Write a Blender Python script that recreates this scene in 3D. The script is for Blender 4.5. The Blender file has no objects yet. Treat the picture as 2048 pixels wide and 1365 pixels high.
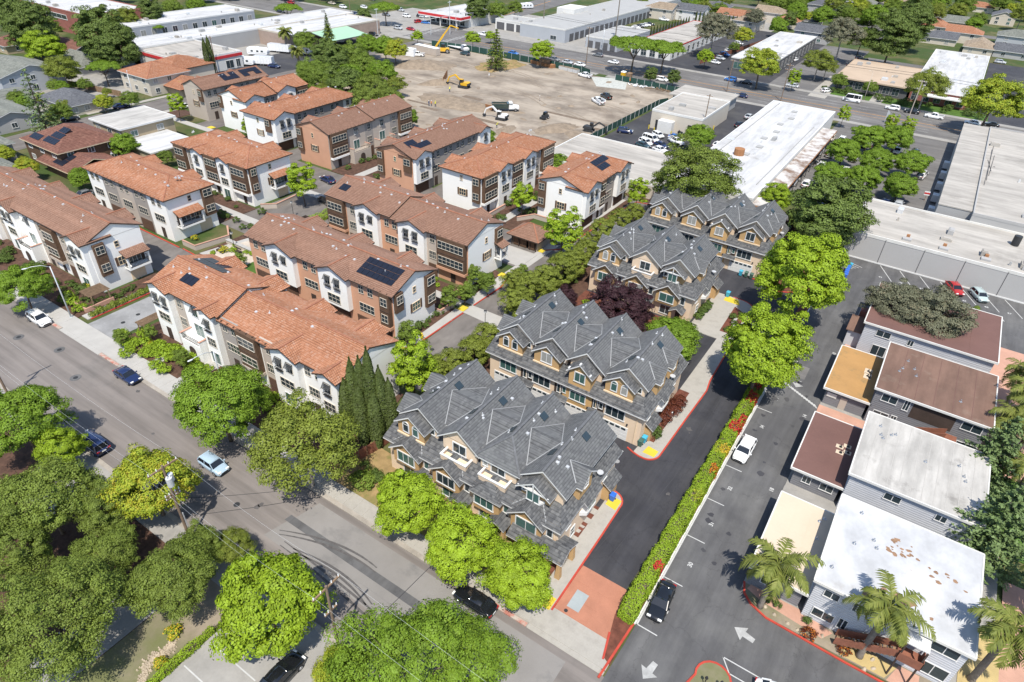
import bpy, bmesh, math, random
import numpy as np
from mathutils import Matrix, Vector
random.seed(7)
S = bpy.context.scene
COL = S.collection
rad = math.radians
CAM_H = 60.0
FPX = 1305.95                                    # focal length in photo pixels (2048 wide)
pit, roll, yaw = rad(35.366), rad(2.637), rad(32.12)
_f = Vector((0, math.cos(pit), -math.sin(pit)))
_r = Vector((1, 0, 0))
_u = _r.cross(_f)
_r2 = _r * math.cos(roll) + _u * math.sin(roll)
_u2 = _u * math.cos(roll) - _r * math.sin(roll)
RZ = Matrix.Rotation(yaw, 3, 'Z')
CF, CR, CU = RZ @ _f, RZ @ _r2, RZ @ _u2
cam_d = bpy.data.cameras.new('camera')
cam = bpy.data.objects.new('camera', cam_d)
COL.objects.link(cam)
m = Matrix((CR, CU, -CF)).transposed().to_4x4()
m.translation = (0, 0, CAM_H)
cam.matrix_world = m
cam_d.sensor_fit = 'HORIZONTAL'
cam_d.sensor_width = 36.0
cam_d.lens = FPX / 2048 * 36.0
cam_d.clip_end = 6000
S.camera = cam
SUN = Vector((0.28, -0.47, 1.0)).normalized()    # direction towards the sun
w = bpy.data.worlds.new('World')
S.world = w
w.use_nodes = True
nt = w.node_tree
sky = nt.nodes.new('ShaderNodeTexSky')
sky.sky_type = 'NISHITA'
sky.sun_disc = False
sky.sun_elevation = math.asin(SUN.z)
sky.sun_rotation = math.atan2(SUN.x, SUN.y)
sky.air_density = 1.0
sky.dust_density = 0.6
nt.links.new(sky.outputs[0], nt.nodes['Background'].inputs[0])
nt.nodes['Background'].inputs[1].default_value = 0.15
sd = bpy.data.lights.new('sun', 'SUN')
sd.energy = 4.6
sd.angle = rad(0.53)
sd.color = (1.0, 0.945, 0.85)
so = bpy.data.objects.new('sun', sd)
so.rotation_euler = SUN.to_track_quat('Z', 'Y').to_euler()
so.location = (40, -60, 150)
COL.objects.link(so)
vs = S.view_settings
vs.view_transform = 'Standard'
vs.look = 'None'
vs.exposure = 0.45
vs.gamma = 1.0
vs.use_curve_mapping = False
def g(px, py, z=0.0):
    """photo pixel -> the point of the horizontal plane z that lies behind it"""
    d = CF * FPX + CR * (px - 1024) - CU * (py - 682.5)
    t = (z - CAM_H) / d.z
    return d.x * t, d.y * t
MATS = {}
def nodes_of(name):
    mt = bpy.data.materials.new(name)
    mt.use_nodes = True
    MATS[name] = mt
    return mt, mt.node_tree, mt.node_tree.nodes['Principled BSDF'], mt.node_tree.nodes, mt.node_tree.links
def ramp(nd, stops):
    r = nd.new('ShaderNodeValToRGB')
    e = r.color_ramp.elements
    e[0].position, e[0].color = stops[0][0], (*stops[0][1], 1)
    e[1].position, e[1].color = stops[-1][0], (*stops[-1][1], 1)
    for p, c in stops[1:-1]:
        x = e.new(p)
        x.color = (*c, 1)
    return r
def sc(c, k):
    return tuple(max(0.0, min(1.0, a * k)) for a in c)
def noise(nd, lk, vec, scale, detail=4, rough=0.6):
    n = nd.new('ShaderNodeTexNoise')
    n.inputs['Scale'].default_value = scale
    n.inputs['Detail'].default_value = detail
    n.inputs['Roughness'].default_value = rough
    if vec is not None:
        lk.new(vec, n.inputs['Vector'])
    return n
def mixc(nd, lk, a, b, fac, mode='MIX'):
    mx = nd.new('ShaderNodeMix')
    mx.data_type = 'RGBA'
    mx.blend_type = mode
    for s, v in ((mx.inputs[6], a), (mx.inputs[7], b)):
        if isinstance(v, tuple):
            s.default_value = (*v, 1)
        else:
            lk.new(v, s)
    if isinstance(fac, float):
        mx.inputs[0].default_value = fac
    else:
        lk.new(fac, mx.inputs[0])
    return mx.outputs[2]
def surf(name, col, rough=0.85, var=0.18, scale=0.6, fine=9.0, stain=None, stain_scale=0.25,
         stain_lo=0.55, stain_hi=0.72, bump=0.0, bscale=20.0, spec=0.3, metal=0.0, streak=None, cracks=0.0):
    """painted / mineral surface: base colour with broad and fine variation, optional stains"""
    mt, t, p, nd, lk = nodes_of(name)
    geo = nd.new('ShaderNodeNewGeometry')
    P = geo.outputs['Position']
    n1 = noise(nd, lk, P, scale, 5, 0.62)
    r1 = ramp(nd, [(0.3, sc(col, 1 - var)), (0.7, sc(col, 1 + var))])
    lk.new(n1.outputs[0], r1.inputs[0])
    n2 = noise(nd, lk, P, fine, 3)
    r2 = ramp(nd, [(0.3, (1 - var * .6,) * 3), (0.7, (1.0,) * 3)])
    lk.new(n2.outputs[0], r2.inputs[0])
    c = mixc(nd, lk, r1.outputs[0], r2.outputs[0], 1.0, 'MULTIPLY')
    if stain:
        n3 = noise(nd, lk, P, stain_scale, 7, 0.68)
        r3 = ramp(nd, [(stain_lo, (0, 0, 0)), (stain_hi, (1, 1, 1))])
        lk.new(n3.outputs[0], r3.inputs[0])
        c = mixc(nd, lk, c, stain, r3.outputs[0])
    if streak:                                           # wear drawn out along one direction
        mp = nd.new('ShaderNodeMapping')
        mp.inputs['Scale'].default_value = streak
        lk.new(P, mp.inputs['Vector'])
        n5 = noise(nd, lk, mp.outputs[0], 1.0, 6, .6)
        r5 = ramp(nd, [(.35, (.80,) * 3), (.65, (1.16,) * 3)])
        lk.new(n5.outputs[0], r5.inputs[0])
        c = mixc(nd, lk, c, r5.outputs[0], 1.0, 'MULTIPLY')
    if cracks:
        n6 = noise(nd, lk, P, 1.3, 4)
        off = nd.new('ShaderNodeVectorMath'); off.operation = 'MULTIPLY_ADD'
        lk.new(n6.outputs['Color'], off.inputs[0]); off.inputs[1].default_value = (1.6,) * 3; lk.new(P, off.inputs[2])
        vo = nd.new('ShaderNodeTexVoronoi'); vo.feature = 'DISTANCE_TO_EDGE'; vo.inputs['Scale'].default_value = cracks
        lk.new(off.outputs[0], vo.inputs['Vector'])
        r6 = ramp(nd, [(.002, (.8,) * 3), (.009, (1.0,) * 3)])
        lk.new(vo.outputs[0], r6.inputs[0])
        c = mixc(nd, lk, c, r6.outputs[0], 1.0, 'MULTIPLY')
    lk.new(c, p.inputs['Base Color'])
    p.inputs['Roughness'].default_value = rough
    p.inputs['Specular IOR Level'].default_value = spec
    p.inputs['Metallic'].default_value = metal
    if bump:
        b = nd.new('ShaderNodeBump')
        b.inputs['Strength'].default_value = bump
        b.inputs['Distance'].default_value = 0.05
        n4 = noise(nd, lk, P, bscale, 4)
        lk.new(n4.outputs[0], b.inputs['Height'])
        lk.new(b.outputs[0], p.inputs['Normal'])
    return mt
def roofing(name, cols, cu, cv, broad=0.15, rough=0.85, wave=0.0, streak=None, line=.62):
    """roof pieces: one random tone per tile/shingle (u across the slope, v up it) + barrel relief"""
    mt, t, p, nd, lk = nodes_of(name)
    geo = nd.new('ShaderNodeNewGeometry')
    cr = nd.new('ShaderNodeVectorMath'); cr.operation = 'CROSS_PRODUCT'
    lk.new(geo.outputs['True Normal'], cr.inputs[0]); cr.inputs[1].default_value = (0, 0, 1)
    nm = nd.new('ShaderNodeVectorMath'); nm.operation = 'NORMALIZE'
    lk.new(cr.outputs[0], nm.inputs[0])
    dt = nd.new('ShaderNodeVectorMath'); dt.operation = 'DOT_PRODUCT'
    lk.new(nm.outputs[0], dt.inputs[0]); lk.new(geo.outputs['Position'], dt.inputs[1])
    sep = nd.new('ShaderNodeSeparateXYZ'); lk.new(geo.outputs['Position'], sep.inputs[0])
    def mth(op, a, b=None):
        x = nd.new('ShaderNodeMath'); x.operation = op
        for i, v in enumerate((a, b)):
            if v is None: continue
            if isinstance(v, (int, float)): x.inputs[i].default_value = v
            else: lk.new(v, x.inputs[i])
        return x.outputs[0]
    vv = mth('DIVIDE', sep.outputs[2], cv)
    fv = mth('FLOOR', vv)
    uu = mth('ADD', mth('DIVIDE', dt.outputs['Value'], cu), mth('MULTIPLY', fv, 0.37))
    fu = mth('FLOOR', uu)
    cb = nd.new('ShaderNodeCombineXYZ')
    lk.new(fu, cb.inputs[0]); lk.new(fv, cb.inputs[1])
    wn = nd.new('ShaderNodeTexWhiteNoise'); wn.noise_dimensions = '2D'
    lk.new(cb.outputs[0], wn.inputs['Vector'])
    n = len(cols)
    r = ramp(nd, [(i / (n - 1), c) for i, c in enumerate(cols)])
    lk.new(wn.outputs[0], r.inputs[0])
    nb = noise(nd, lk, geo.outputs['Position'], 0.35, 6, .65)
    rb = ramp(nd, [(0.3, (1 - broad,) * 3), (0.7, (1 + broad * .6,) * 3)])
    lk.new(nb.outputs[0], rb.inputs[0])
    c = mixc(nd, lk, r.outputs[0], rb.outputs[0], 1.0, 'MULTIPLY')
    if line:                                             # shadow under each course, painted into the colour as a dark line
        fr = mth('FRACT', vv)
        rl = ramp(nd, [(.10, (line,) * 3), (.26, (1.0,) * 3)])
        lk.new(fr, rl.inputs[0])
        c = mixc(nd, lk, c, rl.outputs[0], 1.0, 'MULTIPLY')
    if streak:
        ns = noise(nd, lk, geo.outputs['Position'], 0.9, 7, .7)
        rs = ramp(nd, [(0.60, (0, 0, 0)), (0.78, (1, 1, 1))])
        lk.new(ns.outputs[0], rs.inputs[0])
        c = mixc(nd, lk, c, streak, rs.outputs[0])
    lk.new(c, p.inputs['Base Color'])
    p.inputs['Roughness'].default_value = rough
    p.inputs['Specular IOR Level'].default_value = 0.25
    if wave:
        b = nd.new('ShaderNodeBump')
        b.inputs['Strength'].default_value = wave
        b.inputs['Distance'].default_value = 0.08
        s = mth('SINE', mth('MULTIPLY', uu, 6.2832))
        lk.new(s, b.inputs['Height'])
        lk.new(b.outputs[0], p.inputs['Normal'])
    return mt
def plain(name, col, rough=0.5, metal=0.0, spec=0.5, coat=0.0, var=0.06):
    mt, t, p, nd, lk = nodes_of(name)
    oi = nd.new('ShaderNodeObjectInfo')
    tc = nd.new('ShaderNodeTexCoord')
    n = noise(nd, lk, tc.outputs['Object'], 2.2, 4)
    r = ramp(nd, [(0.3, sc(col, 1 - var * 1.5)), (0.7, sc(col, 1 + var))])
    lk.new(n.outputs[0], r.inputs[0])
    lk.new(r.outputs[0], p.inputs['Base Color'])
    p.inputs['Roughness'].default_value = rough
    p.inputs['Metallic'].default_value = metal
    p.inputs['Specular IOR Level'].default_value = spec
    p.inputs['Coat Weight'].default_value = coat
    p.inputs['Coat Roughness'].default_value = 0.04
    return mt
def leafy(name, cols, trans=0.25, rough=0.6):
    """leaf colour: one tone per leaf, drifting through the crown and from plant to plant"""
    mt, t, p, nd, lk = nodes_of(name)
    geo = nd.new('ShaderNodeNewGeometry')
    tc = nd.new('ShaderNodeTexCoord')
    oi = nd.new('ShaderNodeObjectInfo')
    nb = noise(nd, lk, geo.outputs['Position'], 0.8, 3)
    def mth(op, a, b):
        x = nd.new('ShaderNodeMath'); x.operation = op
        for i, v in enumerate((a, b)):
            if isinstance(v, (int, float)): x.inputs[i].default_value = v
            else: lk.new(v, x.inputs[i])
        return x.outputs[0]
    f = mth('ADD', mth('MULTIPLY', geo.outputs['Random Per Island'], 0.42), mth('MULTIPLY', nb.outputs[0], 1.15))
    f = mth('ADD', f, mth('MULTIPLY', oi.outputs['Random'], 0.16))
    f = mth('SUBTRACT', f, 0.34)
    n = len(cols)
    r = ramp(nd, [(i / (n - 1), c) for i, c in enumerate(cols)])
    lk.new(f, r.inputs[0])
    lk.new(r.outputs[0], p.inputs['Base Color'])
    p.inputs['Roughness'].default_value = rough
    p.inputs['Specular IOR Level'].default_value = 0.25
    if trans:
        tr = nd.new('ShaderNodeBsdfTranslucent')
        cm = mixc(nd, lk, r.outputs[0], (1.0, 0.95, 0.45), 1.0, 'MULTIPLY')
        lk.new(cm, tr.inputs[0])
        mx = nd.new('ShaderNodeMixShader')
        mx.inputs[0].default_value = trans
        lk.new(p.outputs[0], mx.inputs[1]); lk.new(tr.outputs[0], mx.inputs[2])
        lk.new(mx.outputs[0], nd['Material Output'].inputs[0])
    return mt
# ground
surf('soil', (0.24, 0.2, 0.148), var=.25, scale=.12, fine=2, stain=(0.128, 0.136, 0.056), stain_scale=.05, stain_lo=.45, stain_hi=.6)
surf('asphalt_street', (0.18, 0.16, 0.147), var=.10, scale=.09, fine=14, stain=(0.12, 0.112, 0.106), stain_scale=.12, stain_lo=.56, stain_hi=.8, bump=.15, bscale=45, streak=(.05, .8, .1))
surf('asphalt_fresh', (0.04, 0.04, 0.046), var=.16, scale=.18, fine=14, stain=(0.06, 0.059, 0.062), stain_scale=.16, stain_lo=.45, stain_hi=.8, bump=.15, bscale=45, streak=(.7, .05, .1), cracks=.13)
surf('asphalt_lot', (0.092, 0.091, 0.093), var=.14, scale=.14, fine=12, stain=(0.136, 0.134, 0.13), stain_scale=.11, stain_lo=.45, stain_hi=.75, bump=.15, bscale=45, streak=(.6, .06, .1), cracks=.17)
surf('asphalt_dark', (0.048, 0.048, 0.054), var=.2, scale=.1, fine=8, stain=(0.088, 0.086, 0.084), stain_scale=.08, stain_lo=.5, stain_hi=.75)
surf('asphalt_main', (0.132, 0.126, 0.122), var=.12, scale=.08, fine=6, stain=(0.176, 0.168, 0.16), stain_scale=.05, stain_lo=.45, stain_hi=.7, streak=(.03, .5, .1), cracks=.1)
surf('asphalt_alley', (0.148, 0.134, 0.124), var=.10, scale=.12, fine=10, stain=(0.192, 0.176, 0.16), stain_scale=.1, stain_lo=.55, stain_hi=.8, streak=(.5, .2, .1))
surf('concrete_patch', (0.216, 0.204, 0.192), var=.10, scale=.2, fine=9, stain=(0.136, 0.132, 0.128), stain_scale=.22, stain_lo=.56, stain_hi=.75)
surf('tyre_rubber_mark', (0.096, 0.09, 0.088), var=.3, scale=2, fine=9)
surf('sidewalk_new', (0.365, 0.353, 0.331), var=.07, scale=.5, fine=6)
surf('sidewalk_old', (0.352, 0.332, 0.296), var=.14, scale=.5, fine=6, stain=(0.24, 0.224, 0.2), stain_scale=.5, stain_lo=.5, stain_hi=.75)
surf('concrete_lot', (0.288, 0.276, 0.256), var=.12, scale=.3, fine=4, stain=(0.2, 0.192, 0.18), stain_scale=.2, stain_lo=.5, stain_hi=.75)
surf('concrete_grey', (0.264, 0.264, 0.264), var=.16, scale=.3, fine=5, stain=(0.176, 0.176, 0.176), stain_scale=.25, stain_lo=.45, stain_hi=.7)
surf('kerb_concrete', (0.32, 0.288, 0.248), var=.2, scale=.7, fine=5)
surf('red_paint', (0.416, 0.056, 0.036), var=.18, scale=.6, fine=6, stain=(0.336, 0.264, 0.232), stain_scale=.9, stain_lo=.62, stain_hi=.75)
surf('red_paint_worn', (0.40, 0.16, 0.12), var=.25, scale=.6, fine=6, stain=(.40, .36, .31), stain_scale=1.1, stain_lo=.42, stain_hi=.6)
surf('yellow_paint', (0.56, 0.43, 0.04), var=.08)
surf('white_paint', (0.438, 0.438, 0.426), var=.10, scale=1.5, fine=7)
surf('faded_white_paint', (0.36, 0.36, 0.35), var=.2, scale=1.2, fine=7)
surf('orange_line_paint', (0.50, 0.24, 0.05), var=.2)
surf('brick_paving', (0.37, 0.165, 0.105), var=.12, scale=.5, fine=8)
surf('pink_paving', (0.448, 0.26, 0.192), var=.12, scale=.5, fine=5)
surf('blue_concrete', (0.30, 0.33, 0.335), var=.1)
surf('mulch', (0.092, 0.05, 0.034), var=.4, scale=1.4, fine=14, bump=.4, bscale=12)
surf('red_mulch', (0.136, 0.048, 0.03), var=.35, scale=1.4, fine=14, bump=.4, bscale=12)
surf('dry_grass', (0.288, 0.2, 0.092), var=.25, scale=.7, fine=9, stain=(0.16, 0.152, 0.048), stain_scale=.5, stain_lo=.5, stain_hi=.65)
surf('lawn', (0.068, 0.132, 0.02), var=.25, scale=.4, fine=9, bump=.3, bscale=22)
surf('yard', (0.112, 0.106, 0.042), var=.3, scale=.09, fine=3, stain=(0.042, 0.07, 0.014), stain_scale=.07, stain_lo=.42, stain_hi=.55)
surf('site_dirt', (0.315, 0.268, 0.215), var=.12, scale=.06, fine=1.2, stain=(.16, .13, .102), stain_scale=.075, stain_lo=.46, stain_hi=.66, bump=.5, bscale=1.6, streak=(.05, .22, .1))
surf('dug_earth', (0.24, 0.19, 0.14), var=.25, scale=.6, fine=4, bump=.6, bscale=3)
surf('trench_earth', (0.17, 0.13, 0.095), var=.25, scale=.8, fine=4)
surf('gravel', (0.42, 0.43, 0.40), var=.2, scale=1, fine=9)
surf('sand_yellow', (0.44, 0.336, 0.152), var=.15, scale=.6, fine=8)
surf('rock', (0.42, 0.35, 0.26), var=.25, scale=1.5, fine=7)
# walls
surf('stucco_white', (0.80, 0.79, 0.76), var=.03, scale=.35, fine=7)
surf('stucco_beige', (0.437, 0.378, 0.323), var=.04, scale=.4)
surf('stucco_grey', (0.302, 0.273, 0.248), var=.05, scale=.4)
surf('stucco_orange', (0.53, 0.295, 0.19), var=.05, scale=.4)
surf('stucco_tan', (0.66, 0.515, 0.375), var=.04, scale=.4)
surf('stucco_ochre', (0.44, 0.285, 0.135), var=.05, scale=.4)
surf('siding_gold', (0.521, 0.336, 0.151), var=.06, scale=.5)
surf('cream_trim', (0.655, 0.521, 0.361), var=.04)
surf('white_trim', (0.608, 0.605, 0.593), var=.03)
surf('wood_brown', (0.113, 0.067, 0.042), var=.2, scale=1.5, fine=6)
surf('dark_brown', (0.060, 0.042, 0.034), var=.2)
surf('dark_metal', (0.035, 0.036, 0.038), var=.2, rough=.5)
surf('shutter', (0.055, 0.060, 0.065), var=.2)
surf('garage_brown', (0.105, 0.060, 0.040), var=.12, scale=.5)
surf('apartment_grey', (0.197, 0.197, 0.21), var=.07, scale=.5)
surf('apartment_pale', (0.47, 0.479, 0.504), var=.06, scale=.4)
surf('wall_white', (0.622, 0.613, 0.588), var=.06, scale=.2, fine=3)
surf('wall_cream', (0.521, 0.47, 0.395), var=.06, scale=.2)
surf('wall_tan', (0.386, 0.311, 0.21), var=.07, scale=.2)
surf('wall_grey', (0.353, 0.349, 0.344), var=.05, scale=.2)
surf('wall_bluegrey', (0.361, 0.378, 0.403), var=.05, scale=.2)
surf('wall_dark', (0.10, 0.10, 0.105), var=.1)
surf('wall_brick', (0.27, 0.105, 0.085), var=.15, scale=.6, fine=5)
surf('wall_block', (0.34, 0.26, 0.215), var=.12, scale=.6, fine=5)
surf('fascia_pale', (0.60, 0.59, 0.56), var=.08)
surf('panel_grey', (0.386, 0.378, 0.37), var=.03, scale=.15, fine=4)
surf('red_trim', (0.50, 0.035, 0.04), var=.1)
surf('green_metal', (0.30, 0.47, 0.34), var=.06)
surf('timber', (0.24, 0.16, 0.1), var=.25, scale=2, fine=9)
surf('timber_red', (0.235, 0.095, 0.06), var=.2, scale=1.5, fine=8)
surf('pole_wood', (0.20, 0.145, 0.105), var=.25, scale=2, fine=9)
surf('stone_wall', (0.50, 0.44, 0.36), var=.2, scale=1.2, fine=4)
surf('paver_tan', (0.47, 0.41, 0.34), var=.15, scale=.8, fine=5)
# flat roofs
surf('roof_white', (0.462, 0.462, 0.462), var=.05, scale=.12, fine=2, stain=(0.289, 0.272, 0.248), stain_scale=.13, stain_lo=.60, stain_hi=.78, streak=(.5, .07, .1), cracks=.12)
surf('roof_white_peel', (0.462, 0.468, 0.479), var=.04, scale=.2, fine=2, stain=(.33, .315, .30), stain_scale=.35, stain_lo=.6, stain_hi=.85, streak=(.3, .2, .1))
surf('roof_peeled', (0.27, 0.165, 0.10), var=.3, scale=1.2, fine=5)
surf('roof_grey', (0.406, 0.39, 0.363), var=.09, scale=.18, fine=3, stain=(0.211, 0.199, 0.183), stain_scale=.28, stain_lo=.57, stain_hi=.74, streak=(.7, .12, .1))
surf('roof_gravel', (0.37, 0.347, 0.314), var=.08, scale=.1, fine=2, stain=(0.238, 0.221, 0.198), stain_scale=.1, stain_lo=.53, stain_hi=.75, streak=(.09, .5, .1))
surf('roof_beige', (0.528, 0.44, 0.336), var=.05, scale=.2, fine=3)
surf('roof_tan', (0.421, 0.328, 0.242), var=.08, scale=.15, fine=3)
surf('roof_orange', (0.376, 0.216, 0.084), var=.10, scale=.3, fine=4, stain=(0.24, 0.168, 0.08), stain_scale=.4, stain_lo=.55, stain_hi=.7)
surf('roof_brown', (0.172, 0.104, 0.078), var=.12, scale=.22, fine=4, stain=(0.216, 0.156, 0.12), stain_scale=.3, stain_lo=.58, stain_hi=.75, streak=(.6, .1, .1))
surf('roof_brown_dark', (0.148, 0.08, 0.068), var=.10, scale=.25, fine=4)
surf('roof_silver', (0.332, 0.332, 0.326), var=.06, scale=.2)
surf('canopy_rusty', (0.52, 0.50, 0.48), var=.08, scale=.3, fine=3, stain=(.19, .13, .095), stain_scale=.22, stain_lo=.44, stain_hi=.6)
surf('frame_taupe', (0.50, 0.455, 0.385), var=.05)
surf('roof_seam', (0.40, 0.385, 0.36), var=.1)
# pitched roofs
roofing('tile_orange', [(.315, .138, .075), (.35, .158, .087), (.37, .172, .098), (.39, .19, .113), (.395, .222, .152)], .30, .115, .10, wave=.5, streak=(.34, .185, .12))
roofing('tile_brown', [(.232, .13, .09), (.252, .143, .10), (.265, .153, .108), (.285, .168, .12)], .30, .115, .08, wave=.5)
roofing('shingle_grey', [(0.096, 0.099, 0.102), (0.114, 0.116, 0.121), (0.124, 0.128, 0.13), (0.139, 0.143, 0.145)], .32, .18, .10)
roofing('shingle_dark', [(0.068, 0.07, 0.074), (0.094, 0.096, 0.1), (0.115, 0.117, 0.119), (0.143, 0.144, 0.145)], .32, .18, .12)
roofing('shingle_green', [(0.152, 0.16, 0.14), (0.192, 0.2, 0.176), (0.224, 0.228, 0.2)], .5, .13, .12)
roofing('shingle_tan', [(0.24, 0.188, 0.136), (0.304, 0.24, 0.176), (0.352, 0.28, 0.208)], .5, .13, .12)
roofing('shingle_red', [(0.144, 0.068, 0.05), (0.18, 0.084, 0.062), (0.208, 0.104, 0.076)], .5, .13, .12)
roofing('shingle_slate', [(0.092, 0.096, 0.108), (0.12, 0.124, 0.136), (0.144, 0.148, 0.16)], .5, .13, .12)
surf('flashing', (0.27, 0.275, 0.28), var=.12, rough=.6)
surf('tile_cap', (0.30, 0.13, 0.078), var=.2, scale=2)
surf('shingle_cap', (0.12, 0.123, 0.13), var=.2, scale=2)
# glass and metal
plain('glass', (0.028, 0.042, 0.05), rough=.06, spec=.8)
plain('glass_teal', (0.05, 0.11, 0.10), rough=.06, spec=.8)
plain('glass_blind', (0.30, 0.30, 0.28), rough=.12, spec=.8)
plain('car_glass', (0.012, 0.014, 0.017), rough=.03, spec=.9)
plain('solar_cell', (0.014, 0.017, 0.028), rough=.3, spec=.25)
plain('solar_frame', (0.15, 0.15, 0.16), rough=.4, metal=.6)
plain('metal', (0.55, 0.56, 0.57), rough=.4, metal=.8)
plain('galvanised', (0.62, 0.63, 0.64), rough=.5, metal=.35)
plain('lamp_grey', (0.52, 0.55, 0.57), rough=.45, metal=.2)
plain('white_plastic', (0.75, 0.76, 0.77), rough=.5)
plain('blue_plastic', (0.03, 0.13, 0.52), rough=.5)
plain('cyan_plastic', (0.05, 0.35, 0.50), rough=.5)
plain('green_plastic', (0.05, 0.11, 0.085), rough=.5)
plain('black_plastic', (0.02, 0.02, 0.022), rough=.5)
plain('rubber', (0.018, 0.018, 0.019), rough=.85)
plain('rim', (0.45, 0.46, 0.48), rough=.3, metal=.8)
plain('machine_yellow', (0.62, 0.36, 0.02), rough=.45)
plain('machine_white', (0.70, 0.70, 0.69), rough=.45)
plain('machine_black', (0.035, 0.037, 0.04), rough=.6)
plain('rust', (0.30, 0.14, 0.06), rough=.9)
plain('safety_yellow', (0.75, 0.72, 0.06), rough=.7)
plain('safety_orange', (0.75, 0.24, 0.04), rough=.7)
plain('denim', (0.06, 0.08, 0.14), rough=.9)
plain('skin', (0.42, 0.25, 0.17), rough=.6)
plain('fence_green', (0.014, 0.055, 0.043), rough=.8, var=.2)
plain('light_lens', (0.75, 0.75, 0.72), rough=.15)
plain('tail_lens', (0.35, 0.012, 0.012), rough=.15)
plain('plate', (0.70, 0.70, 0.68), rough=.5)
for k, c, r_ in (('white', (.78, .78, .77), .22), ('black', (.010, .011, .013), .12), ('navy', (.012, .022, .075), .15),
                 ('silver', (.42, .44, .46), .25), ('grey', (.14, .145, .15), .22), ('blue', (.03, .14, .42), .2),
                 ('red', (.36, .018, .02), .18), ('ice', (.34, .45, .55), .22), ('sage', (.36, .44, .44), .25),
                 ('teal', (.03, .06, .07), .2), ('beige', (.48, .43, .35), .3), ('green', (.03, .05, .045), .3)):
    plain('paint_' + k, c, rough=r_, metal=0.0, coat=.6, var=.02)
# leaves
leafy('leaf_lime', [(0.132, 0.190, 0.011), (0.198, 0.285, 0.017), (0.264, 0.380, 0.022), (0.330, 0.475, 0.028)], 0.18)
leafy('leaf_green', [(0.086, 0.138, 0.012), (0.129, 0.207, 0.018), (0.172, 0.276, 0.024), (0.215, 0.345, 0.030)], 0.18)
leafy('leaf_mid', [(0.080, 0.116, 0.016), (0.120, 0.174, 0.024), (0.160, 0.232, 0.032), (0.200, 0.290, 0.040)], 0.18)
leafy('leaf_olive', [(0.100, 0.122, 0.018), (0.150, 0.183, 0.027), (0.200, 0.244, 0.036), (0.250, 0.305, 0.045)], 0.18)
leafy('leaf_gold', [(0.110, 0.155, 0.016), (0.190, 0.255, 0.022), (0.265, 0.335, 0.028), (0.350, 0.360, 0.030), (0.360, 0.250, 0.030)], 0.18)
leafy('leaf_dark', [(0.050, 0.071, 0.015), (0.083, 0.119, 0.025), (0.116, 0.167, 0.035), (0.150, 0.215, 0.045)], 0.1)
leafy('leaf_pine', [(0.074, 0.099, 0.016), (0.118, 0.158, 0.026), (0.161, 0.216, 0.035), (0.205, 0.275, 0.045)], 0.12)
leafy('leaf_plum', [(0.018, 0.008, 0.009), (0.036, 0.015, 0.019), (0.054, 0.023, 0.029), (0.071, 0.03, 0.039)], 0.1)
leafy('leaf_grey', [(.08, .085, .05), (.13, .137, .085), (.18, .185, .12), (.225, .17, .105)], .15)
leafy('leaf_cedar', [(.066, .098, .036), (.105, .155, .056), (.145, .21, .078), (.19, .265, .1)], 0.12)
leafy('leaf_palm', [(.07, .092, .02), (.12, .145, .028), (.175, .2, .04), (.25, .255, .075)], 0.2)
leafy('leaf_cypress', [(0.033, 0.045, 0.011), (0.059, 0.080, 0.019), (0.084, 0.115, 0.027), (0.110, 0.150, 0.035)], 0.1)
leafy('leaf_hedge', [(0.135, 0.198, 0.013), (0.190, 0.279, 0.018), (0.245, 0.359, 0.023), (0.300, 0.440, 0.028)], 0.15)
leafy('leaf_boxwood', [(0.043, 0.066, 0.013), (0.069, 0.108, 0.021), (0.096, 0.148, 0.029), (0.122, 0.189, 0.038)], 0.12)
leafy('leaf_rust', [(0.055, 0.018, 0.013), (0.095, 0.026, 0.018), (0.140, 0.040, 0.020), (0.190, 0.070, 0.025)], .2)
leafy('flower_red', [(.300, .020, .020), (.480, .030, .030), (.600, .060, .050)], .2)
leafy('flower_yellow', [(.400, .280, .020), (.550, .380, .030), (.660, .480, .050)], .2)
leafy('flower_orange', [(.360, .090, .010), (.500, .160, .015), (.600, .240, .030)], .2)
surf('bark', (0.125, 0.095, 0.070), var=.35, scale=2, fine=9, bump=.5, bscale=9)
surf('bark_pale', (0.34, 0.30, 0.26), var=.25, scale=2, fine=9)
surf('bark_palm', (0.19, 0.165, 0.14), var=.2, scale=3, fine=9)
def worg(o):
    x = y = z = 0.0
    while o is not None:
        x += o.location.x; y += o.location.y; z += o.location.z
        o = o.parent
    return x, y, z
def link(name, data, mat=None, par=None):
    o = bpy.data.objects.new(name, data)
    COL.objects.link(o)
    if par is not None:
        o.parent = par
    if mat and data is not None and not data.materials:
        data.materials.append(MATS[mat])
    return o
def tag(o, label=None, cat=None, group=None, kind=None):
    if label: o['label'] = label
    if cat: o['category'] = cat
    if group: o['group'] = group
    if kind: o['kind'] = kind
    return o
def thing(name, label, cat, loc=(0, 0, 0), group=None, rz=0.0):
    o = bpy.data.objects.new(name, None)
    o.empty_display_size = .3
    COL.objects.link(o)
    o.location = loc
    o.rotation_euler.z = rz
    return tag(o, label, cat, group)
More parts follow.
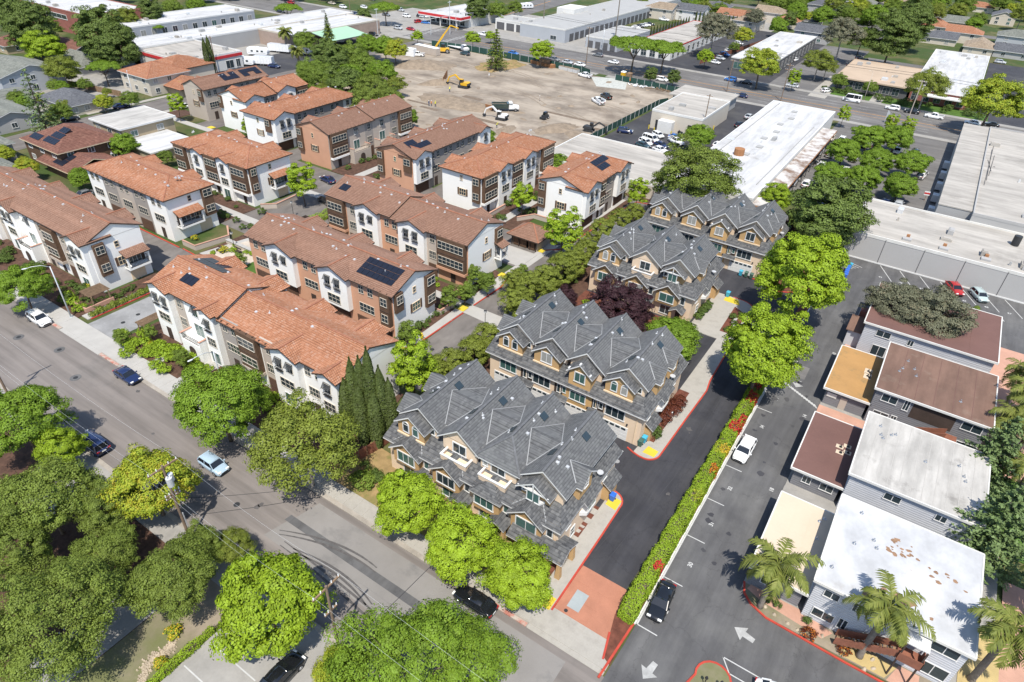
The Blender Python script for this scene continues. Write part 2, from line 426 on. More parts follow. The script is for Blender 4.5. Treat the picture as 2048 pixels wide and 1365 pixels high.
class MB:
    """collects polygons in world coordinates and links them as one mesh object"""
    def __init__(s):
        s.v = []; s.f = []
    def poly(s, pts):
        i = len(s.v)
        s.v += [tuple(p) for p in pts]
        s.f.append(tuple(range(i, i + len(pts))))
        return s
    def box(s, x0, x1, y0, y1, z0, z1):
        i = len(s.v)
        s.v += [(x0, y0, z0), (x1, y0, z0), (x1, y1, z0), (x0, y1, z0), (x0, y0, z1), (x1, y0, z1), (x1, y1, z1), (x0, y1, z1)]
        for q in ((0, 3, 2, 1), (4, 5, 6, 7), (0, 1, 5, 4), (1, 2, 6, 5), (2, 3, 7, 6), (3, 0, 4, 7)):
            s.f.append(tuple(i + a for a in q))
        return s
    def hexa(s, b, t):
        """bottom quad b and top quad t (both counter-clockwise seen from above)"""
        i = len(s.v)
        s.v += [tuple(p) for p in b] + [tuple(p) for p in t]
        for q in ((0, 3, 2, 1), (4, 5, 6, 7), (0, 1, 5, 4), (1, 2, 6, 5), (2, 3, 7, 6), (3, 0, 4, 7)):
            s.f.append(tuple(i + a for a in q))
        return s
    def prism(s, pts, z0, z1):
        n = len(pts)
        i = len(s.v)
        s.v += [(p[0], p[1], z0) for p in pts] + [(p[0], p[1], z1) for p in pts]
        s.f.append(tuple(i + n - 1 - k for k in range(n)))
        s.f.append(tuple(i + n + k for k in range(n)))
        for k in range(n):
            j = (k + 1) % n
            s.f.append((i + k, i + j, i + n + j, i + n + k))
        return s
    def bar(s, p, q, w, h=None):
        h = h or w
        p, q = Vector(p), Vector(q)
        d = (q - p)
        if d.length < 1e-6: return s
        d.normalize()
        a = Vector((0, 0, 1)) if abs(d.z) < .95 else Vector((1, 0, 0))
        sx = d.cross(a).normalized()
        sz = sx.cross(d).normalized()
        sx *= w / 2; sz *= h / 2
        b = [p - sx - sz, p + sx - sz, q + sx - sz, q - sx - sz]
        t = [p - sx + sz, p + sx + sz, q + sx + sz, q - sx + sz]
        return s.hexa(b, t)
    def tube(s, pts, rads, n=8, cap=True):
        pts = [Vector(p) for p in pts]
        rings = []
        for k, p in enumerate(pts):
            a = pts[max(0, k - 1)]; b = pts[min(len(pts) - 1, k + 1)]
            d = (b - a).normalized()
            ref = Vector((1, 0, 0)) if abs(d.x) < .9 else Vector((0, 1, 0))
            e1 = d.cross(ref).normalized(); e2 = d.cross(e1)
            base = len(s.v)
            for j in range(n):
                t = 2 * math.pi * j / n
                s.v.append(tuple(p + (e1 * math.cos(t) + e2 * math.sin(t)) * rads[k]))
            rings.append(base)
        for k in range(len(pts) - 1):
            for j in range(n):
                j2 = (j + 1) % n
                s.f.append((rings[k] + j, rings[k] + j2, rings[k + 1] + j2, rings[k + 1] + j))
        if cap:
            s.f.append(tuple(rings[0] + n - 1 - j for j in range(n)))
            s.f.append(tuple(rings[-1] + j for j in range(n)))
        return s
    def cyl(s, x, y, z0, z1, r, n=12, r1=None):
        return s.tube([(x, y, z0), (x, y, z1)], [r, r if r1 is None else r1], n)
    def mesh(s, name, off=(0, 0, 0), smooth=False):
        me = bpy.data.meshes.new(name)
        ox, oy, oz = off
        me.from_pydata([(a - ox, b - oy, c - oz) for a, b, c in s.v], [], s.f)
        if smooth:
            me.polygons.foreach_set('use_smooth', [True] * len(me.polygons))
        me.update()
        return me
    def build(s, name, mat, par=None, smooth=False):
        if not s.f: return None
        return link(name, s.mesh(name, worg(par), smooth), mat, par)
_lift = [0]
def sheet(name, pts, z, mat, par=None, kind='structure'):
    _lift[0] += 1
    z += .0003 * (_lift[0] % 9)
    o = MB().poly([(x, y, z) for x, y in pts]).build(name, mat, par)
    if par is None: o['kind'] = kind
    return o
def rect(x0, x1, y0, y1):
    return [(x0, y0), (x1, y0), (x1, y1), (x0, y1)]
def raised(name, pts, z0, z1, mat, par=None):
    _lift[0] += 1
    z1 += .0006 * (_lift[0] % 29)
    o = MB().prism(pts, z0, z1).build(name, mat, par)
    if par is None: o['kind'] = 'structure'
    return o
def strip(pts, w, z0, z1, mb=None):
    """a kerb: a band of width w laid along a polyline"""
    mb = mb or MB()
    P = [Vector((a, b)) for a, b in pts]
    L, R = [], []
    for i, p in enumerate(P):
        a = P[max(0, i - 1)]; b = P[min(len(P) - 1, i + 1)]
        d = (b - a).normalized()
        n = Vector((-d.y, d.x)) * w / 2
        L.append(p + n); R.append(p - n)
    for i in range(len(P) - 1):
        q = [R[i], R[i + 1], L[i + 1], L[i]]
        mb.hexa([(v.x, v.y, z0) for v in q], [(v.x, v.y, z1) for v in q])
    return mb
def arc(cx, cy, r, a0, a1, n=8):
    return [(cx + r * math.cos(rad(a0 + (a1 - a0) * k / n)), cy + r * math.sin(rad(a0 + (a1 - a0) * k / n))) for k in range(n + 1)]
def dup(root, loc, rz=0.0, scale=None, label=None, group=None, swap=None):
    """a copy of a thing with copies of its parts and sub-parts; swap renames materials"""
    def cp(o, par):
        c = o.copy()
        COL.objects.link(c)
        c.parent = par
        if swap and c.type == 'MESH':
            for sl in c.material_slots:
                nm = sl.material.name if sl.material else ''
                if nm in swap:
                    sl.link = 'OBJECT'
                    sl.material = MATS[swap[nm]]
        for ch in o.children:
            cp(ch, c)
        return c
    r = cp(root, None)
    r.location = loc
    r.rotation_euler.z = rz
    if scale is not None:
        r.scale = scale if hasattr(scale, '__len__') else (scale,) * 3
    return tag(r, label, None, group)
def drop(root):
    """remove a prototype with its parts"""
    for ch in list(root.children):
        drop(ch)
    bpy.data.objects.remove(root)
sheet('ground', rect(-2600, 2600, -400, 4200), -0.02, 'yard')
# foreground street
street = sheet('street', rect(-420, 260, 20.6, 32.0), 0.0, 'asphalt_street')
mp = MB()
for a, b, c, d in ((-46.5, -21.5, 24.6, 27.3), (-45.5, -22.5, 28.2, 31.2)):
    mp.poly([(a, c, .004), (b, c - .1, .004), (b - .4, d, .004), (a + .6, d, .004)])
mp.build('concrete_patch', 'concrete_patch', street)
MB().poly([(-21.5, 24.6, .004), (-12, 24.2, .004), (-12, 31.2, .004), (-22, 31.2, .004)]).build('concrete_patch', 'concrete_patch', street)
sheet('trench_patch', [(-46.3, 27.3), (-21.5, 27.2), (-21.5, 28.2), (-46.2, 28.2)], .006, 'asphalt_lot', street)
def curve_mark(p0, p1, p2, w_, n=16, z=.010):
    pts = []
    for k in range(n + 1):
        t = k / n
        pts.append((p0[0] * (1 - t) ** 2 + 2 * p1[0] * t * (1 - t) + p2[0] * t * t, p0[1] * (1 - t) ** 2 + 2 * p1[1] * t * (1 - t) + p2[1] * t * t))
    mb = MB()
    for i in range(n):
        a, b = Vector(pts[i]), Vector(pts[i + 1])
        d = (b - a).normalized(); nn = Vector((-d.y, d.x)) * w_ * (.35 + .5 * math.sin(math.pi * i / n))
        mb.poly([(*(a - nn), z), (*(b - nn), z), (*(b + nn), z), (*(a + nn), z)])
    return mb
for q in (((-45.6, 26.0), (-39, 29.2), (-33.5, 28.6)), ((-45.2, 25.6), (-39, 28.6), (-33.2, 28.1)),
          ((-42.5, 25.2), (-36, 26.8), (-31.0, 25.2)), ((-42.2, 24.9), (-36, 26.3), (-31.4, 24.8)), ((-44, 24.7), (-34, 24.6), (-27, 23.4)), ((-44, 25.3), (-35, 25.1), (-29, 24.6))):
    curve_mark(*q, .16).build('tyre_mark', 'tyre_rubber_mark', street)
for x, y in ((-109.5, 22.5), (-98, 29.3), (-89.6, 27.2), (-52.4, 25.6), (-106, 27.4)):
    MB().cyl(x, y, 0.0, .012, .75 if x < -80 else .38, 20).build('manhole_ring', 'asphalt_lot', street)
    MB().cyl(x, y, 0.0, .018, .33, 16).build('manhole_cover', 'dark_metal', street)
for x0, y0, x1, y1 in ((-60, 21, -48, 31.6), (-56, 20.8, -46, 31.4), (-30, 20.8, -29, 31.8)):
    strip([(x0, y0), ((x0 + x1) / 2 + .2, (y0 + y1) / 2), (x1, y1)], .07, .004, .012).build('sealed_crack', 'asphalt_fresh', street)
# kerbs
kb = MB()
kb.box(-420, -103.2, 32.0, 32.55, -.02, .13); kb.box(-92.3, -16.9, 32.0, 32.55, -.02, .13); kb.box(-8.9, -8.5, 32.0, 32.4, -.02, .13)
kb.build('kerb', 'kerb_concrete')['kind'] = 'structure'
kb = MB().box(-420, 260, 20.05, 20.6, -.02, .13)
kb.build('kerb', 'kerb_concrete')['kind'] = 'structure'
rk = MB()
for a, b in ((-107, -103.3), (-92.2, -87.5), (-22.5, -17.0)):
    rk.box(a, b, 31.985, 32.4, .0, .137)
rk.build('painted_kerb', 'red_paint_worn')['kind'] = 'structure'
# sidewalks: slabs are pieces of the pavement
sw = MB().box(-420, -47.0, 32.55, 35.3, -.02, .10).build('sidewalk', 'sidewalk_new'); sw['kind'] = 'structure'
so_ = MB().box(-47.0, -8.5, 32.55, 34.6, -.02, .10).build('sidewalk', 'sidewalk_old'); so_['kind'] = 'structure'
ss = MB().box(-420, 260, 17.8, 20.05, -.02, .10).build('sidewalk', 'concrete_lot'); ss['kind'] = 'structure'
_sl = {}
def slabs(par, x0, x1, y0, y1, nx, ny, z, mat, name='slab', jit=.006):
    dx, dy = (x1 - x0) / nx, (y1 - y0) / ny
    key = (round(dx, 3), round(dy, 3), mat)
    if key not in _sl:
        e = .025
        me = MB().hexa([(e, e, -.05), (dx - e, e, -.05), (dx - e, dy - e, -.05), (e, dy - e, -.05)],
                       [(e + .02, e + .02, .03), (dx - e - .02, e + .02, .03), (dx - e - .02, dy - e - .02, .03), (e + .02, dy - e - .02, .03)]).mesh('slab')
        _sl[key] = me
    ox, oy, oz = worg(par)
    for i in range(nx):
        for j in range(ny):
            o = link(name, _sl[key], mat, par)
            o.location = (x0 + i * dx - ox, y0 + j * dy - oy, z + random.uniform(-jit, jit) - oz)
slabs(sw, -122, -104.5, 32.6, 35.25, 10, 1, .10, 'sidewalk_new')
slabs(sw, -91, -47, 32.6, 35.25, 24, 1, .10, 'sidewalk_new')
slabs(so_, -47, -17, 32.6, 34.55, 20, 1, .10, 'sidewalk_old')
# driveway apron of the grey townhouses
ap = MB().box(-17, -8.9, 32.0, 35.4, -.02, .035).build('driveway_apron', 'sidewalk_old'); ap['kind'] = 'structure'
slabs(ap, -17, -8.95, 32.05, 35.35, 5, 2, .03, 'sidewalk_old')
ap2 = MB().box(-103.2, -92.3, 31.9, 35.3, -.02, .045).build('driveway_apron', 'sidewalk_new'); ap2['kind'] = 'structure'
slabs(ap2, -103.2, -92.3, 31.95, 35.25, 5, 2, .04, 'sidewalk_new')
# brick coloured entry
be = sheet('brick_entry', [(-15.9, 35.4), (-9.3, 35.4), (-10.6, 41.5), (-15.7, 41.5)], .02, 'brick_paving')
for i in range(3):
    for j in range(3):
        x0, y0 = -15.75 + i * 1.75, 35.45 + j * 2.0
        MB().hexa([(x0 + .02, y0 + .02, .0), (x0 + 1.73, y0 + .02, .0), (x0 + 1.73, y0 + 1.98, .0), (x0 + .02, y0 + 1.98, .0)],
                  [(x0 + .03, y0 + .03, .032), (x0 + 1.72, y0 + .03, .032), (x0 + 1.72, y0 + 1.97, .032), (x0 + .03, y0 + 1.97, .032)]).build('paving_panel', 'brick_paving', be)
MB().poly([(-14.8, 38.6, .036), (-14.8, 36.3, .036), (-13.45, 36.3, .036), (-13.45, 38.6, .036)]).build('utility_plate', 'blue_concrete', be)
for x, y in ((-14.6, 35.8), (-12.9, 34.9)):
    MB().cyl(x, y, .03, .05, .2, 12).build('manhole_cover', 'dark_metal', be)
# drive of the grey townhouses
drive = sheet('driveway', [(-43, 41.4), (-10.6, 41.4), (-9.9, 60), (-9.6, 100), (-9.0, 137), (-43, 137)], .012, 'asphalt_fresh')
MB().cyl(-19.6, 57.6, .012, .03, .35, 14).build('manhole_cover', 'concrete_grey', drive)
for q in (((-14, 42), (-12.5, 60), (-13, 84)), ((-15.5, 44), (-14.6, 52), (-16.5, 58))):
    strip([q[0], q[1], q[2]], .05, .014, .02).build('sealed_crack', 'asphalt_dark', drive)
# kerbed walks beside the grey townhouses (red kerb)
def walk(name, outline, z, mat):
    return raised(name, outline, -.02, z, mat)
w1 = [(-17.5, 34.6), (-15.8, 35.4), (-15.9, 46), (-15.95, 50.5)] + arc(-17.6, 51.2, 1.65, -10, 85, 8) + [(-17.9, 53.4), (-17.9, 34.6)]
walk('walk', w1, .12, 'sidewalk_old')
strip([(-15.8, 35.0), (-15.88, 46), (-15.95, 50.5)] + arc(-17.6, 51.2, 1.65, -10, 95, 8) + [(-18.5, 53.2)], .2, 0, .15).build('painted_kerb', 'red_paint')['kind'] = 'structure'
w2 = [(-18.6, 60.4), (-17.6, 60.0)] + arc(-17.2, 61.7, 1.6, -80, 0, 7) + [(-15.4, 70), (-15.2, 78), (-15.6, 80.5), (-15.9, 88), (-15.9, 94), (-16.2, 102)] + arc(-19, 103.6, 2.8, -10, 80, 6) + [(-21.5, 106.5), (-23.6, 106.5), (-23.6, 92), (-18.5, 92), (-18.5, 62)]
walk('walk', w2, .12, 'sidewalk_old')
strip([(-19.6, 60.6), (-18.6, 60.2), (-17.6, 60.0)] + arc(-17.2, 61.7, 1.7, -80, 0, 7) + [(-15.35, 70), (-15.15, 78), (-15.55, 80.5), (-15.85, 88), (-15.85, 94), (-16.1, 102)] + arc(-19, 103.6, 2.9, -10, 85, 7) + [(-20.5, 106.5)], .2, 0, .15).build('painted_kerb', 'red_paint')['kind'] = 'structure'
for q in ([(-17.3, 34.8), (-16.0, 34.8), (-16.0, 36.3), (-17.3, 36.3)], [(-17.6, 50.4), (-16.2, 50.2), (-16.2, 51.9), (-17.6, 52.0)], [(-17.6, 60.9), (-16.0, 60.9), (-15.9, 62.2), (-17.4, 62.4)], [(-21.6, 104.4), (-18.6, 104.3), (-19.4, 106.0), (-21.6, 106.3)]):
    o = MB().prism(q, .12, .135).build('tactile_pad', 'yellow_paint'); o['kind'] = 'structure'
# planting beds round the grey townhouses
for nm, q, mt in (('planting_bed', [(-18.6, 35.0), (-17.9, 35.0), (-17.9, 49.5), (-18.7, 49.5)], 'red_mulch'),
                  ('planting_bed', [(-47, 34.6), (-18.6, 34.6), (-18.6, 40.4), (-47, 42)], 'dry_grass'),
                  ('planting_bed', [(-18.6, 63.4), (-17.1, 63.4), (-17.0, 76), (-18.6, 76)], 'red_mulch'),
                  ('planting_bed', [(-18.9, 94.5), (-16.5, 94.5), (-16.8, 102), (-19.2, 103.5)], 'red_mulch'),
                  ('planting_bed', [(-44, 77), (-23.6, 77), (-23.6, 92.5), (-44, 92.5)], 'red_mulch'),
                  ('planting_bed', [(-48.4, 60), (-42.9, 60), (-42.9, 136), (-48.4, 136)], 'mulch'),
                  ('planting_bed', [(-18.4, 116), (-15.0, 113.4), (-9.3, 118), (-9.2, 136), (-18.4, 136)], 'red_mulch')):
    raised(nm, q, -.02, .135, mt)
strip([(-20.4, 115.6), (-18.4, 115.4), (-15.6, 113.2), (-13, 114.4), (-9.5, 117.4)], .22, 0, .16).build('painted_kerb', 'red_paint')['kind'] = 'structure'
for x, y, a, b in ((-18.25, 48.6, .5, .9), (-18.2, 47.0, .55, .8), (-18.3, 45.9, .35, .35), (-18.35, 45.1, .3, .5), (-18.2, 43.9, .55, .8), (-18.25, 42.6, .5, .7)):
    MB().prism([(x - a, y - b / 2), (x + a * .8, y - b / 2), (x + a, y + b * .4), (x - a * .8, y + b / 2)], .13, .19).build('stepping_stone', 'sidewalk_old', None)['kind'] = 'structure'
# parking lane of the apartments and its lots
lot = sheet('parking_lot', [(-8.4, 30.6), (60, 30.6), (60, 46.5), (9, 46.5), (3, 46.6), (0.4, 47.6), (-.4, 49), (-.6, 117), (60, 117), (60, 138), (-9.0, 138), (-8.2, 85), (-8.1, 38.6)], .016, 'asphalt_lot')
mk = lambda pts, nm='stall_line', mt='white_paint', z=.021: MB().poly([(x, y, z) for x, y in pts]).build(nm, mt, lot)
mk([(-8.15, 38.6), (-7.98, 38.6), (-7.98, 84), (-8.15, 84)])
ys = [38.6, 45.25, 51.9, 58.5, 65.2, 71.9, 78.9]
for y in ys:
    mk([(-8.0, y - .06), (-5.9, y - .06), (-5.9, y + .06), (-8.0, y + .06)])
def digits(txt, x, y, size, rz, par, z):
    c = bpy.data.curves.new('stall_number', 'FONT')
    c.body = txt; c.size = size; c.align_x = 'CENTER'; c.align_y = 'CENTER'
    c.offset = size * .03
    tmp = bpy.data.objects.new('stall_number', c)
    COL.objects.link(tmp)
    me = bpy.data.meshes.new_from_object(tmp.evaluated_get(bpy.context.evaluated_depsgraph_get()))
    bpy.data.objects.remove(tmp)
    o = link('stall_number', me, 'white_paint', par)
    ox, oy, oz = worg(par)
    o.location = (x - ox, y - oy, z - oz)
    o.rotation_euler.z = rz
    return o
for i, y in enumerate((41.7, 48.3, 55.0, 61.6, 68.4, 75.2, 82.4, 93.5)):
    digits(str(29 + i), -6.2, y, .66, rad(90), lot, .022)
for i, (x, y) in enumerate(((-1.9, 64.4), (-1.9, 81), (-1.7, 99.4))):
    digits(str(18 - 4 * i), x, y, .7, rad(90), lot, .022)
for i in range(15):                                                   # hatched band across the lane
    x, y = -6.7 + 5.9 * i / 15, 87.3 - 3.4 * i / 15
    mk([(x - .34, y + .36), (x - .12, y + .36), (x + .40, y - .38), (x + .18, y - .38)], 'hatched_band')
def arrow(x, y, a, L, nm='painted_arrow', mt='faded_white_paint'):
    c, s = math.cos(a), math.sin(a)
    pts = [(0, 0), (-.5, -.42), (-.5, -.16), (-1, -.13), (-1, .13), (-.5, .16), (-.5, .42)]
    P2 = [(x + (u * c - v * s) * L, y + (u * s + v * c) * L) for u, v in pts]
    mk(P2[:3] + P2[5:], nm, mt)
    mk([P2[3], P2[4], P2[5], P2[2]][::-1], nm, mt)
arrow(.1, 43.9, rad(170), 2.1)
arrow(-5.3, 33.9, rad(-100), 2.1)
arrow(-4.6, 86.9, rad(-95), 1.9)
for q in ([(.1, 40.3), (14, 40.3), (14, 40.18), (.1, 40.18)], [(1.2, 39.05), (14, 39.05), (14, 38.93), (1.2, 38.93)], [(.06, 40.3), (.2, 40.3), (1.3, 38.95), (1.16, 38.95)]):
    mk(q)
for i in range(8):                                                    # angled stalls by the long grey wall
    x = -4.2 + i * 3.55
    if i == 0:
        for k in range(4): mk([(-5.8, 134.4 - k * .9), (-3.4 - k * .5, 133.6 - k * .55), (-3.4 - k * .5, 133.45 - k * .55), (-5.8, 134.25 - k * .9)])
    else:
        mk([(x, 136.8), (x + .16, 136.8), (x + 3.0, 131.0), (x + 2.84, 131.0)])
        digits(str(40 + i), x + .9, 131.6, .7, 0, lot, .022)
for i in range(14): mk([(15 + i * .42, 128.6), (15.2 + i * .42, 128.6), (15.5 + i * .42, 127.9), (15.3 + i * .42, 127.9)], 'hatched_band')
# kerb and soil under the hedge, red kerb end
raised('planting_bed', [(-10.3, 38.2), (-9.2, 33.6), (-8.4, 33.2), (-8.3, 85), (-9.7, 85)], -.02, .12, 'red_mulch')
strip([(-8.75, 31.6), (-8.35, 38.4)], .22, 0, .15).build('painted_kerb', 'red_paint')['kind'] = 'structure'
strip([(-9.2, 33.4), (-9.9, 36.2)], .2, 0, .15).build('painted_kerb', 'red_paint')['kind'] = 'structure'
strip([(-8.25, 38.4), (-8.25, 112)], .16, 0, .16).build('kerb', 'fascia_pale')['kind'] = 'structure'
raised('planting_bed', [(-9.9, 85), (-8.3, 85), (-8.3, 116), (-9.9, 116)], -.02, .12, 'red_mulch')
# island and planter kerbs near the apartments
raised('traffic_island', [(-3.2, 31)] + arc(.1, 37.6, 1.55, 200, 20, 9) + [(3.2, 31)], -.02, .13, 'soil')
strip([(-3.2, 31)] + arc(.1, 37.6, 1.62, 200, 20, 9) + [(3.2, 31)], .2, 0, .16).build('painted_kerb', 'red_paint')['kind'] = 'structure'
raised('planting_bed', [(-.6, 49.5), (-.3, 48.4), (.6, 47.5), (2.4, 46.8), (60, 46.5), (60, 49.5)], -.02, .12, 'soil')
strip([(-.7, 49.6), (-.3, 48.3), (.6, 47.4), (2.4, 46.7), (10, 46.4), (60, 46.4)], .2, 0, .15).build('painted_kerb', 'red_paint')['kind'] = 'structure'
for q, mt in (([(-.2, 48.9), (1.4, 48.3), (7.6, 47.6), (8.4, 48.8), (5, 49.6), (0, 49.6)], 'pink_paving'), ([(9.3, 46.9), (13.4, 46.9), (14.3, 48.7), (9.9, 48.7)], 'sand_yellow'),
              ([(13.6, 46.8), (16.2, 46.8), (16.2, 49), (14.4, 49)], 'pink_paving'), ([(19.2, 46), (22.5, 46), (22.5, 58), (19.2, 58)], 'sand_yellow'), ([(22.5, 46), (27, 46), (27, 66), (22.5, 66)], 'pink_paving')):
    o = MB().prism(q, .10, .135).build('paved_path', mt); o['kind'] = 'structure'
for y0, y1, mt in ((61.7, 66, 'concrete_lot'), (78.8, 84.8, 'pink_paving'), (97.7, 103.8, 'pink_paving')):
    raised('courtyard', rect(-.8, 22, y0, y1), -.02, .10, mt)
raised('courtyard', rect(-.75, 22, 48.9, 117), -.02, .06, 'concrete_lot')
raised('lawn', rect(18.8, 40, 70, 84), -.02, .12, 'lawn')
raised('paved_path', rect(18.6, 40, 84, 118), -.02, .11, 'pink_paving')
# townhouse alleys, drives and courts
al = MB()
for i, (a, b, c, d) in enumerate(((-56.0, -48.4, 54, 137), (-152, -56.0, 51.6, 59.2), (-116, -94, 70.5, 112), (-152, -56, 92, 104.4), (-57, -48.4, 53.5, 55), (-138.6, -131.6, 104.4, 140), (-94, -87, 104.4, 140), (-175, -167.6, 104, 134))):
    al.poly([(a, c, .008 + .003 * i), (b, c, .008 + .003 * i), (b, d, .008 + .003 * i), (a, d, .008 + .003 * i)])
al.build('alley', 'asphalt_alley')['kind'] = 'structure'
sheet('entry_drive', [(-101.3, 35.3), (-94.2, 35.3), (-94.2, 51.7), (-101.3, 51.7)], .030, 'concrete_grey')
for x, y in ((-97.7, 41.5), (-97.4, 38.8), (-53.6, 62.3), (-52.2, 63.9)):
    o = MB().cyl(x, y, .0, .045, .34, 14).build('manhole_cover', 'dark_metal'); o['kind'] = 'structure'
for q in ([(-56.4, 73.6), (-49.2, 73.2), (-49.2, 76.3), (-56.4, 76.3)], [(-58.2, 89), (-56.0, 87.6), (-55.4, 112.8), (-57.4, 112.8)]):
    MB().prism(q, -.02, .05).build('raised_crossing', 'sidewalk_new')['kind'] = 'structure'
# pavements of the townhouse complex
for q in ([(-60.5, 60), (-57.6, 60), (-57.6, 73.4), (-60.5, 73.4)], [(-60.5, 76.5), (-57.8, 76.5), (-57.9, 86.5), (-59.3, 88.6), (-60.5, 88.6)], [(-95.5, 71), (-60.2, 71), (-60.2, 79.4), (-95.5, 79.4)],
          [(-150, 35.3), (-104.2, 35.3), (-104.2, 41.8), (-150, 41.8)], [(-104.2, 36.2), (-102.9, 36.2), (-102.9, 51), (-107.6, 51), (-107.6, 41), (-104.2, 41)], [(-93.2, 35.3), (-47, 35.3), (-47, 41.5), (-50, 51.6), (-93.2, 51.6)],
          [(-144, 70.5), (-116, 70.5), (-116, 79.5), (-144, 79.5)], [(-108, 59.4), (-92.6, 59.4), (-92.6, 79), (-108, 79)], [(-120, 104.6), (-105.4, 104.6), (-105.4, 136), (-120, 136)], [(-76, 104.6), (-66.4, 104.6), (-66.4, 136), (-76, 136)],
          [(-156.8, 104.6), (-150.4, 104.6), (-150.4, 134), (-156.8, 134)], [(-190, 100), (-183.5, 100), (-183.5, 112), (-190, 112)], [(-55.4, 112), (-54, 112), (-53.6, 134), (-55.4, 134)], [(-55, 136), (-48, 136), (-46, 141), (-60, 141)]):
    raised('planting_bed', q, -.02, .11, 'mulch')
pv = MB()
for q in ([(-57.6, 60), (-56.4, 61), (-56.2, 73.6), (-57.8, 73.6)], [(-57.8, 76.3), (-56.1, 76.3), (-55.9, 84), (-56.6, 87.2), (-58.2, 87.2)], [(-94, 74.6), (-58, 74.6), (-58, 76.4), (-94, 76.4)],
          [(-104.2, 36), (-102.4, 36), (-102.4, 51), (-104.2, 51)], [(-93, 44.2), (-88.6, 44.2), (-88.6, 46), (-93, 46)], [(-78, 35.2), (-75.6, 35.2), (-75.6, 42), (-78, 42)], [(-84.6, 35.2), (-83.2, 35.2), (-83.2, 42), (-84.6, 42)],
          [(-143, 74), (-100, 74), (-100, 76), (-143, 76)], [(-113.6, 104.6), (-111.4, 104.6), (-111.4, 135), (-113.6, 135)], [(-72.2, 100), (-70.2, 100), (-70.2, 135), (-72.2, 135)],
          [(-108, 60), (-101, 60), (-99, 70), (-106, 70)], [(-74, 92.5), (-57, 92.5), (-57, 98.6), (-74, 98.6)], [(-57.4, 112.6), (-55.2, 112.6), (-54.8, 134), (-57.2, 134)], [(-116.5, 91.2), (-94, 91.2), (-94, 93.4), (-116.5, 93.4)], [(-190, 104), (-150, 104), (-150, 106), (-190, 106)]):
    pv.prism(q, -.02, .125 + random.random() * .01)
pv.build('footpath', 'sidewalk_new')['kind'] = 'structure'
raised('plaza', [(-107, 61), (-97.4, 61), (-97.4, 69), (-105, 69)], -.02, .14, 'paver_tan')
raised('lawn', rect(-97.4, -92.8, 60.6, 66.4), -.02, .15, 'lawn')
for q in ([(-57.4, 73.6), (-56.2, 73.6), (-56.2, 75.2), (-57.4, 75.2)], [(-58.6, 87.2), (-57.0, 87.2), (-57.0, 88.6), (-58.6, 88.6)], [(-58.4, 99.9), (-56.6, 99.9), (-56.6, 101.2), (-58.4, 101.2)], [(-170, 106), (-168, 106), (-168, 107.6), (-170, 107.6)]):
    o = MB().prism(q, .10, .15).build('tactile_pad', 'yellow_paint'); o['kind'] = 'structure'
for pts in ([(-59, 59.6), (-57.2, 59.9), (-56.3, 61.2), (-56.0, 73.4)], [(-56.0, 76.4), (-55.7, 84.4), (-56.6, 87.4)], [(-57.0, 101), (-54.6, 103.5), (-53.9, 111.6), (-53.4, 127), (-52.4, 134.8), (-48.4, 135.6)], [(-102.2, 36.4), (-102.2, 50.8)], [(-112, 59.3), (-104.5, 58.9), (-102.5, 59.2)], [(-132, 59.4), (-113, 59.2)], [(-90, 59.6), (-60, 59.5)]):
    strip(pts, .2, 0, .15).build('painted_kerb', 'red_paint')['kind'] = 'structure'
# boulevard at the back, its pavements and markings
main = sheet('boulevard', rect(-900, 700, 238.5, 266.5), .008, 'asphalt_main')
cross = sheet('cross_street', [(-214, 266.5), (-196, 266.5), (-206, 330), (-260, 900), (-285, 900), (-226, 330)], .006, 'asphalt_main')
for y, mt in ((252.0, 'orange_line_paint'), (252.45, 'orange_line_paint'), (248.6, 'orange_line_paint')):
    MB().poly([(-190, y, .013), (120, y, .013), (120, y + .18, .013), (-190, y + .18, .013)]).build('lane_line', mt, main)
dm = MB()
for y in (242.4, 245.4, 256.4, 260.2):
    x = -186
    while x < 100:
        dm.poly([(x, y, .013), (x + 3, y, .013), (x + 3, y + .16, .013), (x, y + .16, .013)])
        x += 10
for x in (-196.5, -214.5):
    for k in range(12): dm.poly([(x, 239 + k * 2.3, .013), (x + 3.2, 239 + k * 2.3, .013), (x + 3.2, 239.8 + k * 2.3, .013), (x, 239.8 + k * 2.3, .013)])
dm.build('lane_dashes', 'faded_white_paint', main)
MB().poly([(-207, 268, .012), (-206.7, 268, .012), (-222, 380, .012), (-222.4, 380, .012)]).build('lane_line', 'orange_line_paint', cross)
for a, b, c, d in ((-900, -116, 235.8, 238.4), (-112, 700, 235.8, 238.4), (-900, -217, 266.6, 269.4), (-195, 700, 266.6, 269.4)):
    MB().box(a, b, c, d, -.02, .12).build('sidewalk', 'concrete_lot')['kind'] = 'structure'
# side street at the upper left
sheet('side_street', [(-189, -300), (-186, 40), (-192, 92), (-192, 122), (-197, 238), (-205, 238), (-204, 120), (-203, 92), (-199, 40), (-200, -300)], .004, 'asphalt_alley')
sheet('side_street', rect(-236, -150, 132.5, 140.5), .007, 'asphalt_alley')
MB().box(-206, -204.2, 92, 130, -.02, .12).build('sidewalk', 'sidewalk_old')['kind'] = 'structure'
MB().box(-192, -190, 100, 131, -.02, .12).build('sidewalk', 'sidewalk_old')['kind'] = 'structure'
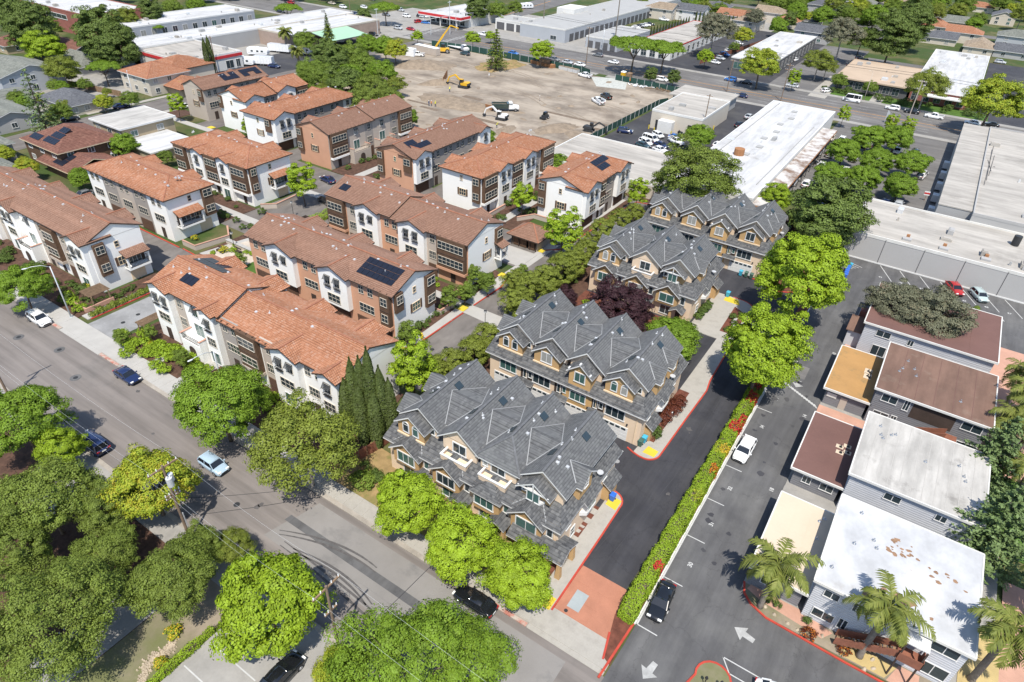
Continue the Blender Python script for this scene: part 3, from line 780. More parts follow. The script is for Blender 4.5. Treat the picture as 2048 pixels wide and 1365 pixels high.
# lots
for nm, q, z, mt in (('parking_lot', rect(-80, -49, 160, 237), .010, 'asphalt_dark'), ('parking_lot', rect(-28, 60, 158, 236), .010, 'asphalt_main'), ('forecourt', rect(-206, -137, 269.4, 330), .010, 'concrete_lot'),
                     ('parking_lot', rect(-262, -216, 60, 290), .010, 'concrete_lot'), ('parking_lot', rect(-227, -203, 141, 222), .014, 'asphalt_dark'), ('parking_lot', rect(-292, -262, 140, 240), .012, 'asphalt_dark'), ('forecourt', rect(-262, -216, 262, 300), .012, 'concrete_lot'),
                     ('parking_lot', rect(-137, -60, 269.4, 380), .009, 'asphalt_dark'), ('parking_lot', rect(-60, -40, 269.4, 365), .011, 'asphalt_main'), ('parking_lot', rect(-38, -14, 318, 350), .012, 'asphalt_main'), ('parking_lot', rect(8, 60, 269.4, 380), .011, 'asphalt_dark'), ('parking_lot', rect(-120, -90, 380, 440), .011, 'concrete_lot'), ('street', rect(-60, -38, 400, 520), .010, 'asphalt_main'), ('street', rect(-500, 300, 452, 462), .012, 'asphalt_main')):
    sheet(nm, q, z, mt)
sheet('lawn', rect(-44, 12, 269.5, 279), .014, 'lawn')
for a, b, c, d in ((-24.6, -20.6, 269.5, 280), (-44, -38, 262, 300)):
    MB().box(a, b, c, d, -.01, .04).build('footpath', 'sidewalk_old')['kind'] = 'structure'
# building site
sheet('building_site', [(-199, 142), (-81, 142), (-81, 234.5), (-199, 234.5)], .010, 'site_dirt')
sheet('site_road', [(-116, 232), (-108, 221), (-98, 224), (-104, 239)], .016, 'gravel')
tr = MB()
for q in (rect(-106, -82, 181.5, 183.2), rect(-119.5, -107.5, 161, 163), rect(-99, -91, 158, 160), rect(-86, -82.2, 175.5, 178), rect(-84.2, -81.6, 184.5, 187), rect(-139, -132, 160, 161.6), rect(-152, -141, 152, 153.5), rect(-136, -128.5, 178, 180.4), rect(-147, -138, 163, 164.4)):
    tr.prism(q, -.3, .028)
tr.build('trench', 'trench_earth')['kind'] = 'structure'
def mound(x, y, rx, ry, h, rz=0, mat='dug_earth', seed=1, name='soil_heap', n=22):
    rnd = random.Random(seed)
    mb = MB()
    off = [rnd.uniform(.8, 1.15) for _ in range(n)]
    rings = [(1.0, -.02), (.82, .25), (.6, .6), (.35, .88), (.12, 1.0)]
    idx = []
    for r, hh in rings:
        base = len(mb.v)
        for k in range(n):
            a = 2 * math.pi * k / n
            q = r * (off[k] * (r) + (1 - r))
            u, v = math.cos(a) * rx * q, math.sin(a) * ry * q
            mb.v.append((x + u * math.cos(rz) - v * math.sin(rz), y + u * math.sin(rz) + v * math.cos(rz), hh * h * rnd.uniform(.8, 1.1) if hh > 0 else hh))
        idx.append(base)
    for a, b in zip(idx, idx[1:]):
        for k in range(n):
            j = (k + 1) % n
            mb.f.append((a + k, a + j, b + j, b + k))
    mb.f.append(tuple(idx[-1] + k for k in range(n)))
    o = mb.build(name, mat, None, True)
    o['kind'] = 'structure'
    return o
for i, (px, py, rx, ry, h) in enumerate(((905, 205, 13, 7, 1.6), (955, 215, 9, 5, 1.3), (845, 132, 13, 8, 1.9), (880, 168, 8, 3, 1.6), (1110, 258, 9, 4, 1.2), (1000, 132, 13, 8, .5), (1010, 262, 6, 2.5, .9), (870, 200, 6, 3, 1.2), (1150, 270, 6, 3, .7))):
    x, y = g(px, py)
    mound(x, y, rx, ry, h, 0.3 * i, 'dug_earth' if i != 5 else 'dry_grass', i + 3)
rt = random.Random(8)
for i in range(26):                                                   # wheel ruts across the dirt
    x, y = rt.uniform(-185, -86), rt.uniform(166, 226)
    a = rt.uniform(-.5, .9)
    L = rt.uniform(10, 26)
    for d in (0, 1.9):
        e = (x + L * math.cos(a) - d * math.sin(a), y + L * math.sin(a) + d * math.cos(a))
        if e[0] < -84 and e[1] < 230: curve_mark((x - d * math.sin(a), y + d * math.cos(a)), (x + L * .5 * math.cos(a + .3), y + L * .5 * math.sin(a + .3) + d), e, .28, 8, .022 + .0005 * i).build('wheel_rut', 'dug_earth')['kind'] = 'structure'
for i in range(30):
    x, y = rt.uniform(-190, -84), rt.uniform(146, 230)
    mound(x, y, rt.uniform(.6, 2.2), rt.uniform(.5, 1.4), rt.uniform(.12, .5), rt.uniform(0, 3), 'dug_earth', 60 + i, 'soil_heap', 10)
for i in range(44):                                                   # oil spots and patched asphalt
    x, y = (rt.uniform(-7.4, -1.6), rt.uniform(34, 112)) if i < 26 else (rt.uniform(-15, -11), rt.uniform(44, 100)) if i < 34 else (rt.uniform(-90, -14), rt.uniform(22, 31))
    r = rt.uniform(.12, .5)
    MB().poly([(x + r * rt.uniform(.6, 1.2) * math.cos(k * .7), y + r * rt.uniform(.5, 1.2) * math.sin(k * .7), .026 if i < 34 else .014) for k in range(9)]).build('oil_spot', 'asphalt_dark' if i < 26 else 'tyre_rubber_mark')['kind'] = 'structure'
for x0, x1, y0, y1 in ((-7.6, -4, 89.5, 93),)  :
    sheet('asphalt_patch', rect(x0, x1, y0, y1), .019, 'asphalt_lot' if x0 < -10 else 'asphalt_main')
# south side of the street: concrete lot and planting
raised('parking_lot', rect(-41, 120, -40, 17.8), -.02, .06, 'concrete_lot')
plot = bpy.data.objects['parking_lot.001'] if 'parking_lot.001' in bpy.data.objects else None
raised('planting_bed', [(-47.5, -40), (-41.6, -40), (-41.6, 17.8), (-47.5, 17.8)], -.02, .10, 'soil')
raised('planting_bed', rect(-140, -47.5, -40, 17.8), -.02, .07, 'mulch')
for q in (rect(-53, -47.6, 2, 13), rect(-76, -66, 12.5, 17.6)):
    raised('courtyard', q, -.02, .09, 'concrete_lot')
for i in range(6):
    y = 13.6 - i * 2.75
    o = MB().box(-40.6, -34.2, y - .06, y + .06, .06, .068).build('stall_line', 'white_paint'); o['kind'] = 'structure'
def clip(poly, f):
    """part of a convex polygon where f(p) >= 0"""
    out = []
    for i, p in enumerate(poly):
        q = poly[(i + 1) % len(poly)]
        a, b = f(p), f(q)
        if a >= 0: out.append(p)
        if (a > 0 > b) or (a < 0 < b):
            t = a / (a - b)
            out.append(p + (q - p) * t)
    return out
def roof_plane(top, edge, poly, step, t, lift=.05):
    """one roof slope: overlapping courses on top, soffit and fascia around it"""
    P = [Vector(p) for p in poly]
    n = (P[1] - P[0]).cross(P[2] - P[0]).normalized()
    if n.z < 0:
        P.reverse(); n = -n
    up = Vector((0, 0, 1)) - n * n.z
    if up.length < 1e-4 or step <= 0:
        top.poly(P)
    else:
        up.normalize()
        vs_ = [p.dot(up) for p in P]
        v0, v1 = min(vs_), max(vs_)
        k = max(1, int(round((v1 - v0) / step)))
        dv = (v1 - v0) / k
        for i in range(k):
            a, b = v0 + i * dv, v0 + (i + 1) * dv
            q = clip(clip(P, lambda p: p.dot(up) - a + 1e-6), lambda p: b + 1e-6 - p.dot(up))
            if len(q) < 3: continue
            qq = [p + n * (lift * (1 - (p.dot(up) - a) / dv)) for p in q]
            top.poly(qq)
            low = [p for p in q if abs(p.dot(up) - a) < 1e-3]
            if len(low) >= 2:
                # lower butt of the course
                e = max(((x, y) for x in low for y in low), key=lambda xy: (xy[0] - xy[1]).length)
                c0, c1 = e
                nn = (c1 - c0).cross(n)
                if nn.dot(up) > 0: c0, c1 = c1, c0
                top.poly([c0, c1, c1 + n * lift, c0 + n * lift])
    dz = Vector((0, 0, -t))
    top_bot = [p + dz for p in reversed(P)]
    edge.poly(top_bot)
    for i, p in enumerate(P):
        q = P[(i + 1) % len(P)]
        edge.poly([p + dz, q + dz, q, p])
_WIN = {}
def win_meshes(w_, h, n, m_, tr, mat, pane, arch=False):
    key = (round(w_, 2), round(h, 2), n, m_, tr, mat, pane, arch)
    if key in _WIN: return _WIN[key]
    f, p = MB(), MB()
    d0, d1 = -.09, .0
    if arch:
        k = 8
        r = w_ / 2
        zc = h - r
        outer = [(-r - tr, 0), (-r - tr, zc)] + [(-(r + tr) * math.cos(math.pi * i / k), zc + (r + tr) * math.sin(math.pi * i / k)) for i in range(1, k)] + [(r + tr, zc), (r + tr, 0)]
        inner = [(-r, 0), (-r, zc)] + [(-r * math.cos(math.pi * i / k), zc + r * math.sin(math.pi * i / k)) for i in range(1, k)] + [(r, zc), (r, 0)]
        for i in range(len(outer) - 1):
            a, b, c, d = outer[i], outer[i + 1], inner[i + 1], inner[i]
            f.poly([(a[0], d0, a[1]), (d[0], d0, d[1]), (c[0], d0, c[1]), (b[0], d0, b[1])])
            f.poly([(a[0], d0, a[1]), (b[0], d0, b[1]), (b[0], d1, b[1]), (a[0], d1, a[1])])
        f.box(-r - tr, r + tr, d0, d1, -tr, 0)
        f.box(-r, r, -.07, -.04, zc - .03, zc + .03)
        p.poly([(x, -.045, z) for x, z in reversed(inner)])
    else:
        W = w_ / 2
        f.box(-W - tr, W + tr, d0, d1, h, h + tr); f.box(-W - tr * 1.3, W + tr * 1.3, d0 - .03, d1, -tr, 0)
        f.box(-W - tr, -W, d0, d1, 0, h); f.box(W, W + tr, d0, d1, 0, h)
        for i in range(1, n):
            x = -W + w_ * i / n
            f.box(x - .035, x + .035, -.075, -.03, 0, h)
        for j in range(1, m_):
            z = h * j / m_
            f.box(-W, W, -.07, -.03, z - .03, z + .03)
        p.box(-W, W, -.045, -.005, 0, h)
    fm, pm = f.mesh('window'), p.mesh('pane')
    fm.materials.append(MATS[mat]); pm.materials.append(MATS[pane])
    _WIN[key] = (fm, pm)
    return fm, pm
FR = {'S': (0.0, 1, 0, 0, -1), 'E': (rad(90), 0, 1, 1, 0), 'N': (rad(180), -1, 0, 0, 1), 'W': (rad(-90), 0, -1, -1, 0)}
class House:
    """a building whose parts are collected by name and material; faces: S, E, N, W"""
    def __init__(s, name, label, x0, x1, y0, y1, cat='house', group=None, base=0.0):
        s.o = thing(name, label, cat, ((x0 + x1) / 2, (y0 + y1) / 2, base), group)
        s.x0, s.x1, s.y0, s.y1 = x0, x1, y0, y1
        s.parts = {}
        s.order = []
    def mb(s, name, mat):
        k = (name, mat)
        if k not in s.parts:
            s.parts[k] = MB(); s.order.append(k)
        return s.parts[k]
    def own(s, name, mat):
        """a piece that stays a part of its own"""
        k = (name, mat, len(s.order))
        s.parts[k] = MB(); s.order.append(k)
        return s.parts[k]
    def done(s):
        for k in s.order:
            s.parts[k].build(k[0], k[1], s.o)
        return s.o
    # point on / in front of a face: u along it (left to right seen from outside), d outwards
    def pt(s, face, u, d, z):
        if face == 'S': return (s.x0 + u, s.y0 - d, z)
        if face == 'E': return (s.x1 + d, s.y0 + u, z)
        if face == 'N': return (s.x1 - u, s.y1 + d, z)
        return (s.x0 - d, s.y1 - u, z)
    def fbox(s, mb, face, u0, u1, d0, d1, z0, z1):
        a, b = s.pt(face, u0, d0, z0), s.pt(face, u1, d1, z1)
        mb.box(min(a[0], b[0]), max(a[0], b[0]), min(a[1], b[1]), max(a[1], b[1]), min(z0, z1), max(z0, z1))
    def win(s, face, u, z, w_, h, n=2, m_=1, tr=.09, mat='white_trim', pane=None, d=0.0, arch=False):
        pane = pane or random.choice(('glass', 'glass', 'glass', 'glass_teal', 'glass_blind'))
        fm, pm = win_meshes(w_, h, n, m_, tr, mat, pane, arch)
        x, y, zz = s.pt(face, u, d, z)
        o = bpy.data.objects.new('window', fm)
        COL.objects.link(o)
        o.parent = s.o
        lx, ly, lz = s.o.location
        o.location = (x - lx, y - ly, zz - lz)
        o.rotation_euler.z = FR[face][0]
        p = bpy.data.objects.new('pane', pm)
        COL.objects.link(p)
        p.parent = o
        return o
    def door(s, face, u, w_, h, mat, z=0.0, name='door', d=0.0, rows=0):
        mb = s.own(name, mat)
        s.fbox(mb, face, u - w_ / 2, u + w_ / 2, d, d + .07, z, z + h)
        for j in range(rows):
            zz = z + h * (j + .08) / rows
            s.fbox(mb, face, u - w_ / 2 + .08, u + w_ / 2 - .08, d + .07, d + .095, zz, zz + h / rows * .84)
    def rail(s, face, u0, u1, d0, d1, z, h=1.0, mat='dark_metal', name='railing'):
        mb = s.own(name, mat)
        for a, b in (((u0, d0), (u0, d1)), ((u0, d1), (u1, d1)), ((u1, d1), (u1, d0))):
            for zz in (z + .1, z + h):
                mb.bar(s.pt(face, *a, zz), s.pt(face, *b, zz), .06)
            n = max(1, int(math.hypot(a[0] - b[0], a[1] - b[1]) / .22))
            for k in range(n + 1):
                t = k / n
                q = (a[0] + (b[0] - a[0]) * t, a[1] + (b[1] - a[1]) * t)
                mb.bar(s.pt(face, *q, z), s.pt(face, *q, z + h), .035)
    def gable(s, x0, x1, y0, y1, ze, zr, axis, roof, fascia, ohe=.5, ohg=.4, step=.34, t=.2, hips=(False, False), cap=None, inset=None, name='roof', ridge=None):
        """gable or hip roof over the rectangle; axis = direction of the ridge; ridge = its offset from the middle"""
        top, ed = s.own(name, roof), s.own('fascia', fascia)
        if axis == 'x':
            a0, a1, b0, b1 = x0, x1, y0, y1
            V = lambda a, b, z: (a, b, z)
        else:
            a0, a1, b0, b1 = y0, y1, x0, x1
            V = lambda a, b, z: (b, a, z)
        bm = (b0 + b1) / 2 + (ridge or 0)
        sl0, sl1 = (zr - ze) / (bm - b0), (zr - ze) / (b1 - bm)
        sl = max(sl0, sl1)
        e0, e1 = a0 - (ohe if hips[0] else ohg), a1 + (ohe if hips[1] else ohg)
        zb = ze - sl0 * ohe
        zb1 = ze - sl1 * ohe
        ins = inset or (b1 - b0) / 2
        r0 = a0 + ins if hips[0] else e0
        r1 = a1 - ins if hips[1] else e1
        if r1 < r0: r0 = r1 = (r0 + r1) / 2
        roof_plane(top, ed, [V(e0, b0 - ohe, zb), V(e1, b0 - ohe, zb), V(r1, bm, zr), V(r0, bm, zr)], step, t)
        roof_plane(top, ed, [V(e1, b1 + ohe, zb1), V(e0, b1 + ohe, zb1), V(r0, bm, zr), V(r1, bm, zr)], step, t)
        if hips[0]: roof_plane(top, ed, [V(e0, b1 + ohe, zb1), V(e0, b0 - ohe, zb), V(r0, bm, zr)], step, t)
        if hips[1]: roof_plane(top, ed, [V(e1, b0 - ohe, zb), V(e1, b1 + ohe, zb1), V(r1, bm, zr)], step, t)
        if cap:
            mb = s.own('ridge_cap', cap)
            mb.bar(V(r0, bm, zr + .04), V(r1, bm, zr + .04), .26, .12)
            for h_, rr, e in ((hips[0], r0, e0), (hips[1], r1, e1)):
                if h_:
                    mb.bar(V(rr, bm, zr + .03), V(e, b0 - ohe, zb + .05), .24, .1)
                    mb.bar(V(rr, bm, zr + .03), V(e, b1 + ohe, zb1 + .05), .24, .1)
    def wallbox(s, x0, x1, y0, y1, z0, ze, mat, zr=None, axis='x', gables=(True, True), ridge=0.0):
        """walls; with zr the ends rise into gables"""
        mb = s.own('wall', mat)
        mb.box(x0, x1, y0, y1, z0, ze)
        if zr:
            if axis == 'x':
                ym = (y0 + y1) / 2 + ridge
                for gflag, x in zip(gables, (x0, x1)):
                    if gflag:
                        q = [(x, y0, ze - .05), (x, y1, ze - .05), (x, ym, zr - .08)]
                        mb.poly(q if x == x1 else q[::-1])
            else:
                xm = (x0 + x1) / 2 + ridge
                for gflag, y in zip(gables, (y0, y1)):
                    if gflag:
                        q = [(x0, y, ze - .05), (x1, y, ze - .05), (xm, y, zr - .08)]
                        mb.poly(q if y == y0 else q[::-1])
ZE, ZR = 8.9, 10.75
def solar(h, pts, n, m_, face_up):
    """grid of solar panels on a slope: origin, u step, v step (world vectors)"""
    o, du, dv = [Vector(p) for p in pts]
    nn = du.cross(dv).normalized()
    if nn.z < 0: nn = -nn
    ar = h.o
    for i in range(n):
        for j in range(m_):
            if face_up and (i, j) in face_up: continue
            a = o + du * i + dv * j + nn * .12
            mb = MB()
            e = .03
            q = [a + du * e + dv * e, a + du * (1 - e) + dv * e, a + du * (1 - e) + dv * (1 - e), a + du * e + dv * (1 - e)]
            if (q[1] - q[0]).cross(q[2] - q[0]).z < 0: q.reverse()
            mb.hexa([p - nn * .04 for p in q], q)
            mb.build('solar_panel', 'solar_cell', ar)
def vents(h, n, x0, x1, y0, y1, zf, mat='galvanised'):
    for _ in range(n):
        x, y = random.uniform(x0, x1), random.uniform(y0, y1)
        z = zf(x, y)
        mb = MB()
        if random.random() < .6:
            mb.box(x - .18, x + .18, y - .16, y + .16, z - .1, z + .16)
        else:
            mb.cyl(x, y, z - .1, z + .35, .07, 8); mb.box(x - .16, x + .16, y - .16, y + .16, z - .1, z + .06)
        mb.build('roof_vent', mat, h.o)
def awning_shutter(h, face, u, z, w_, d, H=1.5):
    mb = h.own('shutter', 'shutter')
    a, b = h.pt(face, u - w_ / 2, d, z), h.pt(face, u + w_ / 2, d, z)
    a2, b2 = h.pt(face, u - w_ / 2, d + .55, z - .75), h.pt(face, u + w_ / 2, d + .55, z - .75)
    for k in range(6):
        t0, t1 = k / 6, (k + .8) / 6
        L = lambda p, q, t: tuple(p[i] + (q[i] - p[i]) * t for i in range(3))
        mb.bar(L(a, a2, t0), L(b, b2, t0), .12, .03)
    mb.bar(a, a2, .05); mb.bar(b, b2, .05)
def planter(h, face, u, z, w_, d):
    mb = h.own('window_box', 'dark_metal')
    h.fbox(mb, face, u - w_ / 2, u + w_ / 2, d, d + .3, z, z + .08)
    for k in range(7):
        uu = u - w_ / 2 + w_ * k / 6
        mb.bar(h.pt(face, uu, d + .3, z), h.pt(face, uu, d + .3, z + .45), .035)
    mb.bar(h.pt(face, u - w_ / 2, d + .3, z + .45), h.pt(face, u + w_ / 2, d + .3, z + .45), .04)
def bay_gable(h, face, u0, u1, d, roof, wall, z0, rise=.40, ohe=.4, back=3.6, ze=ZE):
    """projecting bay with its own little gable running back into the main roof"""
    a, b = h.pt(face, u0, 0, 0), h.pt(face, u1, d, 0)
    X0, X1, Y0, Y1 = min(a[0], b[0]), max(a[0], b[0]), min(a[1], b[1]), max(a[1], b[1])
    zr = ze + (u1 - u0) / 2 * rise
    ax = 'y' if face in 'SN' else 'x'
    gb = {'S': (True, False), 'N': (False, True), 'E': (False, True), 'W': (True, False)}[face]
    if d > 0.02: h.wallbox(X0, X1, Y0, Y1, z0, ze, wall, zr, ax, gb)
    if face == 'S': Y1 += back
    if face == 'N': Y0 -= back
    if face == 'E': X0 -= back
    if face == 'W': X1 += back
    h.gable(X0, X1, Y0, Y1, ze, zr, ax, roof, 'dark_brown', ohe, .45, name='gable_roof', cap='tile_cap')
def town(label, x0, x1, y0, y1, axis, roof, main_wall, segs, end, hips=(False, False), group=None, seed=1, vent=10, ridge=0.0, back=True, steps=((0, 1, 0),)):
    """three-storey stucco townhouse row; segs run along the long visible face"""
    random.seed(seed)
    h = House('townhouse_row', label, x0, x1, y0, y1, 'townhouses', group)
    face, ef = ('S', 'E') if axis == 'x' else ('E', 'S')
    L = (x1 - x0) if axis == 'x' else (y1 - y0)
    D = (y1 - y0) if axis == 'x' else (x1 - x0)
    for k, (f0, f1, dz) in enumerate(steps):
        hp = (hips[0] and k == 0, hips[1] and k == len(steps) - 1)
        q = (x0 + L * f0, x0 + L * f1, y0, y1) if axis == 'x' else (x0, x1, y0 + L * f0, y0 + L * f1)
        h.wallbox(*q, 0, ZE + dz, main_wall, ZR + dz, axis, (not hp[0], not hp[1]), ridge)
        h.gable(*q, ZE + dz, ZR + dz, axis, roof, 'dark_brown', .6, .45 if len(steps) == 1 else .25, hips=hp, cap='tile_cap', ridge=ridge)
    lift = lambda uu: next((dz for f0, f1, dz in steps if uu <= f1 * L + .01), 0)
    tot = sum(sg[1] for sg in segs)
    u = 0.0
    for typ, wd, col in segs:
        wd *= L / tot
        a, b = u + .05, u + wd - .05
        um = (a + b) / 2
        if typ == 'G' or typ == 'g':                       # gabled bay
            over = 2.8 if typ == 'g' else 0.0
            bay_gable(h, face, a, b, .9, roof, col, over, ze=ZE + lift(um))
            nw = 2 if wd > 4.6 else 1
            for k in range(nw):
                uu = um + (k - (nw - 1) / 2) * 2.1
                h.win(face, uu, 6.5, 1.0, 1.45, 2, 2, .05, 'frame_taupe', 'glass', d=.9)
                awning_shutter(h, face, uu, 8.05, 1.25, .92)
                if k == 0 or random.random() < .6: planter(h, face, uu, 6.1, 1.3, .92)
            h.win(face, um, 3.5, min(2.6, wd * .55), 1.4, 3, 2, .06, 'frame_taupe', 'glass', d=.9)
            if typ == 'G':
                if random.random() < .5:
                    h.win(face, um, .4, 1.8, 2.0, 2, 1, .08, 'white_trim', 'glass_teal', d=.9)
                else:
                    h.door(face, um, 1.1, 2.1, 'dark_brown', .15, d=.9)
            else:
                h.door(face, um, min(4.6, wd * .82), 2.3, 'garage_brown', .1, 'garage_door', rows=4)
        elif typ == 'B':                                   # timber bay with corner windows
            mb = h.own('bay', 'wood_brown')
            h.fbox(mb, face, a + .2, b - .2, 0, .75, 2.9, 8.7)
            base = h.own('wall', col)
            h.fbox(base, face, a + .1, b - .1, 0, .85, 2.45, 2.95)
            n = max(2, int((b - a - .8) / .9))
            for z in (6.6, 3.7):
                h.win(face, um, z, b - a - 1.1, 1.35, n, 2, .05, 'frame_taupe', 'glass', d=.75)
            for z in (5.55,):
                mb2 = h.own('bay_trim', 'dark_brown')
                h.fbox(mb2, face, a + .18, b - .18, .75, .79, z, z + .12)
            h.door(face, um, 1.0, 2.1, 'dark_brown', .15)
        elif typ == 'C':                                   # recessed coloured wall
            mb = h.own('wall', col)
            h.fbox(mb, face, a - .05, b + .05, -.2, .03, 0, ZE)
            for k in range(2 if wd > 3.4 else 1):
                uu = um + (k - .5) * 1.9 if wd > 3.4 else um
                h.win(face, uu, 6.7, .95, 1.3, 2, 2, .05, 'frame_taupe', 'glass', d=.03)
            h.win(face, um, 3.5, min(3.0, wd * .6), 1.4, 4, 2, .06, 'frame_taupe', 'glass', d=.03)
            if random.random() < .6:
                h.door(face, um, min(4.6, wd * .8), 2.3, 'garage_brown', .1, 'garage_door', d=.03, rows=4)
            else:
                h.door(face, um, 1.1, 2.1, 'dark_brown', .15, d=.03)
        elif typ == 'V':                                   # terrace bay: balcony over an arched porch
            mb = h.own('wall', col)
            h.fbox(mb, face, a - .05, b + .05, -.2, .03, 0, ZE)
            h.fbox(mb, face, a + .2, b - .2, 0, 1.9, 0, 2.9)
            pp = h.own('coping', 'pink_paving')
            for q in ((a + .2, a + .45, 0, 1.9), (b - .45, b - .2, 0, 1.9)):
                h.fbox(mb, face, q[0], q[1], q[2], q[3], 2.9, 3.8)
                h.fbox(pp, face, q[0] - .05, q[1] + .05, q[2], q[3] + .05, 3.8, 3.9)
            h.rail(face, a + .45, b - .45, 1.3, 1.75, 2.9, .95)
            h.win(face, um, 3.0, 1.9, 2.1, 2, 1, .08, 'white_trim', 'glass_teal', d=.03)
            h.win(face, um, 6.5, 1.1, 1.5, 2, 2, .07, 'white_trim', d=.03)
            awning_shutter(h, face, um, 8.1, 1.3, .05)
            mbd = h.own('arch_shade_panel', 'dark_brown')  # flat dark shape, the porch's inner shade put into its colour
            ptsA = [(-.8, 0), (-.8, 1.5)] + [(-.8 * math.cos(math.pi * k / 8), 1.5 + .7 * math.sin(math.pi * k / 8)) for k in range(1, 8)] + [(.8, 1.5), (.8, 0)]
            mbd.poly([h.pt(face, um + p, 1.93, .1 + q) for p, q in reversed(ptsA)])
        u += wd
    # the gable end facing us
    ec = end
    if ec:
        D0 = D
        mb = h.own('wall', ec.get('col', main_wall))
        h.fbox(mb, ef, 0.02, D0 - .02, -.3, .03, 0, ZE)
        if not hips[1 if axis == 'x' else 0]:
            p0, p1, p2 = h.pt(ef, .02, .03, ZE - .05), h.pt(ef, D0 - .02, .03, ZE - .05), h.pt(ef, D0 / 2 + (ridge if ef == 'E' else ridge), .03, ZR - .1)
            mb.poly([p0, p1, p2])
        h.win(ef, D0 * .50, 6.9, .6, 1.0, 1, 2, .06, 'cream_trim', d=.03)
        h.win(ef, D0 * .53, 3.6, 1.7, 1.4, 3, 2, .07, 'cream_trim', d=.03)
        sh = h.own('shutter', 'wood_brown')
        for sgn in (-1, 1):
            h.fbox(sh, ef, D0 * .53 + sgn * 1.15 - .2, D0 * .53 + sgn * 1.15 + .2, .03, .1, 3.5, 5.1)
        for (u0, u1, zz0) in ec.get('bays', ((.1, 1.7, 2.9), (D0 - 2.0, D0 - .2, 5.4))):
            mb2 = h.own('bay', 'wood_brown')
            h.fbox(mb2, ef, u0, u1, 0, .55, zz0, 8.6)
            h.win(ef, (u0 + u1) / 2, 6.9, u1 - u0 - .5, 1.3, 2, 2, .05, 'frame_taupe', 'glass', d=.55)
            if zz0 < 3.5: h.win(ef, (u0 + u1) / 2, 3.7, u1 - u0 - .5, 1.3, 2, 2, .05, 'frame_taupe', 'glass', d=.55)
        if ec.get('balcony'):
            u0, u1 = ec['balcony']
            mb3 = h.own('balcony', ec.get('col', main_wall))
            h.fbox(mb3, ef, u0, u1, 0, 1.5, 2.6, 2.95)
            dk = h.own('recess_shade_panel', 'dark_brown')  # flat dark panel: the balcony recess's shade put into its colour
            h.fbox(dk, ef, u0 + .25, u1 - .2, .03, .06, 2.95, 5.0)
            h.win(ef, (u0 + u1) / 2, 3.1, (u1 - u0) * .55, 1.8, 3, 1, .06, 'white_trim', d=.06)
            h.rail(ef, u0 + .05, u1 - .05, 0, 1.45, 2.95, 1.0)
            tp, ed = h.own('awning_roof', roof), h.own('fascia', 'dark_brown')
            roof_plane(tp, ed, [h.pt(ef, u0 - .2, 1.8, 5.2), h.pt(ef, u1 + .2, 1.8, 5.2), h.pt(ef, u1 + .2, 0, 6.0), h.pt(ef, u0 - .2, 0, 6.0)], .34, .15)
            for uu in (u0 + .15, u1 - .15):
                pm = h.own('post', ec.get('col', main_wall))
                h.fbox(pm, ef, uu - .14, uu + .14, 1.25, 1.5, 2.95, 5.3)
        if ec.get('garage'):
            h.door(ef, D0 * .72, 2.6, 2.2, 'cream_trim', .1, 'garage_door', d=.03, rows=4)
    # the back slope's gables (seen from above)
    if back:
        bf = 'N' if axis == 'x' else 'W'
        n = max(2, int(L / 9))
        for k in range(n):
            um = L * (k + .5) / n
            bay_gable(h, bf, um - 2.2, um + 2.2, .8, roof, main_wall, 0, ze=ZE + lift(L - um))
    if axis == 'x':
        ym = (y0 + y1) / 2
        zf = lambda x, y: ZR - abs(y - ym) * (ZR - ZE) / (D / 2)
        vents(h, vent, x0 + 1, x1 - 1, ym - 2.2, ym + 2.2, lambda x, y: zf(x, y) + lift(x - x0))
    else:
        xm = (x0 + x1) / 2
        zf = lambda x, y: ZR - abs(x - xm) * (ZR - ZE) / (D / 2)
        vents(h, vent, xm - 2.2, xm + 2.2, y0 + 1, y1 - 1, lambda x, y: zf(x, y) + lift(y - y0))
    # rafter brackets under the eave
    br = h.own('bracket', 'dark_brown')
    k = .8
    while k < L:
        br.bar(h.pt(face, k, .0, ZE - .25), h.pt(face, k, .55, ZE - .1), .09, .12)
        k += 1.3
    return h
TR = 'townhouse rows with tiled roofs'
W_, O_, G_, Bg = 'stucco_white', 'stucco_orange', 'stucco_grey', 'stucco_beige'
SL = (ZR - ZE) / 5.0
# M1 on the street
h = town('orange-tiled white townhouse row on the street behind the cypresses', -89.6, -50.6, 41.6, 51.4, 'x', 'tile_orange', W_,
         [('G', 4.6, W_), ('C', 2.2, Bg), ('V', 5, W_), ('G', 3.0, W_), ('C', 4.2, G_), ('B', 4.4, Bg), ('C', 3, Bg), ('G', 5, W_), ('C', 3.6, W_), ('G', 3.4, W_)],
         {'col': W_, 'bays': ((.3, 2.0, 5.4),)}, seed=11, vent=16, steps=((0, .40, .45), (.40, .74, -.1), (.74, 1, .25)))
zs = lambda y, ym=46.5: ZR + .45 - abs(y - ym) * (ZR - ZE) / 4.9
solar(h, ((-87.8, 47.4, zs(47.4)), (1.02, 0, 0), (0, 1.55, zs(48.95) - zs(47.4))), 7, 2, {(5, 1), (6, 1)})
solar(h, ((-85.2, 43.2, zs(43.2)), (1.02, 0, 0), (0, 1.6, zs(44.8) - zs(43.2))), 3, 1, None)
h.done()
h = town('brown-tiled row in terracotta and white with a large solar array', -92, -59.3, 60.4, 70, 'x', 'tile_brown', O_,
         [('C', 4.2, O_), ('g', 5.2, W_), ('C', 4.6, O_), ('g', 5.0, W_), ('C', 5.0, O_), ('B', 1.9, O_)],
         {'col': W_, 'bays': ((.1, 1.8, 5.4), (7.2, 9.4, 2.9))}, seed=12, vent=26)
zs2 = lambda y, ym=65.2: ZR - abs(y - ym) * (ZR - ZE) / 4.8
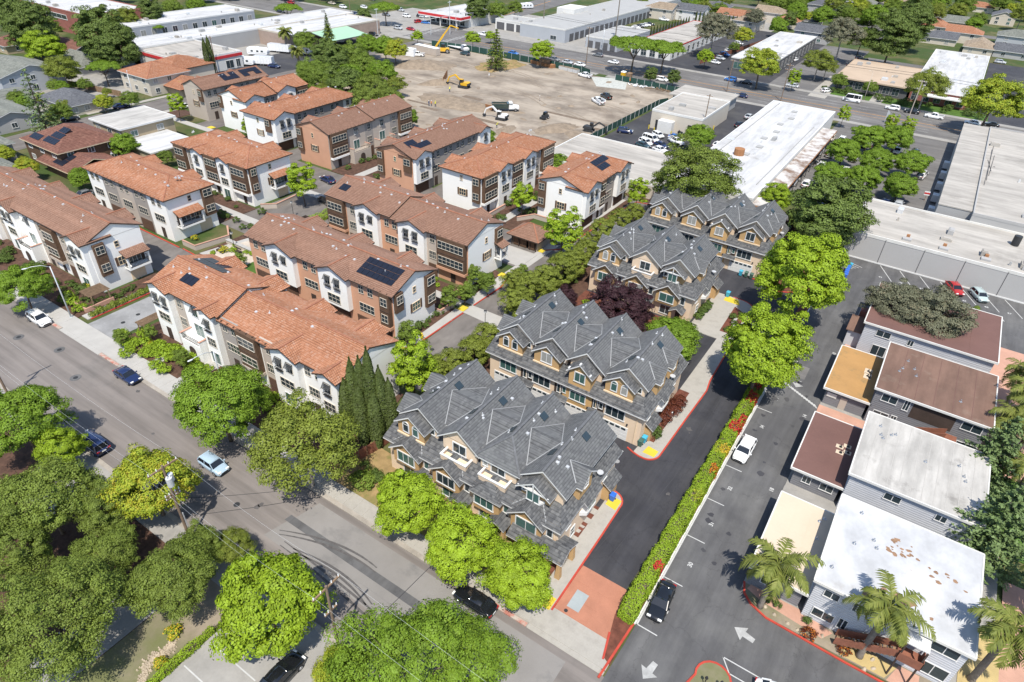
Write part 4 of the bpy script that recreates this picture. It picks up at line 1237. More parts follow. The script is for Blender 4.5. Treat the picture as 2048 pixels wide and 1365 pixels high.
solar(h, ((-67.6, 61.4, zs2(61.4)), (1.04, 0, 0), (0, 1.1, zs2(62.5) - zs2(61.4))), 7, 3, None)
h.done()
h = town('brown-tiled row in terracotta and white between two footpaths', -94, -60.2, 80.4, 91, 'x', 'tile_brown', O_,
         [('B', 4, O_), ('C', 2.5, Bg), ('G', 4.6, W_), ('C', 4.0, O_), ('G', 5, W_), ('C', 2.0, Bg), ('B', 5.4, O_)],
         {'col': W_, 'balcony': (8.0, 10.2), 'bays': ((7.9, 9.9, 5.4),)}, seed=13, vent=22, steps=((0, .48, .3), (.48, 1, 0)))
solar(h, ((-92.6, 82.0, ZR + .3 - 3.7 * .35), (1.05, 0, 0), (0, 1.7, .58)), 2, 1, None)
h.done()
h = town('brown-tiled beige and white row beside the street lamp', -152, -108.4, 42, 51, 'x', 'tile_brown', W_,
         [('C', 5, Bg), ('G', 5, W_), ('C', 4, Bg), ('G', 5, W_), ('V', 5, W_), ('C', 3, Bg), ('B', 4, Bg), ('C', 4, Bg), ('G', 4.6, W_)],
         {'col': W_, 'balcony': (4.6, 8.6), 'garage': True, 'bays': ((.6, 2.4, 2.9),)}, seed=14, vent=22, steps=((0, .42, 0), (.42, 1, .5)))
h.done()
h = town('orange-tiled white and grey row with an arched balcony above a cream garage', -142, -115.6, 60.2, 70, 'x', 'tile_orange', W_,
         [('C', 4.4, W_), ('C', 4, G_), ('C', 4.6, Bg), ('C', 4, G_), ('C', 5, W_)],
         {'col': W_, 'balcony': (1.2, 6.2), 'garage': True, 'bays': ((7.4, 9.6, 2.9),)}, hips=(True, True), seed=15, vent=14)
h.done()
h = town('orange-tiled white row with two scalloped gables facing the garden', -142, -117.2, 80, 91, 'x', 'tile_orange', W_,
         [('B', 3.6, W_), ('C', 2.2, G_), ('G', 3.4, W_), ('B', 4.2, W_), ('G', 3.4, W_), ('B', 4.6, W_)],
         {'col': W_, 'balcony': (5.0, 9.6), 'garage': True, 'bays': ((.1, 1.8, 2.9),)}, hips=(True, True), seed=16, vent=12)
h.done()
h = town('brown-tiled long row with terracotta end and grey gables', -131, -120.4, 105.4, 135, 'y', 'tile_brown', Bg,
         [('B', 5.4, W_), ('V', 6, Bg), ('C', 2.6, G_), ('V', 6, Bg), ('C', 2.6, G_), ('B', 5, W_)],
         {'col': O_, 'bays': ((.1, 1.9, 2.9),)}, seed=17, vent=10, steps=((0, .52, 0), (.52, 1, .3)))
h.done()
h = town('brown-tiled row with terracotta end and a black solar array', -105, -94.6, 106, 134.6, 'y', 'tile_brown', Bg,
         [('g', 5, W_), ('C', 4, G_), ('C', 4.4, G_), ('C', 4, G_), ('C', 4.2, G_), ('g', 4, W_)],
         {'col': O_, 'bays': ((.1, 1.9, 2.9), (8.0, 10.2, 5.2))}, seed=18, vent=14)
solar(h, ((-99.2, 108.2, ZR - .6 * .36), (1.6, 0, -.575), (0, 1.05, 0)), 2, 6, {(0, 3), (0, 4), (0, 5)})
h.done()
h = town('orange-tiled white row with two scalloped gables beside the trash enclosure', -86.6, -76.2, 106.4, 135.6, 'y', 'tile_orange', W_,
         [('B', 4.4, W_), ('G', 4.2, W_), ('B', 4, W_), ('G', 4.2, W_), ('C', 2.5, G_), ('B', 4.6, W_)],
         {'col': W_, 'bays': ((8.4, 10.3, 2.9),)}, hips=(True, True), seed=19, vent=8)
h.done()
h = town('orange-tiled white end row with dark solar panels by the alley', -66.2, -55.8, 113.4, 134.4, 'y', 'tile_orange', W_,
         [('g', 5.6, W_), ('B', 2.6, W_), ('C', 4.6, G_), ('g', 5.4, W_)],
         {'col': W_, 'bays': ((.1, 1.8, 2.9),)}, seed=20, vent=10, hips=(False, True))
solar(h, ((-60.4, 123.2, ZR - .6 * .36), (1.6, 0, -.575), (0, 1.05, 0)), 2, 7, {(1, 0), (1, 5), (1, 6), (0, 0), (0, 1)} - {(0, 1)})
h.done()
h = town('orange-tiled row with white end and grey rear wing by the big trees', -150.4, -139.4, 104.8, 134, 'y', 'tile_orange', W_,
         [('g', 5, W_), ('C', 5, G_), ('C', 4, G_), ('C', 5, G_), ('C', 4, W_)],
         {'col': W_, 'bays': ((8.6, 10.6, 5.2),)}, hips=(True, True), seed=21, vent=10)
h.done()
h = town('orange-tiled white row with dark timber bays between two taller neighbours', -167.2, -157, 110, 132, 'y', 'tile_orange', W_,
         [('G', 5, W_), ('C', 4, G_), ('G', 5, W_), ('B', 4, W_)],
         {'col': W_, 'bays': ((.2, 1.4, 5.4),)}, seed=22, vent=6, steps=((0, .5, 0), (.5, 1, .4)))
h.done()
h = town('brown-tiled grey beige row topped by black solar panels', -183, -174.2, 110, 132, 'y', 'tile_brown', Bg,
         [('C', 5, Bg), ('C', 5, G_), ('C', 5, G_), ('C', 5, G_)],
         {'col': Bg, 'bays': ((6.9, 8.6, 5.4),)}, seed=23, vent=6, steps=((0, .66, 0), (.66, 1, -.05)))
solar(h, ((-178.2, 118.2, ZR - .4 * .42), (1.5, 0, -.62), (0, 1.05, 0)), 2, 5, {(0, 2)})
solar(h, ((-178.2, 125.0, ZR - .4 * .42), (1.5, 0, -.62), (0, 1.05, 0)), 2, 6, {(1, 2), (1, 3)})
h.done()
# trash enclosure: hipped tile roof on posts
h = House('trash_enclosure', 'open brown-tiled trash shelter with timber doors beside the alley', -64, -57.6, 99.4, 104.8, 'shelter')
h.gable(-64, -57.6, 99.4, 104.8, 2.7, 4.4, 'x', 'tile_brown', 'dark_brown', .5, .5, hips=(True, True), cap='tile_cap')
h.wallbox(-63.8, -63.5, 99.7, 104.6, 0, 2.7, 'stucco_beige'); h.wallbox(-58.1, -57.8, 99.7, 104.6, 0, 2.7, 'stucco_beige'); h.wallbox(-63.5, -58.1, 104.3, 104.6, 0, 2.7, 'stucco_beige')
for u in (1.4, 3.0, 4.9):
    h.door('S', u, 1.45, 2.1, 'wood_brown', .1, d=-.35, rows=1)
for x in (-63.6, -62.0, -59.4, -58.0):
    h.own('post', 'dark_brown').box(x - .09, x + .09, 99.5, 99.7, 0, 2.75)
h.done()
GE, GR, GC = 8.25, 10.35, 9.75                        # upper eave, unit ridges, connecting ridges
def grey(label, x0, wd, y0, units, front, seed):
    random.seed(seed)
    x1 = x0 + wd
    h = House('shingled_townhouse_row', label, x0, x1, y0, y0 + 13.6, 'townhouses', 'grey shingled townhouse rows')
    T = 'stucco_tan'
    SH, CAP, WT = 'shingle_grey', 'shingle_cap', 'white_trim'
    h.wallbox(x0, x1, y0, y0 + 13.6, 0, 5.6, T)
    h.wallbox(x0 + .6, x1 - 1.5, y0 + 3.3, y0 + 10.9, 5.5, GE - .1, T)
    yc = y0 + 6.9
    # skirt roof between the second and third storeys
    top, ed = h.own('skirt_roof', 'shingle_dark'), h.own('fascia', WT)
    zs, zt = 5.3, 6.75
    roof_plane(top, ed, [(x0 - .5, y0 - .55, zs), (x1 + .5, y0 - .55, zs), (x1 - 1.4, y0 + 2.5, zt), (x0 - .5, y0 + 2.5, zt)], .3, .2)
    roof_plane(top, ed, [(x1 + .5, y0 - .55, zs), (x1 + .5, y0 + 14.0, zs), (x1 - 1.4, y0 + 14.0, zt), (x1 - 1.4, y0 + 2.5, zt)], .3, .2)
    roof_plane(top, ed, [(x1 + .5, y0 + 14.2, zs), (x0 - .5, y0 + 14.2, zs), (x0 - .5, y0 + 12.2, zt), (x1 - 1.4, y0 + 12.2, zt)], .3, .2)
    fl = h.own('valley_flashing', 'flashing')
    n = len(units)
    for i, (c, hw, typ) in enumerate(units):
        cx = x0 + c
        yS, yN = y0 + (1.5 if typ in 'bh' else 1.9), y0 + 12.6 + (.3 if i % 2 else 0)
        su = (GR - GE) / hw
        hip = (typ == 'h', False)
        h.wallbox(cx - hw + .35, cx + hw - .35, yS + .1, yN - .5, 5.6, GE, T, GR - .15, 'y', (not hip[0], True))
        h.gable(cx - hw, cx + hw, yS, yN, GE, GR, 'y', SH, WT, .25, .35, step=.3, hips=hip, cap=CAP, inset=2.6)
        # connecting roof to the next unit
        if i + 1 < n:
            c2, hw2, _ = units[i + 1]
            cx2 = x0 + c2
            ya, yb = y0 + 3.0, y0 + 11.2
            tp, e2 = h.own('roof', SH), h.own('fascia', WT)
            roof_plane(tp, e2, [(cx, ya, GE), (cx2, ya, GE), (cx2, yc, GC), (cx, yc, GC)], .3, .2)
            roof_plane(tp, e2, [(cx2, yb, GE), (cx, yb, GE), (cx, yc, GC), (cx2, yc, GC)], .3, .2)
            for q, hq, sg in ((cx, hw, 1), (cx2, hw2, -1)):
                s2 = (GR - GE) / hq
                a = q + sg * (GR - GC) / s2
                b = q + sg * (GR - GE) / s2
                for ye in (ya, yb):
                    fl.bar((a, yc, GC + .06), (b, ye, GE + .07), .10, .05)
            bx = (cx + hw + cx2 - hw2) / 2
        # little side gables on the end units
        sides = [-1] if i == 0 else []
        if i == n - 1: sides.append(1)
        for sg in sides:
            for yy in ((y0 + 3.6, y0 + 8.4) if sg < 0 else (y0 + 5.4, y0 + 9.6)[:1 if front else 2]):
                xa, xb = (cx - hw - .7, cx - .8) if sg < 0 else (cx + .8, cx + hw + .75)
                zr2 = GE + 1.25
                h.gable(xa, xb, yy - 1.5, yy + 1.5, GE, zr2, 'x', SH, WT, .25, .2, step=.3, name='side_gable_roof')
                h.wallbox(xa + .2, xb - .2, yy - 1.35, yy + 1.35, 5.9, GE, 'stucco_ochre', zr2, 'x', (sg < 0, sg > 0))
                s2 = su
                for e in (-1, 1):
                    fl.bar((cx + sg * (GR - zr2) / s2, yy, zr2 + .05), (cx + sg * hw, yy + e * 1.5, GE + .07), .12, .06)
                if sg > 0:
                    h.win('E', yy - y0, 6.9, .7, .9, 1, 2, .09, WT, d=xb - .2 - x1)
        # front of the third storey
        if typ in 'ad':
            dx = -.55 if typ == 'a' else -.2
            dw = 1.95
            yd = y0 + .75
            zr2 = 9.45
            h.wallbox(cx + dx - dw, cx + dx + dw, yd, yS + .8, 5.7, 8.05, 'stucco_ochre', zr2, 'y', (True, False))
            h.gable(cx + dx - dw, cx + dx + dw, yd, yS + 2.2, 8.05, zr2, 'y', 'shingle_dark', WT, .35, .35, step=.3, name='dormer_roof')
            tb = h.own('base_trim', 'cream_trim')
            tb.box(cx + dx - dw - .12, cx + dx + dw + .12, yd - .14, yd, 6.0, 6.22)
            u = c + dx
            if typ == 'a':
                for e in (-.72, .72): h.win('S', u + e, 6.65, .72, 1.45, 1, 1, .13, WT, d=-.75, arch=True)
            else:
                h.win('S', u, 6.6, 1.5, 1.5, 2, 1, .13, WT, d=-.75)
            h.win('S', c + 1.7, 6.9, .55, .8, 1, 1, .1, WT, d=-(yS + .1 - y0))
            rl = h.own('gable_bracket', WT)
        elif typ == 'b' or typ == 'h':
            h.win('S', c, 6.55, 1.7, 1.35, 2, 1, .13, WT, d=-(yS + .1 - y0))
            if typ == 'h': h.win('S', c - 1.7, 6.9, .5, .6, 1, 1, .1, WT, d=-(yS + .1 - y0))
            if front:
                bl = h.own('balcony', T)
                bl.box(cx - 1.75, cx + 1.75, y0 + .35, y0 + 1.7, 5.4, 6.1)
                bw = h.own('parapet', WT)
                for q in ((cx - 1.85, cx + 1.85, y0 + .25, y0 + .5), (cx - 1.85, cx - 1.6, y0 + .5, y0 + 1.6), (cx + 1.6, cx + 1.85, y0 + .5, y0 + 1.6)):
                    bw.box(*q, 6.5, 6.62)
                    bl.box(q[0] + .06, q[1] - .06, q[2] + .06, q[3] - .06, 6.1, 6.5)
                bf = h.own('balcony_floor', 'cream_trim')
                bf.box(cx - 1.58, cx + 1.58, y0 + .52, y0 + 1.6, 6.1, 6.2)
            else:
                yd = y0 - .1
                h.wallbox(cx - 1.6, cx + 1.6, yd, yS + .8, 2.6, 8.1, 'siding_gold', 9.4, 'y', (True, False))
                h.gable(cx - 1.6, cx + 1.6, yd, yS + 2, 8.1, 9.4, 'y', 'shingle_dark', WT, .35, .4, step=.3, name='dormer_roof')
                h.win('S', c, 6.4, 1.4, 1.4, 2, 1, .13, WT, d=.1)
                h.win('S', c, 3.2, 2.2, 1.3, 3, 1, .13, WT, 'glass_teal', d=.1)
                for k in (-1, 0, 1):
                    bk = h.own('gable_bracket', WT)
                    bk.box(cx + k * 1.55 - .1, cx + k * 1.55 + .1, yd - .45, yd, 8.15 + (1.2 if k == 0 else 0), 8.35 + (1.2 if k == 0 else 0))
        elif typ == 'w':                                   # bay-windowed gable with open truss
            yd = y0 + .75
            h.wallbox(cx - 2.2, cx + 1.4, yd + .5, yS + .8, 5.7, 8.0, 'wood_brown' if not front else 'stucco_ochre', 9.3, 'y', (True, False))
            h.gable(cx - 2.2, cx + 1.4, yd, yS + 2, 8.0, 9.3, 'y', 'shingle_dark', WT, .35, .35, step=.3, name='dormer_roof')
            wb = h.own('bay', WT)
            wb.prism([(cx - 1.6, yd + .6), (cx - 1.2, yd - .1), (cx + .4, yd - .1), (cx + .8, yd + .6)], 6.2, 6.5)
            wb.prism([(cx - 1.6, yd + .6), (cx - 1.2, yd - .1), (cx + .4, yd - .1), (cx + .8, yd + .6)], 7.85, 8.0)
            h.win('S', c - .4, 6.5, 1.4, 1.3, 2, 1, .1, WT, 'glass_teal', d=.12 - .75)
            h.win('S', c - 1.8, 6.8, .5, .8, 1, 1, .1, WT, d=-(yd + .5 - y0))
            ts = h.own('truss', WT)
            ts.bar((cx - 2.3, yd - .25, 8.0), (cx + 1.5, yd - .25, 8.0), .1, .14); ts.bar((cx - .4, yd - .25, 8.0), (cx - .4, yd - .25, 9.1), .1, .14)
        # lower storeys
        if front:
            bw_ = 1.9
            yb_ = y0 - .65
            z0 = 2.7
            if typ == 'h':
                h.wallbox(cx - 1.7, cx + 1.7, yb_, y0 + .2, z0 - .3, 5.2, 'stucco_ochre')
                tp, e2 = h.own('bay_roof', 'shingle_dark'), h.own('fascia', WT)
                roof_plane(tp, e2, [(cx - 2.1, yb_ - .4, 5.1), (cx + 2.1, yb_ - .4, 5.1), (cx, yb_ + 1.3, 6.5)], .3, .15)
                roof_plane(tp, e2, [(cx + 2.1, yb_ - .4, 5.1), (cx + 2.1, y0 + .6, 5.1), (cx, y0 + 2.0, 6.5), (cx, yb_ + 1.3, 6.5)], .3, .15)
                roof_plane(tp, e2, [(cx - 2.1, y0 + .6, 5.1), (cx - 2.1, yb_ - .4, 5.1), (cx, yb_ + 1.3, 6.5), (cx, y0 + 2.0, 6.5)], .3, .15)
            else:
                h.wallbox(cx - bw_ - .3, cx + bw_ - .3, yb_, y0 + .2, z0, 5.15, 'stucco_ochre', 6.55, 'y', (True, False))
                h.gable(cx - bw_ - .3, cx + bw_ - .3, yb_, y0 + 2.2, 5.15, 6.55, 'y', 'shingle_dark', WT, .4, .45, step=.3, name='bay_roof')
                for e in (-1, 1):
                    fl.bar((cx - .3, y0 + 2.2, 6.62), (cx - .3 + e * (bw_ + .3), y0 - .3, 5.42), .12, .06)
            h.win('S', c - .3, 3.2, 2.4, 1.45, 3 if typ != 'w' else 2, 1, .13, WT, 'glass_teal' if i % 2 == 0 else None, d=.65)
            h.win('S', c - .3 + 2.6, 3.3, .6, 1.3, 1, 1, .11, WT)
            h.win('S', c - .3, .6, 1.9, 1.5, 2, 1, .12, WT, d=0)
            # porch
            px_ = cx + 2.0
            tp, e2 = h.own('porch_roof', 'shingle_dark'), h.own('fascia', WT)
            roof_plane(tp, e2, [(px_ - 1.2, y0 - 1.9, 2.55), (px_, y0 - 1.9, 3.3), (px_, y0, 3.3), (px_ - 1.2, y0, 2.55)], .3, .12)
            roof_plane(tp, e2, [(px_, y0 - 1.9, 3.3), (px_ + 1.2, y0 - 1.9, 2.55), (px_ + 1.2, y0, 2.55), (px_, y0, 3.3)], .3, .12)
            for e in (-.95, .95):
                pc = h.own('porch_post', 'stucco_ochre')
                pc.hexa([(px_ + e - .28, y0 - 1.8, 0), (px_ + e + .28, y0 - 1.8, 0), (px_ + e + .28, y0 - 1.24, 0), (px_ + e - .28, y0 - 1.24, 0)], [(px_ + e - .16, y0 - 1.68, 2.5), (px_ + e + .16, y0 - 1.68, 2.5), (px_ + e + .16, y0 - 1.36, 2.5), (px_ + e - .16, y0 - 1.36, 2.5)])
            h.door('S', c + 2.0, 1.0, 2.1, 'dark_brown', .1)
        else:
            mt_ = 'siding_gold' if typ == 'b' else T
            if typ != 'b': h.win('S', c - .3, 3.15, 2.6, 1.45, 3, 1, .13, WT, 'glass_teal' if i % 2 == 0 else 'glass')
            else: h.fbox(h.mb('wall', 'siding_gold'), 'S', c - 2.3, c + 2.1, 0, .05, .0, 5.2)
            h.door('S', c - .4, 4.4, 2.2, 'white_trim', .02, 'garage_door', rows=4, d=.05 if typ == 'b' else 0)
            gp = h.own('garage_window_strip', 'glass')
            for k in range(5): h.fbox(gp, 'S', c - 2.35 + k * .82, c - 1.75 + k * .82, .11, .165, 1.85, 2.1)
            if i + 1 < n:
                u = (c + hw + units[i + 1][0] - units[i + 1][1]) / 2 + .1
                rc = h.own('recess_shade_panel', 'dark_brown')  # shade between the units drawn as a flat dark panel on the wall
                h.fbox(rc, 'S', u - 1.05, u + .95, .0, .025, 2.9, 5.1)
                h.win('S', u - .3, 3.3, .5, 1.3, 1, 1, .07, WT, d=.03); h.win('S', u + .5, 3.6, .45, .9, 1, 1, .07, WT, d=.03)
                tp, e2 = h.own('canopy_roof', 'shingle_dark'), h.own('fascia', WT)
                roof_plane(tp, e2, [h.pt('S', u - 1.2, .9, 2.7), h.pt('S', u + 1.2, .9, 2.7), h.pt('S', u + 1.2, 0, 3.05), h.pt('S', u - 1.2, 0, 3.05)], .3, .12)
        lp = h.own('wall_lamp', 'dark_metal')
        h.fbox(lp, 'S', c + 1.5, c + 1.7, 0, .18, 2.7, 2.95)
        dn = h.own('downpipe', 'cream_trim')
        h.fbox(dn, 'S', c + hw - .05, c + hw + .05, 0, .09, .1, 5.2)
        # roof lights and vents
        for k in range(2):
            sg = 1 if k else -1
            xx, yy = cx + sg * hw * .33, y0 + 5.2 + 3.6 * k + random.uniform(-1, 1)
            zz = GR - hw * .33 * su
            m_ = MB()
            for e in (0,):
                nx = sg * su
                q = [(xx - .35, yy - .5), (xx + .35, yy - .5), (xx + .35, yy + .5), (xx - .35, yy + .5)]
                zf = lambda X: GR - abs(X - cx) * su
                m_.hexa([(a, b, zf(a)) for a, b in q], [(a, b, zf(a) + .16) for a, b in q])
            m_.build('roof_light', 'glass', h.o)
        zf2 = lambda x, y, cx=cx, su=su: GR - abs(x - cx) * su
        vents(h, 6, cx - 1.2, cx + 1.4, y0 + 3.5, y0 + 11.5, zf2)
    # east end
    h.win('E', 2.2, 3.3, .8, 1.4, 1, 2, .12, WT); h.win('E', 10.8, 3.3, .8, 1.4, 1, 2, .12, WT); h.win('E', 3.4, .8, .8, 1.3, 1, 2, .12, WT)
    bb = h.own('bay', WT)
    xb = x1
    pts = [(xb, y0 + 4.8), (xb + .7, y0 + 5.3), (xb + .7, y0 + 7.3), (xb, y0 + 7.8)]
    bb.prism(pts, 2.6, 3.1); bb.prism(pts, 4.75, 4.95)
    h.wallbox(xb - .2, xb + .62, y0 + 5.3, y0 + 7.3, 3.1, 4.75, 'white_trim')
    h.win('E', 6.3, 3.15, 1.7, 1.5, 2, 1, .1, WT, 'glass_teal', d=.64)
    tp, e2 = h.own('bay_roof', 'shingle_dark'), h.own('fascia', WT)
    roof_plane(tp, e2, [(xb + 1.0, y0 + 4.5, 4.95), (xb + 1.0, y0 + 8.1, 4.95), (xb - .2, y0 + 8.1, 5.9), (xb - .2, y0 + 4.5, 5.9)], .3, .12)
    # meter cupboard with a pent roof on the end wall, porch at the south-east corner
    yq = y0 + 10.6 if front else y0 + 1.6
    h.wallbox(x1, x1 + .9, yq, yq + 2.4, 0, 2.1, 'stucco_ochre')
    tp, e2 = h.own('porch_roof', 'shingle_dark'), h.own('fascia', WT)
    roof_plane(tp, e2, [(x1 + 1.25, yq - .3, 2.3), (x1 + 1.25, yq + 2.7, 2.3), (x1 - .05, yq + 2.7, 3.2), (x1 - .05, yq - .3, 3.2)], .3, .12)
    if front and seed == 31:
        tp, e2 = h.own('porch_roof', 'shingle_dark'), h.own('fascia', WT)
        roof_plane(tp, e2, [(x1 - 5.2, y0 - 2.0, 2.6), (x1 + 1.7, y0 - 2.0, 2.6), (x1 + 1.7, y0 - .3, 3.5), (x1 - 5.2, y0 - .3, 3.5)], .3, .14)
        roof_plane(tp, e2, [(x1 + 1.7, y0 + 1.6, 2.6), (x1 - .1, y0 + 1.6, 2.6), (x1 - .1, y0 - .3, 3.5), (x1 + 1.7, y0 - .3, 3.5)], .3, .14)
        for a, b in ((x1 + 1.3, y0 - 1.7), (x1 + 1.3, y0 + 1.2), (x1 - 2.2, y0 - 1.7)):
            h.own('porch_post', 'stucco_ochre').hexa([(a - .3, b - .3, 0), (a + .3, b - .3, 0), (a + .3, b + .3, 0), (a - .3, b + .3, 0)], [(a - .18, b - .18, 2.7), (a + .18, b - .18, 2.7), (a + .18, b + .18, 2.7), (a - .18, b + .18, 2.7)])
        rl = h.own('railing', 'dark_metal')
        for k in range(9):
            rl.bar((x1 + 1.1, y0 - 1.4 + k * .28, .1), (x1 + 1.1, y0 - 1.4 + k * .28, 1.1), .03)
        rl.bar((x1 + 1.1, y0 - 1.4, 1.1), (x1 + 1.1, y0 + .9, 1.1), .05)
    dish = h.own('satellite_dish', 'galvanised')
    dish.cyl(x1 + .2, y0 + 8.6, 6.3, 6.38, .38, 12); dish.bar((x1 + .1, y0 + 8.6, 5.6), (x1 + .2, y0 + 8.6, 6.3), .06)
    h.done()
U4 = [(3.4, 2.75, 'a'), (9.3, 2.7, 'b'), (14.6, 2.7, 'h'), (20.1, 2.8, 'w')]
grey('grey-shingled tan row with two balconies facing the foreground street', -41.9, 23.4, 40.3, U4, True, 31)
grey('grey-shingled tan row with white garage doors nearest the street', -42.2, 23.6, 61.6, [(3.4, 2.75, 'a'), (8.9, 2.7, 'd'), (14.3, 2.7, 'b'), (20.1, 2.8, 'a')], False, 32)
grey('three-gabled grey-shingled row behind the purple plum tree', -42.8, 18.8, 93.2, [(3.4, 2.75, 'a'), (9.2, 2.75, 'b'), (14.9, 2.8, 'w')], True, 33)
grey('farthest grey-shingled row with garage doors facing the driveway bend', -43.0, 24.4, 116.3, [(3.4, 2.75, 'a'), (9.4, 2.7, 'd'), (15.0, 2.7, 'b'), (20.8, 2.8, 'd')], False, 34)
def flat(name, label, x0, x1, y0, y1, hgt, wall, roof, cat='building', group=None, par=.35, fascia='fascia_pale', oh=.0, units=0, seams=0, seed=0, seam_axis='y', seam='roof_seam'):
    random.seed(seed + 100)
    h = House(name, label, x0, x1, y0, y1, cat, group)
    h.wallbox(x0, x1, y0, y1, 0, hgt - .1, wall)
    h.own('roof', roof).box(x0 - oh, x1 + oh, y0 - oh, y1 + oh, hgt - .12, hgt + .02)
    if par:
        e = h.own('parapet', fascia)
        a, b, c, d = x0 - oh - .02, x1 + oh + .02, y0 - oh - .02, y1 + oh + .02
        t = .22 if par > .2 else .12
        e.box(a, b, c - .03, c + t, hgt - .25, hgt + par); e.box(a, b, d - t, d + .03, hgt - .25, hgt + par)
        e.box(a - .03, a + t, c + t, d - t, hgt - .25, hgt + par - .004); e.box(b - t, b + .03, c + t, d - t, hgt - .25, hgt + par - .004)
    for k in range(seams):
        s_ = h.own('roof_seam', seam)
        if seam_axis == 'y':
            x = x0 + (x1 - x0) * (k + 1) / (seams + 1)
            s_.box(x - .03, x + .03, y0 + .2, y1 - .2, hgt + .02, hgt + .035)
        else:
            y = y0 + (y1 - y0) * (k + 1) / (seams + 1)
            s_.box(x0 + .2, x1 - .2, y - .03, y + .03, hgt + .02, hgt + .035)
    for k in range(units):
        x, y = random.uniform(x0 + 1.5, x1 - 1.5), random.uniform(y0 + 1.5, y1 - 1.5)
        u = h.own('rooftop_unit', random.choice(('galvanised', 'wall_grey', 'roof_silver', 'roof_gravel')))
        a, b, c = random.uniform(.5, 1.1), random.uniform(.5, 1.1), random.uniform(.3, 1.1)
        if random.random() < .35: a, b, c = .18, .18, .6
        u.box(x - a, x + a, y - b, y + b, hgt, hgt + c)
        u.box(x - a * .7, x + a * .7, y - b * .7, y + b * .7, hgt + c, hgt + c + .12)
    return h
AG = 'two-storey apartment blocks'
# low carport-like fronts and the taller blocks behind them
def roofbits(h, spots, z, mat='metal'):
    for x, y in spots:
        b = h.own('roof_pipe', mat)
        b.cyl(x, y, z, z + .35, .07, 8); b.cyl(x, y, z, z + .05, .2, 10)
def apartment(label, x0, x1, y0, y1, hgt, wall, roof, oh, seams, seed, s_wins=(), w_wins=(), wallE='apartment_grey', par=.06, band=None):
    h = flat('apartment_block', label, x0 + oh, x1 - oh, y0 + oh, y1 - oh, hgt, wall, roof, 'apartment', None, par, 'fascia_pale', oh, 0, seams, seed, 'y', {'roof_brown': 'roof_brown_dark', 'roof_grey': 'roof_seam'}.get(roof, roof))
    for u, z, w_, hh in s_wins:
        h.win('S', u, z, w_, hh, 2, 1, .08, 'white_trim', 'glass')
    for u, z, w_, hh in w_wins:
        h.win('W', u, z, w_, hh, 2, 1, .08, 'white_trim', 'glass')
    sd_ = h.own('siding_board', wall)
    k = .35
    while k < hgt - .3:                                  # lap siding: each board's shadow edge
        h.fbox(sd_, 'S', .0, x1 - x0 - 2 * oh, 0, .028, k, k + .05)
        h.fbox(sd_, 'W', .0, y1 - y0 - 2 * oh, 0, .028, k, k + .05)
        k += .3
    return h
h = apartment('single-storey block with beige roof beside the front palm', -.8, 5.2, 49.3, 61.7, 3.0, 'apartment_grey', 'roof_beige', .5, 2, 1, [(1.6, 1.1, 1.2, 1.0)])
roofbits(h, [(4.0, 54), (4.2, 57), (3.9, 59.6), (4.3, 60.3)], 3.02); h.done()
h = apartment('single-storey block with maroon roof and grey siding', -.9, 5.3, 66.3, 78.8, 3.0, 'apartment_grey', 'roof_brown_dark', .5, 0, 2, [(1.6, 1.2, .9, 1.0), (3.9, 1.2, 1.4, 1.0)])
for k, (x, y) in enumerate(((3.4, 73.6), (4.2, 74.2), (3.6, 72.5), (4.4, 73.0))):
    h.own('roof_patch', 'roof_beige').box(x - .55, x + .35, y - .35, y + .35, 3.02, 3.035)
    roofbits(h, [(x, y)], 3.03, 'black_plastic')
h.done()
h = apartment('single-storey block with stained orange roof', -1.1, 5.2, 85, 97.7, 3.0, 'apartment_grey', 'roof_orange', .5, 0, 3, [])
h.door('S', 2.5, .9, 2.0, 'stucco_beige', .05)
mb = h.own('louvre_panel', 'fascia_pale'); h.fbox(mb, 'S', .2, 1.5, .03, .08, 1.5, 2.2)
for k, (x, y) in enumerate(((3.6, 91.5), (3.5, 92.8))):
    h.own('roof_patch', 'roof_beige').box(x - .5, x + .5, y - .7, y + .7, 3.02, 3.035)
    roofbits(h, [(x, y), (x + .3, y - .3)], 3.03, 'black_plastic')
h.done()
h = apartment('two-storey apartment block with peeling white roof', 4.9, 18.6, 48.8, 62, 6.0, 'apartment_pale', 'roof_white_peel', .35, 0, 4, [(1.6, 4.3, 1.3, .9), (1.7, 1.0, 1.9, 1.1), (3.9, 4.2, .6, 1.2), (3.5, 1.0, .7, 1.4), (11.3, 4.3, 2.2, 1.1), (11.4, .9, 2.4, 1.5), (8.6, 1.0, .9, 1.9)])
random.seed(5)
for k in range(34):                                       # peeled patches of the roof coating
    if k < 18: x, y = random.gauss(11.4, .9), random.gauss(57.6, .7)
    elif k < 27: x, y = random.gauss(14.6, 1.2), random.gauss(55.2, 1.6)
    else: x, y = random.uniform(8, 17), random.uniform(49.8, 51.6)
    r = random.uniform(.07, .42) if k < 27 else random.uniform(.25, .75)
    pts = [(x + r * random.uniform(.5, 1.2) * math.cos(a), y + r * random.uniform(.4, 1.0) * math.sin(a)) for a in [2 * math.pi * i / 9 for i in range(9)]]
    h.own('peeled_patch', 'roof_peeled').poly([(a, b, 6.027 + .0004 * (k % 7)) for a, b in pts])
roofbits(h, [(7.2, 60.3), (8.9, 57.2), (7.3, 55.6), (9.3, 56.3), (6.0, 51.3)], 6.02)
